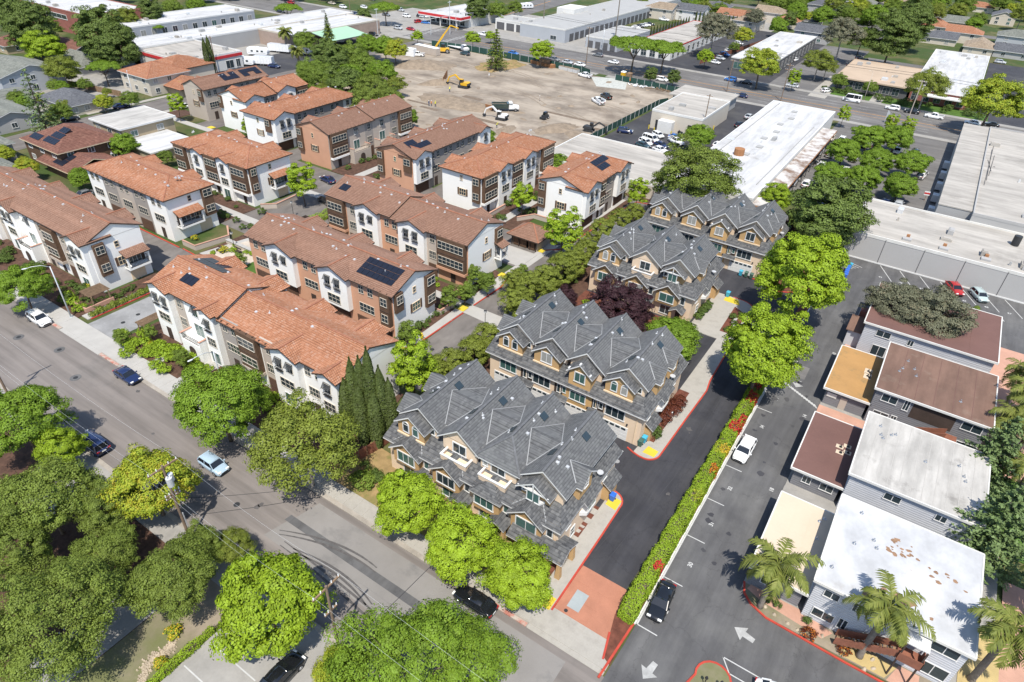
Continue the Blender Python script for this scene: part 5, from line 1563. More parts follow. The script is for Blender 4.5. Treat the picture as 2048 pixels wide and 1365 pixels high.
# outside stair with timber guard, canopy over the landing
def stair(h, xa, xb, y, za, zb, wd=1.1, rail_mat='timber_red'):
    n = 14
    st = h.own('stair_flight', 'timber')
    for k in range(n):
        t = (k + .5) / n
        x = xa + (xb - xa) * t
        z = za + (zb - za) * t
        st.box(min(x, x + (xb - xa) / n * .95), max(x, x + (xb - xa) / n * .95), y - wd, y, z - .05, z)
    for yy in (y - wd, y):
        gd = h.own('stair_guard', rail_mat)
        gd.hexa([(xa, yy - .05, za), (xb, yy - .05, zb), (xb, yy + .05, zb), (xa, yy + .05, za)] if xb > xa else [(xb, yy - .05, zb), (xa, yy - .05, za), (xa, yy + .05, za), (xb, yy + .05, zb)],
                [(xa, yy - .05, za + .95), (xb, yy - .05, zb + .95), (xb, yy + .05, zb + .95), (xa, yy + .05, za + .95)] if xb > xa else [(xb, yy - .05, zb + .95), (xa, yy - .05, za + .95), (xa, yy + .05, za + .95), (xb, yy + .05, zb + .95)])
stair(h, 8.6, 13.6, 48.7, .3, 3.0)
dk = h.own('landing', 'timber_red'); dk.box(13.4, 15.4, 47.3, 49.0, 2.85, 3.0); dk.box(15.35, 15.4, 47.3, 49.0, 3.0, 3.95); dk.box(13.4, 15.4, 47.3, 47.35, 3.0, 3.95)
h.own('canopy', 'white_trim').box(13.3, 15.3, 47.5, 49.1, 5.3, 5.42)
for x in (13.5, 15.2): h.own('post', 'dark_brown').box(x - .07, x + .07, 47.4, 47.54, 0, 5.3)
h.done()
h = apartment('two-storey apartment block with grey weathered roof', 4.9, 18.5, 65.8, 78.9, 6.0, 'apartment_pale', 'roof_grey', .35, 10, 5, [(2.0, 1.2, 1.6, 1.0), (4.6, 4.3, 1.6, .9), (5.6, 1.2, 1.8, 1.0), (9.5, 4.3, 1.0, .8), (8.6, 1.1, 1.6, 1.2)])
roofbits(h, [(6.6, 76.6), (7.2, 74.4), (8.0, 75.6), (8.4, 76.0), (12, 73), (15.4, 74.6), (16, 73), (16.2, 72.2), (6.9, 74.9)], 6.02); h.done()
h = apartment('two-storey apartment block with brown roof and timber stairs', 4.7, 18.6, 84.6, 97.8, 6.0, 'apartment_grey', 'roof_brown', .35, 5, 6, [(1.8, 4.3, 1.8, 1.1), (3.9, 4.0, .6, 1.6), (1.6, 1.3, 1.8, 1.1), (3.2, 1.0, .6, 1.5), (11.5, 4.3, 2.2, 1.1), (11.9, 1.2, 2.2, 1.1)], w_wins=[(2.2, 4.2, .6, .9), (9.0, 4.2, .6, .9)])
roofbits(h, [(6.9, 90.6), (7.2, 91.6), (8.6, 92.4), (9, 90.8), (7.6, 94), (14.6, 88.2)], 6.02)
stair(h, 14.2, 8.4, 84.4, 2.9, .3); stair(h, 8.4, 11.8, 83.4, .3, 2.0)
h.own('landing', 'timber_red').box(13.8, 15.6, 83.2, 84.7, 2.8, 2.95)
rc = h.own('recess_shade_panel', 'dark_brown'); h.fbox(rc, 'S', 4.6, 9.6, .0, .03, 3.2, 5.5)  # dark panel on the flat wall, coloured as the shade of a recess
h.done()
h = apartment('two-storey white apartment block under the grey-leaved trees', .5, 18.5, 101.4, 116.5, 6.0, 'apartment_pale', 'roof_brown_dark', .35, 4, 7, [(2.8, 4.2, 1.9, 1.0), (3.0, .8, 1.9, 1.7), (6.6, 4.2, .7, .9)])
mb = h.own('annex', 'apartment_pale'); mb.box(-1.2, .85, 103.2, 108, 0, 2.9)
h.own('annex_roof', 'roof_brown').box(-1.5, .8, 102.9, 108.3, 2.9, 3.05)
h.own('chimney', 'wall_brick').box(-.6, .7, 109.5, 111.2, 0, 3.4)
h.done()
def row_windows(h, face, L, n, z, w_, hh, mat='wall_grey', pane='glass', m_=2, k=2, u0=0.0):
    for i in range(n):
        h.win(face, u0 + L * (i + .5) / n, z, w_, hh, k, m_, .1, mat, pane)
h = flat('warehouse', 'long low building with panelled grey wall along the angled stalls', -8.0, 60, 137.2, 157.5, 5.2, 'panel_grey', 'roof_gravel', 'warehouse', units=14, seed=21)
for k in range(9):
    x = -1.3 + k * 6.85
    j = h.own('panel_joint', 'wall_dark'); j.box(x - .05, x + .05, 137.15, 137.21, 0, 5.2)
h.own('base_trim', 'white_trim').box(-8, 60, 137.1, 137.2, 0, .25)
for x in (2, 8.4, 15.4, 22.4):
    h.own('rooftop_unit', 'wall_grey').box(x - .8, x + .8, 139.2, 140.4, 5.2, 5.6); h.own('rooftop_vent', 'rust').box(x - .3, x + .3, 140.4, 141, 5.2, 6.0)
h.own('flue', 'dark_metal').cyl(19.8, 150.8, 5.2, 7.2, .7, 12)
h.done()
h = flat('warehouse', 'tall flat-roofed building with roof pipes beside the round-tree car park', 11.6, 60, 157.6, 232, 7.0, 'wall_grey', 'roof_gravel', 'warehouse', units=26, seed=22, fascia='wall_grey')
h.own('wing', 'wall_grey').box(5.2, 11.7, 160, 232.5, 0, 6.6)
h.own('wing_roof', 'roof_gravel').box(5.1, 11.7, 159.9, 232.6, 6.6, 6.85)
for k in range(5):
    p_ = h.own('roof_pipe_run', 'wall_dark')
    p_.bar((12.6 + .3 * k, 178 + 4 * k, 7.1), (13.2 + .25 * k * (-1) ** k, 214 - 5 * k, 7.1), .09)
for x, y in ((24, 196), (24, 208), (28, 186), (33, 205)):
    u = h.own('rooftop_unit', 'roof_silver'); u.box(x - 1.6, x + 1.6, y - .9, y + .9, 7.0, 8.0)
for k in range(5):
    u = h.own('wall_unit', 'galvanised'); u.box(3.9, 5.2, 170 + k * 9.4, 172 + k * 9.4, .4, 2.0)
h.done()
h = flat('warehouse', 'long white-roofed workshop with a covered side loading strip', -47.4, -28.6, 141, 225.6, 5.0, 'wall_white', 'roof_white', 'warehouse', units=6, seed=23, par=.25, fascia='white_trim')
tp, e2 = h.own('canopy', 'canopy_rusty'), h.own('canopy_edge', 'rust')
tp.box(-28.5, -24.6, 140.5, 209.5, 4.0, 4.2); e2.box(-28.5, -24.5, 140.4, 209.6, 3.7, 4.0)
for k in range(9):
    h.own('roof_light', 'roof_silver').box(-39.5 + (k % 2) * 1.1, -38.0 + (k % 2) * 1.1, 152 + k * 8, 153.8 + k * 8, 5.02, 5.3)
sm = h.own('roof_pipe_run', 'wall_grey'); sm.bar((-45.2, 168, 5.15), (-45.0, 224, 5.15), .18); sm.bar((-30.5, 150, 5.15), (-30.3, 205, 5.15), .18)
for k in range(16): h.own('canopy_post', 'dark_metal').box(-24.9, -24.75, 142 + 4.4 * k, 142.15 + 4.4 * k, 0, 4)
h.own('flue', 'rust').cyl(-40.2, 167.5, 5, 6.6, 1.3, 12)
h.done()
h = flat('workshop', 'pale concrete workshop beside the fenced site and parked cars', -73.2, -57.6, 189, 213.4, 5.2, 'wall_cream', 'roof_gravel', 'workshop', units=3, seed=24, fascia='wall_white')
h.door('S', 2.4, 1.6, 2.6, 'dark_metal', .1); h.door('S', 13.2, 3.2, 3.0, 'black_plastic', .1, 'roller_door')
h.own('annex', 'wall_white').box(-70, -65.6, 186.6, 189, 0, 3.4)
for x, y in ((-72.9, 187.6), (-70.6, 186.2), (-65.3, 186.2), (-58, 196), (-57.2, 200)):
    h.own('bollard', 'yellow_paint').cyl(x, y, 0, 1.2, .16, 8)
h.own('front_canopy', 'roof_gravel').box(-78.4, -59.4, 215, 229.6, 3.6, 4.0); h.own('front_canopy_wall', 'wall_grey').box(-78, -60, 218, 229, 0, 3.6)
h.done()
h = flat('garage_block', 'low pale block behind the townhouses and the site fence', -81, -48, 138, 160.4, 3.4, 'wall_cream', 'roof_gravel', 'building', units=2, seed=25, fascia='wall_white')
h.done()
# beyond the boulevard
h = flat('office', 'tan-roofed low office across the boulevard', -38.6, -14.4, 281, 318, 4.0, 'wall_dark', 'roof_tan', 'office', units=9, seed=26, fascia='roof_tan', oh=.9, par=.2)
row_windows(h, 'S', 22, 7, .8, 2.2, 2.2); h.done()
h = flat('office', 'white-roofed brown office beside the big street tree', -13.6, 6.5, 281, 366, 4.4, 'wall_brick', 'roof_white', 'office', units=7, seed=27, fascia='white_trim', oh=.4, par=.3)
row_windows(h, 'S', 18, 5, .6, 2.0, 2.6); h.own('entrance_canopy', 'white_trim').box(-8, 4, 277, 281, 3.0, 3.4); h.done()
h = flat('shop', 'white-roofed shop with dark front and a striped side path', -79, -62.4, 280, 352, 5.0, 'wall_dark', 'roof_white', 'shop', units=4, seed=28, fascia='white_trim', par=.25)
row_windows(h, 'E', 70, 12, .6, 2.2, 3.0); h.win('S', 3, 1.2, 3, 2.4, 2, 1, .1, 'wall_grey', 'glass_teal'); h.done()
h = flat('shop', 'white building behind the umbrella pine', -122, -104, 279, 352, 4.6, 'wall_white', 'roof_gravel', 'shop', units=3, seed=29, fascia='red_trim', par=.2)
row_windows(h, 'S', 16, 4, .4, 2.4, 3.0, 'white_trim'); row_windows(h, 'E', 70, 12, .6, 2.4, 2.6, 'white_trim'); h.done()
h = flat('storage_units', 'long pale storage building with a row of dark roller doors', -178, -154, 278, 440, 5.4, 'wall_bluegrey', 'roof_silver', 'storage', units=4, seed=30, fascia='fascia_pale', par=.4)
for k in range(30): h.door('E', 6 + k * 5.0, 3.6, 3.2, 'wall_dark', .1, 'roller_door', d=.02, rows=2)
h.win('S', 18, .8, 3, 1.6, 2); h.own('tower', 'wall_white').box(-182, -172, 318, 332, 0, 7.5); h.done()
h = flat('storage_units', 'short pale storage block beside its long neighbour', -143.4, -128, 278, 312, 4.4, 'wall_bluegrey', 'roof_silver', 'storage', units=2, seed=31, fascia='fascia_pale', par=.3)
for k in range(4): h.door('S', 2.4 + k * 3.6, 2.4, 2.8, 'wall_dark', .1, 'roller_door', d=.02, rows=2)
h.done()
h = flat('car_wash', 'open-fronted car wash at the street corner', -196, -178.2, 284, 298, 4.2, 'wall_white', 'roof_silver', 'car wash', units=2, seed=32)
for k in range(3): h.door('S', 3 + k * 5.6, 4.4, 3.2, 'wall_dark', .05, 'bay_shade_panel', d=.02)  # closed dark panels, coloured as the shade inside the open bays
h.done()
h = flat('petrol_station', 'corner station with a red and white fascia canopy', -230, -206, 276, 306, 4.6, 'wall_white', 'roof_white', 'station', units=5, seed=33, fascia='white_trim')
for q in ((-231, -205, 268.4, 276), ): h.own('canopy', 'red_trim').box(q[0], q[1], q[2], q[3], 4.2, 5.2); h.own('canopy_roof', 'roof_white').box(q[0] + .4, q[1] - .4, q[2] + .4, q[3] - .1, 5.2, 5.3); h.own('canopy_band', 'white_trim').box(q[0] - .03, q[1] + .03, q[2] - .03, q[3], 3.8, 4.2)
for x in (-228, -218, -208): h.own('canopy_post', 'wall_white').box(x - .2, x + .2, 269, 269.4, 0, 3.8)
row_windows(h, 'S', 22, 6, .5, 2.4, 2.6); h.done()
# upper left
h = flat('workshop_row', 'long pale row of workshop units with square openings', -306, -285, 152, 215, 4.8, 'wall_bluegrey', 'roof_white', 'building', units=8, seed=34, fascia='white_trim')
for k in range(13):
    h.win('E', 3 + k * 4.75, .5, 2.1, 2.8, 2, 1, .12, 'wall_white')
h.done()
h = flat('showroom', 'white showroom with red roof band beside the caravans', -250, -219.4, 134, 157, 5.2, 'wall_white', 'roof_gravel', 'showroom', units=7, seed=35, fascia='white_trim')
h.own('red_band', 'red_trim').box(-219.42, -219.2, 134, 157.2, 4.0, 4.9); h.own('red_band', 'red_trim').box(-250, -219.4, 133.8, 133.98, 4.0, 4.9)
h.win('E', 17.5, .4, 3.0, 2.6, 2, 1); h.win('E', 21, .4, 1.6, 2.6, 2, 1)
h.done()
h = flat('showroom', 'long white-roofed hall behind the caravans', -262, -246, 134, 240, 5.6, 'wall_grey', 'roof_white', 'showroom', units=16, seed=36, fascia='white_trim'); h.done()
h = flat('hall', 'white-roofed hall with brown block wall and green canopy', -246, -226, 186, 236, 5.6, 'wall_block', 'roof_white', 'hall', units=3, seed=37, fascia='wall_cream')
tp, e2 = h.own('canopy_roof', 'green_metal'), h.own('canopy_edge', 'wall_dark')
roof_plane(tp, e2, [(-214, 196, 4.0), (-214, 216, 4.0), (-226, 216, 5.6), (-226, 196, 5.6)], 0, .3)
for y in (197, 206, 215): h.own('canopy_post', 'wall_grey').box(-215, -214.7, y, y + .3, 0, 4.0)
h.done()
h = flat('office', 'red brick office block with ribbon windows', -380, -300, 146, 172, 8.5, 'wall_brick', 'roof_white', 'office', units=8, seed=38, fascia='wall_brick')
for z in (5.2, ): h.win('S', 38, z, 54, 1.6, 14, 1, .2, 'white_trim', 'glass')
h.done()
def house(label, x0, x1, y0, y1, ze, zr, axis, wall, roof, hips=(True, True), group=None, wins=3, name='house', cap=None, done=True, fascia='white_trim'):
    h = House(name, label, x0, x1, y0, y1, 'house', group)
    h.wallbox(x0, x1, y0, y1, 0, ze, wall, zr, axis, (not hips[0], not hips[1]))
    h.gable(x0, x1, y0, y1, ze, zr, axis, roof, fascia, .6, .5, step=.45, hips=hips, cap=cap)
    for i in range(wins):
        for z in ([.9, ze - 1.9] if ze > 4.6 else [1.0]):
            h.win('S', (x1 - x0) * (i + .5) / wins, z, 1.5, 1.2, 2, 1, .1, 'white_trim')
            h.win('E', (y1 - y0) * (i + .5) / wins, z, 1.3, 1.2, 2, 1, .1, 'white_trim')
    if done: h.done()
    return h
h = house('two-storey cream house with orange tile hip roofs', -223, -208, 114, 128, 5.6, 8.2, 'y', 'wall_cream', 'tile_orange', done=False, cap='tile_cap')
h.gable(-226, -212, 124, 140, 5.4, 8.0, 'x', 'tile_orange', 'dark_brown', .6, .5, hips=(True, True)); h.wallbox(-226, -212, 124, 140, 0, 5.4, 'wall_cream')
h.gable(-208, -200, 119, 131, 2.7, 4.6, 'x', 'tile_orange', 'dark_brown', .6, .5, hips=(False, True)); h.wallbox(-208, -200.4, 119.5, 130.5, 0, 2.7, 'wall_tan'); h.done()
h = flat('apartment_house', 'tan two-storey house with flat weathered white roof', -181, -168, 82, 96, 5.8, 'wall_tan', 'roof_grey', 'house', None, .15, 'white_trim', .5, 0, 0, 41)
for u in (2.2, 7.4): h.win('S', u, 3.4, 1.6, 1.3, 2, 1, .1, 'white_trim')
h.win('S', 11.5, 3.4, 1.2, 1.3, 2, 1, .1, 'white_trim')
for u in (3, 10): h.win('E', u, 3.4, 1.6, 1.3, 2, 1, .1, 'white_trim'); h.win('E', u, .8, 1.6, 1.6, 2, 1, .1, 'white_trim')
h.done()
h = flat('garage_house', 'low annex with flat white roof beside the tan house', -167.4, -155.6, 81.5, 93, 2.9, 'wall_tan', 'roof_white', 'house', None, .1, 'fascia_pale', .5, 0, 0, 42); h.done()
h = house('dark house with red-brown shingle roof and solar panels', -180, -164, 65, 79, 5.6, 8.6, 'x', 'wood_brown', 'shingle_red', done=False, fascia='cream_trim')
h.gable(-171, -157.4, 63.4, 74, 2.9, 4.6, 'x', 'shingle_red', 'cream_trim', .6, .5, hips=(False, False)); h.wallbox(-170, -158, 64, 73.4, 0, 2.9, 'wood_brown')
zz = lambda y: 8.6 - abs(y - 72) * 3.0 / 7
solar(h, ((-178, 65.6, zz(65.6)), (1.05, 0, 0), (0, 1.7, zz(67.3) - zz(65.6))), 4, 1, None)
for r, (c0, n_) in enumerate(((-172.6, 5), (-172, 4), (-171.5, 3))): solar(h, ((c0, 66 + 1.75 * r, zz(66 + 1.75 * r)), (1.05, 0, 0), (0, 1.7, .72)), n_, 1, None)
z3 = lambda y: 4.6 - abs(y - 68.7) * 1.7 / 5.3
solar(h, ((-166, 63.8, z3(63.8)), (1.05, 0, 0), (0, 1.9, z3(65.7) - z3(63.8))), 4, 2, None)
h.done()
house('pale house with slate-grey hip roof by the side street', -221, -205.6, 88, 98, 3.2, 5.4, 'x', 'wall_cream', 'shingle_slate')
house('large pale two-storey house with green-grey gable roof', -258, -238, 86, 104, 5.6, 8.0, 'x', 'wall_bluegrey', 'shingle_green', (False, False))
house('grey-roofed house behind the spiky conifer', -226, -204, 66, 80, 3.2, 5.2, 'x', 'wall_grey', 'shingle_green', (False, False))
house('grey-green shingled house with a single panel beside the red-brown house', -196, -182, 50, 63, 4.6, 7.4, 'x', 'wall_grey', 'shingle_green', (True, True))
house('green-grey roofed house at the end of the townhouse lane', -182, -170, 48, 58, 3.0, 5.4, 'x', 'wall_grey', 'shingle_green', (True, True))
house('white-edged low house with grey roof beside the conifer', -236, -222, 78, 88, 2.9, 4.2, 'y', 'white_trim', 'shingle_green', (False, False))
for i, (px, py, lab, rf, wl, ze, ax) in enumerate((
        (330, 92, 'tan-roofed house among dark redwoods', 'shingle_tan', 'wall_tan', 3.2, 'x'), (150, 95, 'brown-roofed hall beyond the bright tree', 'shingle_red', 'wall_dark', 3.4, 'x'), (40, 80, 'brown gabled roof half hidden by a dark tree', 'shingle_red', 'wall_tan', 3.2, 'y'),
        (170, 120, 'grey-roofed shed beside the brown hall', 'shingle_green', 'wall_grey', 3.0, 'x'),
        (1325, 14, 'cream house with tan roof behind the storage yard', 'shingle_tan', 'wall_cream', 5.4, 'x'), (1385, 18, 'pale house with solar strip and brown roof', 'shingle_slate', 'wall_white', 5.4, 'x'), (1435, 12, 'pale blue house among trees behind the storage yard', 'shingle_slate', 'wall_bluegrey', 5.2, 'y'),
        (1470, 28, 'peach-roofed house behind the brown tree', 'tile_orange', 'wall_cream', 4.8, 'x'), (1500, 38, 'tan gabled house behind the white-roofed shop', 'shingle_tan', 'wall_cream', 4.8, 'y'), (1545, 22, 'peach house with wide tan roof', 'shingle_tan', 'wall_cream', 5.2, 'x'),
        (1580, 38, 'small peach roof beside the wide tan roof', 'tile_orange', 'wall_cream', 3.6, 'y'), (1630, 60, 'long grey-roofed house behind the white-roofed shop', 'shingle_slate', 'wall_grey', 5.0, 'x'), (1650, 8, 'dark two-storey house with slate roof', 'shingle_slate', 'wall_grey', 5.6, 'x'), (1612, 38, 'low slate roof among garden trees', 'shingle_slate', 'wall_grey', 3.2, 'x'),
        (1880, 72, 'slate-roofed house behind the white-roofed office', 'shingle_slate', 'wall_cream', 3.2, 'x'), (1930, 62, 'orange-tiled house in two tiers', 'tile_orange', 'wall_cream', 5.0, 'x'), (1870, 48, 'small orange roof among hedges', 'tile_orange', 'wall_cream', 3.2, 'y'),
        (1905, 40, 'grey-tan roofed bungalow among garden trees', 'shingle_green', 'wall_cream', 3.2, 'x'), (2035, 70, 'pale blue house with grey roof at the lane end', 'shingle_green', 'wall_bluegrey', 5.2, 'x'), (2030, 100, 'grey-roofed cottage with pale drive', 'shingle_slate', 'wall_grey', 3.2, 'x'),
        (1960, 90, 'brown-roofed bungalow behind the white-roofed office', 'shingle_tan', 'wall_cream', 3.2, 'y'), (1960, 12, 'red-tiled bungalow near the horizon', 'tile_orange', 'wall_cream', 3.2, 'x'), (1790, 5, 'far tan house beside the park lawn', 'shingle_tan', 'wall_cream', 4.8, 'x'), (2010, 30, 'far pale house between garden trees', 'shingle_slate', 'wall_cream', 4.8, 'y'),
        (1725, 3, 'far grey-roofed house above the park lawn', 'shingle_green', 'wall_grey', 4.8, 'x'), (1840, 25, 'tan bungalow beside the park lawn', 'shingle_tan', 'wall_cream', 3.0, 'x'))):
    x, y = g(px, py, ze)
    a, b = (8, 6) if ax == 'x' else (6, 8)
    house(lab, x - a, x + a, y - b, y + b, ze, ze + 2.4, ax, wl, rf, (i % 2 == 0, i % 3 == 0), wins=2)
def leaf_mesh(name, C, N, size, rng, mat, aspect=.62, jit=.35):
    """one rhombic leaf (or leaf spray) per centre C, facing N"""
    n = len(C)
    N = N + rng.normal(0, jit, (n, 3))
    N /= np.linalg.norm(N, axis=1)[:, None] + 1e-9
    R = rng.normal(0, 1, (n, 3))
    T = np.cross(N, R); T /= np.linalg.norm(T, axis=1)[:, None] + 1e-9
    B = np.cross(N, T)
    s = (size * rng.uniform(.65, 1.3, n))[:, None]
    fold = N * s * .18
    V = np.empty((n, 4, 3))
    V[:, 0] = C - T * s * .5
    V[:, 1] = C - B * s * .5 * aspect + fold
    V[:, 2] = C + T * s * .5
    V[:, 3] = C + B * s * .5 * aspect + fold
    me = bpy.data.meshes.new(name)
    me.vertices.add(n * 4); me.loops.add(n * 4); me.polygons.add(n)
    me.vertices.foreach_set('co', V.reshape(-1).astype(np.float32))
    me.loops.foreach_set('vertex_index', np.arange(n * 4, dtype=np.int32))
    me.polygons.foreach_set('loop_start', np.arange(0, n * 4, 4, dtype=np.int32))
    me.update(calc_edges=True)
    me.materials.append(MATS[mat])
    return me
def blob_crown(rng, rx, rz, zc, nclump, nleaf, cr, low=-.55, flat_top=0.0, hollow=.55):
    """leaf clumps spread through the outer shell of an uneven ellipsoid"""
    out, nor = [], []
    ph = rng.uniform(0, 6.28, 6)
    for _ in range(nclump):
        while True:
            d = rng.normal(0, 1, 3); d /= np.linalg.norm(d)
            if d[2] > low: break
        a = math.atan2(d[1], d[0])
        lump = 1 + .12 * math.sin(3 * a + ph[0]) + .10 * math.sin(5 * a + ph[1] + 2 * d[2]) + .09 * math.sin(6 * d[2] + ph[2] + 2 * a)
        r = (hollow + (1 - hollow) * rng.random() ** .4) * lump
        c = np.array([d[0] * rx * r, d[1] * rx * r, zc + d[2] * rz * r * (1 - flat_top * max(0, d[2]))])
        m_ = int(nleaf * rng.uniform(.6, 1.4))
        q = rng.normal(0, 1, (m_, 3)); q /= np.linalg.norm(q, axis=1)[:, None]
        q[:, 2] = np.abs(q[:, 2]) - .12
        k = cr * rng.uniform(.5, 1.3)
        p = c + q * k * (.55 + .45 * rng.random((m_, 1))) * np.array([1.1, 1.1, .8])
        out.append(p); nor.append(q + d * .3 + np.array([0, 0, .25]))
    return np.vstack(out), np.vstack(nor)
def limbs(rng, h0, rx, rz, zc, r0, n=6, sides=7, fork=.35):
    mb = MB()
    z1 = zc - rz * fork
    lean = rng.uniform(-.25, .25, 2)
    top = (lean[0], lean[1], z1)
    mb.tube([(0, 0, -.1), (0, 0, .4), (lean[0] * .5, lean[1] * .5, z1 * .6), top], [r0 * 1.35, r0, r0 * .82, r0 * .66], sides)
    for k in range(n):
        a = 2 * math.pi * k / n + rng.uniform(-.4, .4)
        e = rng.uniform(.45, .8)
        tip = (math.cos(a) * rx * e, math.sin(a) * rx * e, zc + rz * rng.uniform(-.1, .55))
        mid = (top[0] + (tip[0] - top[0]) * .45, top[1] + (tip[1] - top[1]) * .45, z1 + (tip[2] - z1) * .6)
        mb.tube([(top[0], top[1], z1 - .3), mid, tip], [r0 * .5, r0 * .3, r0 * .1], 5, False)
    return mb
PROTO = {}
def proto(key, name, crown_me, trunk_mb, bark):
    r = thing(name, 'x', 'tree')
    t = trunk_mb.build('trunk', bark, r, True) if trunk_mb else None
    c = link('crown', crown_me, None, r)
    PROTO[key] = r
    return r
BR, ZC = {}, {}
def measure(key, C):
    BR[key] = float(np.percentile(np.hypot(C[:, 0], C[:, 1]), 97))
    ZC[key] = float((np.percentile(C[:, 2], 2) + np.percentile(C[:, 2], 98)) / 2)
def mk_round(key, name, leaf, seed, rx=4.0, rz=3.4, zc=5.2, nclump=150, nleaf=60, cr=.95, size=.42, bark='bark', low=-.5, hollow=.55, r0=.2, flat_top=0, jit=.28, fork=.4):
    rng = np.random.default_rng(seed)
    size *= .60
    C, N = blob_crown(rng, rx, rz, zc, int(nclump * .92), int(nleaf * 2.9), cr, low, flat_top, hollow)
    measure(key, C)
    proto(key, name, leaf_mesh('crown', C, N, size, rng, leaf, jit=jit), limbs(rng, 0, rx, rz, zc, r0, fork=fork), bark)
def mk_conifer(key, name, leaf, seed, H=14, r=3.4, whorls=16, size=.5, droop=.25, n_per=10, base=.12, bark='bark', dens=26):
    rng = np.random.default_rng(seed)
    C, N = [], []
    mb = MB().tube([(0, 0, -.1), (0, 0, H * .5), (0, 0, H * .97)], [H * .022, H * .014, .03], 7)
    for w_ in range(whorls):
        t = w_ / (whorls - 1)
        z = H * (base + (1 - base) * t * .98)
        R = r * (1 - t) ** .8 * rng.uniform(.85, 1.12) + .15
        nb = max(4, int(n_per * (1 - .5 * t)))
        for b in range(nb):
            a = 2 * math.pi * (b + .5 * (w_ % 2)) / nb + rng.uniform(-.25, .25)
            RR = R * rng.uniform(.7, 1.15)
            m_ = int(dens * (.35 + RR / r))
            u = rng.random(m_) ** .6
            sp = .16 + .22 * u * RR * .35
            px = np.cos(a) * RR * u + rng.normal(0, 1, m_) * sp * .8
            py = np.sin(a) * RR * u + rng.normal(0, 1, m_) * sp * .8
            pz = z + .12 * RR * u - droop * RR * u * u + rng.normal(0, .10, m_)
            C.append(np.stack([px, py, pz], 1))
            N.append(np.tile([math.cos(a) * .25, math.sin(a) * .25, 1.0], (m_, 1)))
            if RR > .8 and b % 2 == 0:
                mb.tube([(0, 0, z), (math.cos(a) * RR * .8, math.sin(a) * RR * .8, z + .1 * RR - droop * RR * .6)], [.06, .015], 4, False)
    C, N = np.vstack(C), np.vstack(N)
    measure(key, C)
    proto(key, name, leaf_mesh('crown', C, N, size, rng, leaf, .5, .45), mb, bark)
def mk_column(key, name, leaf, seed, H=11, r=.85, n=6500, size=.26):
    rng = np.random.default_rng(seed)
    t = rng.random(n) ** .85
    prof = np.sin(np.pi * np.clip(t * .93 + .10, 0, 1)) ** .65
    a = rng.uniform(0, 6.28, n)
    R = r * prof * (1 + .12 * np.sin(4 * a + 9 * t)) * (.72 + .28 * rng.random(n))
    C = np.stack([np.cos(a) * R, np.sin(a) * R, .3 + t * H], 1)
    N = np.stack([np.cos(a), np.sin(a), .7 * np.ones(n)], 1)
    proto(key, name, leaf_mesh('crown', C, N, size, rng, leaf, .5, .4), MB().cyl(0, 0, -.1, H * .7, .14, 7, .05), 'bark')
def mk_palm(key, name, seed, H=7, nf=22, L=3.2, fan=False, r0=.24, size=.05, droop=1.0):
    rng = np.random.default_rng(seed)
    lv = MB()
    for k in range(nf):
        a = 2 * math.pi * k * .381966 * 1.0 + rng.uniform(-.2, .2)
        el = rng.uniform(-.35, 1.15)
        Lk = L * rng.uniform(.65, 1.12); dr = droop * rng.uniform(.7, 1.35)
        pts = []
        d = np.array([math.cos(a), math.sin(a)])
        p = np.array([0.0, 0.0, H]); e = el
        ns = 9
        for s_ in range(ns + 1):
            pts.append(p.copy())
            st = Lk / ns
            p = p + np.array([d[0] * math.cos(e) * st, d[1] * math.cos(e) * st, math.sin(e) * st])
            e -= dr * (.11 + .12 * s_ / ns) * 1.35
        lv.tube([tuple(q) for q in pts], [.045 * (1 - .8 * i / ns) for i in range(ns + 1)], 4, False)
        sidev = np.array([-d[1], d[0], 0])
        nl = 24 if not fan else 12
        for j in range(nl):
            t = (j + .6) / nl
            if t < .12: continue
            i = min(ns - 1, int(t * ns)); f_ = t * ns - i
            q = pts[i] * (1 - f_) + pts[i + 1] * f_
            tan = pts[i + 1] - pts[i]; tan /= np.linalg.norm(tan)
            ll = Lk * .26 * (math.sin(math.pi * min(1, t * .85 + .12)) ** .7) * rng.uniform(.8, 1.15)
            for sg in (-1, 1):
                dv = sidev * sg * .75 + tan * .55 + np.array([0, 0, rng.uniform(-.55, .05)])
                dv /= np.linalg.norm(dv)
                mid = q + dv * ll * .55 + np.array([0, 0, .02])
                tip = q + dv * ll + np.array([0, 0, -.22 * ll])
                ww = tan * size * 1.5
                lv.poly([tuple(q - ww), tuple(mid - ww), tuple(tip), tuple(mid + ww), tuple(q + ww)])
    r = thing(name, 'x', 'palm')
    cm = lv.mesh('crown'); cm.materials.append(MATS['leaf_palm'])
    tb = MB().tube([(0, 0, -.1), (0, 0, .5), (0, 0, H * .5), (0, 0, H - .5), (0, 0, H)], [r0 * 1.5, r0 * 1.1, r0, r0 * .85, r0 * .9], 9)
    tb.build('trunk', 'bark_palm', r, True)
    link('crown', cm, None, r)
    PROTO[key] = r
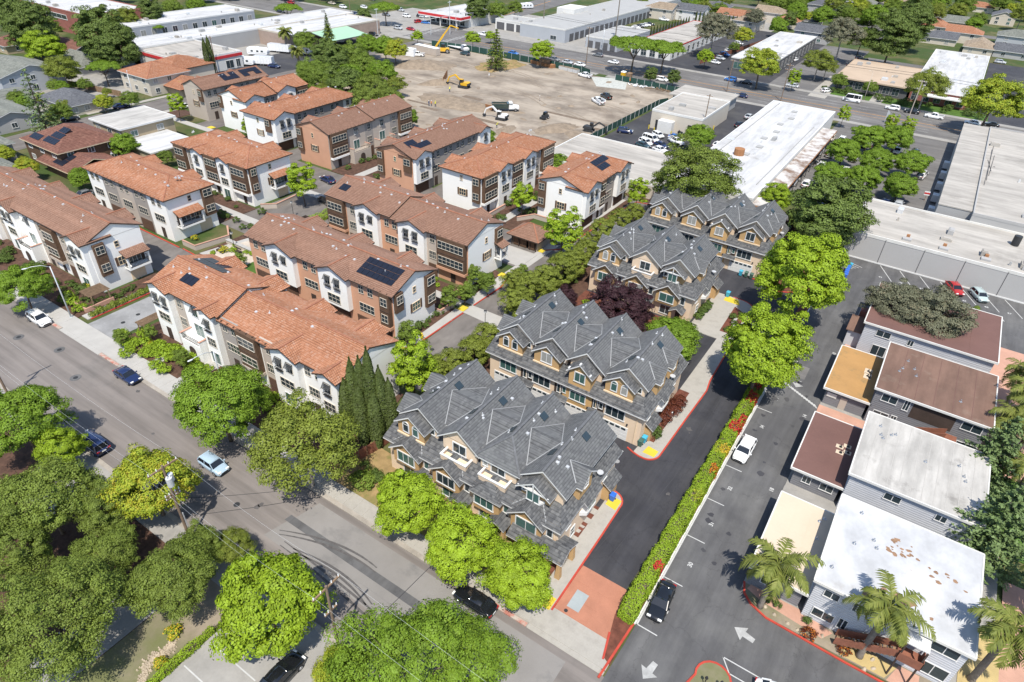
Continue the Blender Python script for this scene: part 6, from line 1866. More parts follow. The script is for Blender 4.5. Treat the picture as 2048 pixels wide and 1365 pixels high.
def mk_shrub(key, name, leaf, seed, r=.8, h=.9, n=900, size=.17, flowers=None, spiky=False):
    rng = np.random.default_rng(seed)
    if spiky:
        C, N = [], []
        a = rng.uniform(0, 6.28, n); u = rng.random(n); e = rng.uniform(.35, 1.4, n)
        C = np.stack([np.cos(a) * np.cos(e) * r * 1.2 * u, np.sin(a) * np.cos(e) * r * 1.2 * u, .05 + np.sin(e) * h * 1.1 * u], 1)
        N = np.stack([np.cos(a), np.sin(a), np.ones(n) * .5], 1)
    else:
        C, N = blob_crown(rng, r * .8, h * .5, h * .42, 26, n // 26, r * .32, -.45, 0, .6)
        C[:, 2] = np.maximum(C[:, 2], .03)
    me = leaf_mesh('foliage', C, N, size, rng, leaf, .5 if not spiky else .28)
    r_ = thing(name, 'x', 'shrub')
    link('foliage', me, None, r_)
    MB().tube([(0, 0, -.05), (0, 0, h * .4)], [.05, .03], 5).build('stem', 'bark', r_)
    if flowers:
        k = rng.choice(len(C), max(8, len(C) // 5), replace=False)
        link('flowers', leaf_mesh('flowers', C[k] * 1.04, N[k], size * .9, rng, flowers, .9), None, r_)
    PROTO[key] = r_
mk_round('lime', 'maple_tree', 'leaf_lime', 1, 3.6, 3.1, 5.2, 170, 70, .85, .40, r0=.17)
mk_round('lime2', 'maple_tree', 'leaf_lime', 2, 4.0, 5.0, 6.6, 260, 80, .9, .42, r0=.24, hollow=.6)
mk_round('green', 'broadleaf_tree', 'leaf_green', 3, 4.4, 3.4, 5.4, 230, 75, .85, .36, hollow=.6)
mk_round('green2', 'broadleaf_tree', 'leaf_green', 4, 3.9, 3.2, 4.8, 210, 60, .95, .44)
mk_round('huge', 'broadleaf_tree', 'leaf_green', 40, 8.2, 5.6, 8.2, 520, 62, 1.15, .44, r0=.42)
mk_round('mid', 'broadleaf_tree', 'leaf_mid', 5, 4.2, 3.6, 5.2, 210, 55, 1.05, .42, hollow=.45)
mk_round('olive', 'broadleaf_tree', 'leaf_olive', 6, 4.4, 3.6, 5.8, 230, 50, .95, .36, hollow=.4, bark='bark_pale')
mk_round('gold', 'broadleaf_tree', 'leaf_gold', 7, 3.9, 3.2, 5.2, 210, 60, .9, .38, hollow=.5)
mk_round('dark', 'evergreen_tree', 'leaf_dark', 8, 4.0, 4.6, 6.2, 270, 60, 1.0, .46, hollow=.5, low=-.8)
mk_round('pine', 'pine_tree', 'leaf_pine', 9, 4.6, 3.2, 6.6, 220, 75, .95, .36, hollow=.45, low=-.4, jit=.5)
mk_round('pine2', 'pine_tree', 'leaf_pine', 10, 4.2, 4.2, 7.0, 230, 75, .85, .34, hollow=.45, low=-.6, jit=.5)
mk_round('hugepine', 'pine_tree', 'leaf_pine', 41, 7.5, 6.2, 9.4, 420, 55, 1.15, .42, hollow=.45, low=-.5, jit=.5, r0=.5, fork=.8)
mk_round('umbrella', 'umbrella_pine', 'leaf_green', 11, 6.0, 2.2, 7.6, 230, 60, 1.0, .42, hollow=.5, low=-.15, flat_top=.3, r0=.28, fork=1.4)
mk_round('plum', 'plum_tree', 'leaf_plum', 12, 3.6, 3.3, 4.4, 300, 60, .7, .32, hollow=.55, low=-.75)
mk_round('euc', 'grey_leaved_tree', 'leaf_grey', 13, 4.2, 3.4, 6.4, 190, 60, .95, .36, hollow=.35, bark='bark_pale')
mk_round('parklot', 'round_car_park_tree', 'leaf_green', 14, 3.7, 3.0, 4.6, 250, 62, .8, .40, low=-.7, flat_top=.2, hollow=.6)
mk_round('slim', 'young_tree', 'leaf_lime', 15, 1.7, 2.7, 3.9, 90, 50, .5, .30, r0=.08, hollow=.4)
mk_round('slimg', 'young_tree', 'leaf_mid', 16, 1.5, 2.1, 3.1, 75, 45, .5, .27, r0=.07, hollow=.4)
mk_round('row', 'screening_tree', 'leaf_olive', 17, 2.3, 2.5, 3.4, 120, 55, .6, .30, hollow=.5, low=-.8)
mk_conifer('redwood', 'redwood_tree', 'leaf_dark', 21, 20, 4.2, 22, .75, .25, 11, .1, dens=24)
mk_conifer('cedar', 'cedar_tree', 'leaf_cedar', 22, 15, 5.2, 15, .52, .12, 11, .14, dens=60)
mk_conifer('cedar2', 'cedar_tree', 'leaf_pine', 23, 11, 3.6, 14, .48, .1, 10, .12, dens=30)
mk_conifer('spruce', 'conifer_tree', 'leaf_cedar', 24, 11, 3.0, 14, .45, .1, 8, .08, dens=18)
mk_column('cypress', 'cypress_tree', 'leaf_cypress', 25, 11.5, .95, 7500, .27)
mk_palm('queen', 'queen_palm', 26, 6.6, 24, 3.9, r0=.24)
mk_palm('queen2', 'queen_palm', 27, 7.6, 23, 3.7, r0=.26)
mk_palm('date', 'date_palm', 28, 6.5, 46, 3.4, r0=.42, droop=.85)
mk_palm('tall', 'fan_palm', 29, 21, 26, 1.6, r0=.24, droop=1.3)
mk_shrub('sh', 'shrub', 'leaf_boxwood', 31, .8, 1.0, 1000, .16)
mk_shrub('shl', 'shrub', 'leaf_hedge', 32, .8, .8, 900, .16)
mk_shrub('shy', 'flowering_shrub', 'leaf_gold', 33, .8, .8, 700, .17, 'flower_yellow')
mk_shrub('sho', 'flowering_shrub', 'leaf_rust', 34, .8, .55, 800, .15, 'flower_orange')
mk_shrub('shp', 'purple_shrub', 'leaf_plum', 35, .9, 1.1, 1100, .15)
mk_shrub('shr', 'dark_red_shrub', 'leaf_rust', 36, .95, 1.15, 1300, .14)
mk_shrub('gr', 'grass_clump', 'leaf_olive', 37, .55, .8, 420, .34, spiky=True)
mk_shrub('big', 'large_shrub', 'leaf_mid', 38, 1.3, 1.8, 1700, .22)
_tn = [0]
def plant(key, px, py, zc, rpx=None, base_r=4.0, sz=1.0, label='', group=None, kz=1.0, at=None, rad_m=None):
    """put a tree where its crown centre (height zc) shows at the photo pixel; rpx = crown radius there"""
    _tn[0] += 1
    if at is None:
        x, y = g(px, py, zc)
    else:
        x, y = at
    if rpx:
        dist = (Vector((x, y, zc)) - Vector((0, 0, CAM_H))).dot(CF)
        sxy = rpx * dist / FPX / base_r
    else:
        sxy = sz
    return dup(PROTO[key], (x, y, 0.0), random.uniform(0, 6.28), (sxy, sxy, sxy * kz if rpx else sz * kz), label, group)
random.seed(77)
def T(key, px, py, rpx, label, group=None, kz=1.0):
    """tree whose crown height follows from its size"""
    # crown height scales with the tree: two passes settle size and place together
    zc = ZC[key]
    for _ in range(6):
        x, y = g(px, py, zc)
        dist = (Vector((x, y, zc)) - Vector((0, 0, CAM_H))).dot(CF)
        k = .9 * rpx * dist / FPX / BR[key]
        zc = .5 * zc + .5 * min(22, ZC[key] * k * kz)
    return dup(PROTO[key], (x, y, 0.0), random.uniform(0, 6.28), (k, k, k * kz), label, group)
# near trees
T('green', 32, 828, 92, 'round green tree at the left kerb south of the street')
T('lime', 118, 890, 52, 'lighter green tree beside the dark parked van')
T('gold', 296, 955, 90, 'yellow-green tree with rusty tips by the crossarm pole')
T('pine', 80, 985, 108, 'broad olive pine behind the yellow-green tree', kz=.9)
T('pine2', 215, 1005, 72, 'dark pine between the yellow-green tree and the broad pine', kz=.8)
T('hugepine', 92, 1222, 150, 'huge dense pine with a thick brown trunk', kz=.85)
T('pine', 335, 1150, 98, 'dark pine beside the transformer pole', kz=.9)
T('pine2', 20, 1085, 80, 'dark pine between the broad pine and the huge pine', kz=.9)
T('pine', 205, 1105, 80, 'olive pine crowding the transformer pole side of the huge pine', kz=.9)
T('pine2', 395, 1085, 50, 'small dark pine under the transformer pole')
T('olive', 465, 1085, 45, 'thin sparse tree reaching over the street beside the transformer pole')
T('lime', 528, 1195, 122, 'bright lime maple by the concrete parking lot')
T('huge', 838, 1345, 205, 'very large spreading green tree over the south kerb', kz=.85)
T('gold', 680, 1335, 60, 'small yellowish tree against the very large spreading tree')
T('green', 437, 795, 100, 'dense rounded green tree in front of the orange-tiled row')
T('olive', 606, 872, 120, 'loose olive-green tree between the dense round tree and the cypresses')
T('green', 40, 566, 58, 'dense green street tree by the street lamp')
for i, (px, py, r) in enumerate(((812, 995, 78), (925, 1075, 85), (1040, 1135, 82))):
    T('lime', px, py, r, ('bright sidewalk maple beside the rounded green bush', 'bright sidewalk maple between two other maples before the grey roofs', 'bright sidewalk maple beside the brick-coloured entry')[i])
T('lime2', 1533, 684, 90, 'tall bright tree at the end of the clipped hedge', kz=1.0)
T('lime2', 1612, 538, 94, 'tall bright tree beside the blue bins', kz=1.0)
for i, (x, y, hh) in enumerate(((-49.2, 42.0, 1.08), (-48.1, 42.4, 1.12), (-46.7, 42.5, 1.28), (-45.7, 43.2, 1.05), (-45.0, 43.9, .88), (-50.2, 41.5, .8), (-45.6, 41.8, .8), (-47.4, 41.2, .85))):
    plant('cypress', 0, 0, 0, at=(x, y), sz=1.0, kz=hh, label='slender dark cypress in the clump by the fence', group='cypress clump')
T('slim', 826, 722, 50, 'bright young tree beside the alley bend', kz=1.1)
T('plum', 1243, 615, 72, 'big dark purple plum tree between the grey rows')
T('plum', 1580, 452, 40, 'purple plum tree beside the farthest grey row')
T('plum', 1132, 592, 26, 'small purple tree behind the second grey row')
T('green2', 1345, 668, 66, 'low bright tree beside the walk of the second grey row', kz=.7)
for px, py, r in ((870, 735, 34), (905, 722, 36), (945, 700, 38), (975, 672, 36), (1035, 600, 38), (1060, 572, 38), (1092, 560, 40), (1122, 535, 38), (1150, 520, 36), (1172, 500, 32), (1205, 462, 34), (1240, 440, 30), (1270, 425, 24), (1178, 440, 0), (1030, 560, 30)):
    if r: T('row', px, py, r, 'bushy tree in the screening row along the alley', 'alley screening trees', .9)
T('slim', 1128, 452, 42, 'leafy young tree by the trash shelter', kz=.85)
T('slim', 1278, 380, 24, 'small bright tree at the alley end')
T('slim', 602, 355, 32, 'young tree beside the parked dark sedan in the paseo', kz=.9)
T('slim', 1045, 388, 26, 'young tree in the paseo by the white rows', kz=.85)
T('slim', 495, 250, 15, 'small tree against the white end wall')
T('slim', 352, 205, 18, 'young tree at the side-street corner')
for px, py, r in ((815, 660, 22), (900, 590, 22), (930, 580, 20), (950, 545, 20), (975, 560, 20), (1045, 540, 14), (770, 640, 0), (860, 625, 0), (240, 670, 16), (252, 525, 14), (480, 515, 14), (362, 710, 18), (395, 660, 16), (300, 660, 14)):
    if r: T('slimg', px, py, r, 'small garden tree among the townhouses', 'garden trees')
T('pine2', 1393, 340, 92, 'shaggy olive pine behind the farthest grey row', kz=.8)
T('dark', 1660, 418, 84, 'massive dark green tree by the long grey wall', kz=.85)
T('lime2', 1555, 390, 34, 'bright tree behind the farthest grey row', kz=.9)
T('lime', 1520, 402, 20, 'small bright tree behind the farthest grey row')
for px, py in ((1690, 298), (1740, 272), (1795, 272), (1757, 317), (1826, 322), (1662, 345), (1730, 352), (1802, 368)):
    T('parklot', px, py, 36, 'round clipped tree in the car park grid', 'car park trees', 1.0)
T('euc', 1795, 598, 66, 'grey-leaved tree with pale trunk over the white apartment block')
T('euc', 1880, 620, 74, 'grey-leaved tree with reddish tips beside the angled stalls')
T('slimg', 1952, 632, 22, 'small bright tree beside the grey-leaved trees')
T('cedar', 1995, 905, 66, 'big blue-green cedar overhanging the grey roof', kz=1.0)
T('cedar', 2000, 1050, 84, 'big feathery cedar over the peeling white roof', kz=.9)
for px, py, k in ((1585, 1110, 'queen'),):
    plant(k, 0, 0, 0, at=g(1519, 1215), sz=1.08, label='arching palm in front of the beige roof')
plant('queen2', 0, 0, 0, at=g(1717, 1314), sz=1.1, label='arching palm by the timber stairs')
for i, (x, y, s_) in enumerate(((20.3, 51.5, 1.15), (20.6, 88, 1.0), (21.6, 93, 1.05), (23.2, 90, 1.1), (23.5, 98, 1.1), (21.8, 101, .95), (24, 84, 1.05), (22.6, 79, 1.0), (25, 62, 1.1))):
    plant('queen' if i % 2 else 'queen2', 0, 0, 0, at=(x, y), sz=s_, label='palm crowding the east edge of the apartment blocks', group='edge palms')
# middle distance and background
for key, px, py, r, lab in (('dark', 200, 62, 54, 'tall dark evergreen before the long workshop row'), ('dark', 232, 88, 46, 'second dark evergreen before the long workshop row'), ('dark', 60, 48, 50, 'dark evergreen at the upper left'), ('dark', 25, 25, 40, 'dark evergreen behind the first'), ('lime', 85, 88, 40, 'bright green tree beside the brown roof'), ('olive', 122, 132, 38, 'rounded olive-green tree beside the pale house'),
                            ('green2', 60, 82, 22, 'small bright tree beside the brown roof'), ('umbrella', 205, 130, 36, 'layered spreading tree by the side street'), ('mid', 95, 48, 26, 'dark bushy tree below the brick office'), ('olive', 250, 30, 28, 'green tree beside the redwoods'), ('dark', 300, 20, 26, 'tree group behind the workshop row'), ('mid', 345, 12, 22, 'bushy tree behind the workshop row'), ('green2', 390, 8, 20, 'bright tree behind the workshop row'),
                            ('spruce', 72, 205, 34, 'spiky blue-green conifer by the side street'), ('mid', 118, 222, 26, 'dark rounded tree beside the side street'), ('umbrella', 312, 52, 17, 'small umbrella tree by the workshop row'), ('mid', 165, 248, 0, ''), ('green2', 245, 285, 30, 'tree behind the tan flat-roofed house'), ('mid', 330, 312, 18, 'small dark tree before the low annex'), ('gold', 50, 330, 26, 'yellow-green shrub tree by the brown-tiled row'), ('green2', 160, 350, 26, 'green tree behind the white and grey row'),
                            ('gold', 205, 200, 20, 'yellow-green tree by the drive'), ('mid', 258, 195, 20, 'bushy tree under the arm lamp'), ('gold', 362, 168, 13, 'yellow shrub tree by the cream house'), ('mid', 108, 168, 16, 'garden tree behind the slate hip roof'), ('olive', 140, 150, 14, 'grey garden tree behind the fence'),
                            ('mid', 620, 140, 34, 'dark broadleaf tree beside the site'), ('olive', 650, 185, 36, 'olive tree beside the long brown-tiled row'), ('dark', 672, 120, 32, 'dark tree in the thicket beside the site'), ('green2', 700, 150, 34, 'green tree in the thicket beside the site'), ('mid', 728, 130, 34, 'bushy tree in the thicket beside the site'), ('pine2', 745, 175, 40, 'dark pine-like tree at the site edge'), ('pine2', 778, 195, 34, 'shaggy tree beside the white bay'), ('green2', 770, 90, 28, 'bright tree at the site corner'), ('green2', 735, 85, 26, 'green tree beside the green canopy'), ('redwood', 655, 62, 15, 'narrow conifer beside the date palm'), ('cedar2', 660, 95, 30, 'dark cedar behind the thicket'), ('mid', 610, 78, 26, 'leafy tree beside the date palm'), ('mid', 600, 165, 26, 'dense shrub tree beside the side road'), ('green2', 815, 230, 24, 'green tree at the site fence behind the brown tiles'), ('pine2', 800, 225, 30, 'dark tree at the corner of the long row'), ('mid', 690, 205, 34, 'tree filling the gap behind the white rows'), ('olive', 715, 215, 30, 'olive tree at the end of the long row'), ('gold', 790, 95, 26, 'yellow-green tree at the site corner'),
                            ('mid', 642, 150, 40, 'full tree in the middle of the thicket'), ('dark', 690, 172, 42, 'dark tree in the middle of the thicket'), ('pine2', 735, 202, 40, 'dark shaggy tree beside the long row'), ('mid', 665, 218, 28, 'bushy tree behind the white bay'), ('green2', 765, 142, 34, 'bright tree in the thicket near the site road'), ('mid', 705, 108, 36, 'tree in the thicket behind the site cabin'), ('dark', 650, 108, 32, 'dark tree in the thicket beside the palm'), ('olive', 792, 165, 24, 'olive tree at the thicket edge'), ('cedar2', 993, 98, 26, 'conifer standing alone on the building site'), ('lime', 946, 74, 17, 'bright street tree at the site fence'), ('lime', 1083, 98, 26, 'bright tree on the boulevard kerb'), ('lime', 982, 70, 12, 'small bright tree behind the site conifer'), ('lime', 834, 70, 14, 'small tree at the crossing'), ('dark', 728, 30, 16, 'pine beside the crossing'), ('umbrella', 575, 14, 30, 'umbrella pine by the workshop row'), ('umbrella', 770, 12, 32, 'umbrella pine near the red canopy'), ('dark', 955, 12, 26, 'dark tree behind the red canopy'), ('mid', 995, 18, 22, 'bushy tree behind the red canopy'), ('mid', 1030, 14, 18, 'rounded tree on the cross street'), ('lime', 1005, 40, 10, 'small bright tree by the car wash'),
                            ('umbrella', 1270, 85, 54, 'wide umbrella pine on the boulevard'), ('umbrella', 1330, 92, 46, 'second umbrella pine on the boulevard'), ('euc', 1432, 50, 44, 'tall brownish tree between the shops'), ('lime', 1412, 110, 19, 'bright small tree before the brown tree'), ('gold', 1488, 68, 22, 'golden tree behind the parked cars'), ('olive', 1505, 112, 0, ''), ('gold', 1525, 122, 42, 'big yellow-green tree before the white-roofed shop'), ('mid', 1470, 92, 12, 'small green tree by the parked cars'), ('euc', 1510, 30, 22, 'thin brownish tree by the shop'), ('green2', 1560, 50, 20, 'green tree by the white-roofed shop'), ('green2', 1648, 28, 24, 'round tree behind the shop'), ('green2', 1595, 18, 22, 'tree by the tan roofs'), ('euc', 1690, 60, 44, 'tall brownish tree by the tan-roofed office'), ('olive', 1640, 118, 34, 'olive tree by the driveway'), ('olive', 1655, 130, 24, 'second olive tree by the driveway'), ('mid', 1725, 75, 28, 'bushy tree beside the office yard'), ('green2', 1752, 28, 28, 'bright round tree beside the park street'), ('dark', 1790, 65, 50, 'massive dark tree behind the tan-roofed office'), ('dark', 1830, 45, 40, 'dark tall tree behind the office'), ('green2', 1805, 58, 26, 'bright tree before the massive dark tree'), ('dark', 1835, 15, 30, 'dark tree beside the park lawn'), ('olive', 1858, 165, 46, 'grey-green tree before the white-roofed office'), ('gold', 1990, 192, 62, 'big yellow-green street tree on the boulevard'), ('mid', 1680, 158, 18, 'small tree before the tan-roofed office'), ('mid', 1742, 172, 16, 'small dark tree before the tan-roofed office'), ('slim', 1590, 152, 14, 'slim bright tree on the boulevard'), ('slim', 1690, 225, 14, 'young tree by the white-roofed workshop'), ('slim', 1785, 242, 14, 'young tree on the boulevard kerb'), ('slim', 1818, 250, 15, 'young lime tree on the boulevard kerb'), ('slim', 1945, 265, 12, 'young tree at the tall building corner'), ('slim', 1985, 275, 12, 'young tree by the tall building'), ('dark', 1303, 146, 14, 'dark round tree on the boulevard'), ('dark', 1348, 152, 14, 'second dark round tree on the boulevard'),
                            ('green2', 1398, 268, 32, 'green tree behind the shaggy olive pine'), ('lime', 1175, 300, 0, ''), ('green2', 1117, 320, 22, 'dense tree beside the white row at the site'), ('green2', 975, 270, 20, 'dark green tree at the site edge')):
    if r: T(key, px, py, r, lab)
plant('date', 0, 0, 0, at=g(575, 105), sz=1.15, label='feathery date palm by the caravans')
plant('date', 0, 0, 0, at=g(600, 142), sz=1.05, label='feathery date palm by the side road')
plant('tall', 0, 0, 0, at=g(1086, 62), sz=1.0, label='very tall fan palm at the car wash')
plant('tall', 0, 0, 0, at=g(1228, 98), sz=1.05, label='very tall fan palm by the storage block')
for x, y in ((-215.6, 142), (-213.4, 139)):
    plant('cypress', 0, 0, 0, at=(x, y), sz=1.1, label='dark cypress before the red-banded showroom', group='showroom cypresses')
for k in range(14):
    plant('cypress', 0, 0, 0, at=(-100 + k * 1.9 - 28, 372 + k * .2), sz=.55, label='columnar shrub in the storage-yard hedge', group='storage yard hedge')
for k in range(14):
    plant('cypress', 0, 0, 0, at=(-126 - .2 * k, 356 - 3.2 * k), sz=.5, label='columnar shrub in the storage-yard hedge', group='storage yard hedge')
# scattered garden trees in the far residential streets
rn = random.Random(5)
for k in range(190):
    for _ in range(40):
        px, py = rn.uniform(1280, 2080), rn.uniform(-75, 70)
        x, y = g(px, py)
        if y > 385 and not (-45 < x < -28 and y < 520): break
    key = rn.choice(('mid', 'green2', 'olive', 'mid', 'green2', 'dark', 'gold'))
    s_ = rn.uniform(.7, 1.35)
    dup(PROTO[key], (x, y, 0), rn.uniform(0, 6.28), (s_, s_, s_ * rn.uniform(.8, 1.2)), 'tree among the far garden houses', 'far garden trees')
for k in range(70):
    px, py = rn.uniform(-60, 760), rn.uniform(-70, 8)
    x, y = g(px, py)
    s_ = rn.uniform(.8, 1.4)
    dup(PROTO[rn.choice(('mid', 'dark', 'green2', 'olive'))], (x, y, 0), rn.uniform(0, 6.28), (s_, s_, s_), 'tree beyond the workshop row', 'far trees at the upper left')
for k in range(40):
    px, py = rn.uniform(760, 1300), rn.uniform(-70, -3)
    x, y = g(px, py)
    s_ = rn.uniform(.7, 1.3)
    dup(PROTO[rn.choice(('mid', 'dark', 'green2', 'olive'))], (x, y, 0), rn.uniform(0, 6.28), (s_, s_, s_), 'tree beyond the crossing', 'far trees beyond the crossing')
for k in range(46):                                          # gardens at the left
    px, py = rn.uniform(-80, 360), rn.uniform(120, 345)
    x, y = g(px, py)
    if -206 < x < -184 or x > -158 or (62 < y < 82 and -184 < x < -156) or (-182 < x < -155 and 79 < y < 98): continue
    s_ = rn.uniform(.22, .55)
    dup(PROTO[rn.choice(('mid', 'green2', 'olive', 'gold'))], (x, y, 0), rn.uniform(0, 6.28), (s_, s_, s_), 'small garden tree among the houses at the left', 'left garden trees')
# shrubs
def shrubs(key, pts, smin, smax, label, group):
    for x, y in pts:
        s_ = random.uniform(smin, smax)
        dup(PROTO[key], (x, y, .08), random.uniform(0, 6.28), (s_, s_, s_ * random.uniform(.8, 1.1)), label, group)
T_ = lambda *a: [g(*p) for p in a]
dup(PROTO['big'], (*g(727, 968), 0), 0, (1.3, 1.3, 1.0), 'rounded green bush on the dry grass by the maples')
shrubs('shr', [(-17.9, 68.2), (-17.5, 70.8), (-17.4, 72.4)], 1.3, 1.6, 'dark red clipped bush by the second grey row', 'dark red bushes')
shrubs('sh', [(-17.7, 65.2), (-17.6, 64.4)], 1.2, 1.5, 'leafy bush beside the bins of the second grey row', 'bushes by the bins')
shrubs('sh', [(-23.2, 96 + k * .9) for k in range(6)], 1.0, 1.25, 'clipped bush in the low hedge by the third grey row', 'low hedge bushes')
shrubs('sh', [(-18, 95.2), (-17.6, 97.6), (-18.2, 99.5), (-17.4, 101)], .6, 1.0, 'small bush in the red mulch island', 'island bushes')
shrubs('shl', T_((268, 695), (258, 712), (290, 712), (310, 735), (330, 745), (246, 672), (150, 610), (160, 622), (138, 600), (290, 690)), 1.2, 1.9, 'low green mound in the front garden beds', 'front garden mounds')
shrubs('shy', T_((302, 695), (375, 730), (185, 580), (262, 492), (450, 505), (390, 480), (640, 245)), .9, 1.5, 'yellow flowering shrub in the garden beds', 'yellow garden shrubs')
shrubs('sho', T_((200, 590), (190, 595)), .8, 1.0, 'orange flowering plant in the raised planter', 'orange planter flowers')
shrubs('sho', [g(1685, 1303), (6.4, 47.3)], .9, 1.3, 'rusty orange mound beside the palm by the stairs', 'rusty mounds')
shrubs('sh', [(-60 + random.uniform(0, 1.6), 61 + k * 1.1) for k in range(11)] + [(-60 + random.uniform(.2, 2), 77 + k * 1.0) for k in range(10)], .7, 1.5, 'green shrub along the alley footpath', 'alley path shrubs')
shrubs('shl', [(random.uniform(-93, -62), random.choice((71.6, 72.6, 77.6, 78.6))) for _ in range(34)], .6, 1.2, 'green shrub in the paseo between the terracotta rows', 'paseo shrubs')
shrubs('sh', [(random.uniform(-142, -98), random.choice((71.6, 72.8, 77.2, 78.6))) for _ in range(30)], .6, 1.3, 'green shrub in the garden between the white rows', 'white row garden shrubs')
shrubs('sh', [(random.uniform(-119.4, -115), random.uniform(106, 134)) for _ in range(16)] + [(random.uniform(-110, -106), random.uniform(106, 134)) for _ in range(14)] + [(random.uniform(-75.4, -67), random.uniform(105, 134)) for _ in range(20)] + [(random.uniform(-156, -151), random.uniform(106, 132)) for _ in range(12)], .7, 1.4, 'shrub in the narrow garden between the rear rows', 'rear row shrubs')
shrubs('gr', [(-104.0 + .9, 37 + k * .8) for k in range(0)] + [(-102.75, 37 + k * .7) for k in range(19)], .9, 1.3, 'tufted grass clump along the entry drive', 'entry drive grasses')
shrubs('sh', [(-105.4 + random.uniform(-.5, .5), 37.5 + k * .9) for k in range(10)], .7, 1.0, 'clipped bush below the raised planter', 'planter bushes')
shrubs('sh', [(random.uniform(-148, -106), random.uniform(36.2, 40)) for _ in range(34)], .8, 1.6, 'shrub in the bed before the beige and white row', 'beige row shrubs')
shrubs('shl', [(random.uniform(-92, -58), random.uniform(36, 40)) for _ in range(40)], .8, 1.7, 'shrub in the bed before the orange-tiled row', 'orange row shrubs')
shrubs('sh', [(random.uniform(-47.8, -43.4), random.uniform(61, 134)) for _ in range(40)], .8, 1.7, 'undergrowth shrub below the screening trees', 'screening undergrowth')
shrubs('shl', [(random.uniform(-43.5, -25), random.uniform(79, 90)) for _ in range(16)], .7, 1.5, 'shrub in the garden between the grey rows', 'grey row garden shrubs')
shrubs('sh', [(random.uniform(-46, -20), random.uniform(37.4, 39.0)) for _ in range(18)], .7, 1.3, 'foundation shrub under the first grey row', 'foundation shrubs')
shrubs('shl', [(random.uniform(-107, -97), random.uniform(60, 70)) for _ in range(12)], .6, 1.1, 'shrub on the stone plaza beside the benches', 'plaza shrubs')
shrubs('sh', [(random.uniform(-43, 10), random.uniform(270, 278)) for _ in range(26)], 1.0, 2.0, 'shrub on the office lawn', 'office lawn shrubs')
shrubs('shy', [(-281 + random.uniform(0, 3), 155 + k * 4.2) for k in range(14)] + [(-270 + random.uniform(0, 4), 222 + k * 1.5) for k in range(8)], .8, 1.5, 'yellow shrub along the workshop row', 'workshop shrubs')
shrubs('shy', T_((350, 1268), (322, 1330)), .9, 1.2, 'yellow shrub beside the pebble bed', 'pebble bed shrubs')
shrubs('sh', [(x, 48.6) for x in (1.9, 3.0, 6.0)], .5, .8, 'small bush before the beige-roofed block', 'small front bushes')
def hedge(name, label, x0, x1, y0, y1, h_, n, leaf, seed, size=.17, wob=.26, flowers=()):
    rng = np.random.default_rng(seed)
    A = [(x1 - x0) * (y1 - y0), 2 * h_ * (y1 - y0), 2 * h_ * (x1 - x0)]
    tot = sum(A)
    C, N = [], []
    k = int(n * A[0] / tot)
    C.append(np.stack([rng.uniform(x0, x1, k), rng.uniform(y0, y1, k), np.full(k, h_)], 1)); N.append(np.tile([0, 0, 1.0], (k, 1)))
    k = int(n * A[1] / tot / 2)
    for x, s_ in ((x0, -1), (x1, 1)):
        C.append(np.stack([np.full(k, x), rng.uniform(y0, y1, k), rng.uniform(.05, h_, k)], 1)); N.append(np.tile([s_, 0, .35], (k, 1)))
    k = int(n * A[2] / tot / 2)
    for y, s_ in ((y0, -1), (y1, 1)):
        C.append(np.stack([rng.uniform(x0, x1, k), np.full(k, y), rng.uniform(.05, h_, k)], 1)); N.append(np.tile([0, s_, .35], (k, 1)))
    C, N = np.vstack(C), np.vstack(N)
    m_ = .5 + .5 * np.sin(C[:, 1] * 1.9 + 1.3 * np.sin(C[:, 0] * 3)) * np.sin(C[:, 1] * .63 + C[:, 0])
    C += N * (wob * (m_ - .4))[:, None] + rng.normal(0, .06, C.shape)
    C[:, 2] *= (.86 + .2 * m_)
    o = thing(name, label, 'hedge', ((x0 + x1) / 2, (y0 + y1) / 2, .1))
    off = np.array([(x0 + x1) / 2, (y0 + y1) / 2, 0])
    sel = np.ones(len(C), bool)
    for cy, wy, cx, wx, mt in flowers:
        f_ = (np.abs(C[:, 1] - cy) < wy * (1 + .3 * np.sin(C[:, 0] * 9))) & (np.abs(C[:, 0] - cx) < wx) & (rng.random(len(C)) < .75)
        f_ &= sel
        sel &= ~f_
        if f_.any(): link('flowers', leaf_mesh('flowers', C[f_] - off, N[f_], size * 1.05, rng, mt, .8), None, o)
    link('foliage', leaf_mesh('foliage', C[sel] - off, N[sel], size, rng, leaf, .6), None, o)
    MB().box(x0 + .22, x1 - .22, y0 + .22, y1 - .22, .1, h_ - .22).build('inner_twigs', 'bark', o)
    return o
hedge('clipped_hedge', 'long clipped lime-green hedge with red blossoms beside the driveway', -10.05, -8.45, 38.1, 85, 1.35, 34000, 'leaf_hedge', 51,
      flowers=((71.6, 1.0, -8.9, .9, 'flower_red'), (73.6, .8, -8.6, .5, 'flower_red'), (79, 1.4, -8.9, .8, 'flower_red'), (82, .8, -9.1, .5, 'flower_red'), (45.2, .7, -8.7, .6, 'flower_red'), (62.2, .7, -8.6, .6, 'flower_orange'), (66.4, .6, -8.7, .7, 'flower_yellow'), (57, .8, -8.9, .6, 'leaf_gold'), (66.2, .9, -9.3, .8, 'leaf_gold')))
hedge('clipped_hedge', 'low clipped hedge edging the concrete parking lot', -41.6, -41.0, 2, 14.4, .7, 4200, 'leaf_hedge', 52, .15)
hedge('clipped_hedge', 'low hedge beside the paseo parking by the dark cars', -103, -100.5, 80, 91, .8, 3600, 'leaf_hedge', 53, .18)
hedge('clipped_hedge', 'flat green hedge along the lawn by the tall conifer', -202, -190, 58, 59.6, 1.4, 3600, 'leaf_hedge', 54, .25)
for r in list(PROTO.values()):
    drop(r)
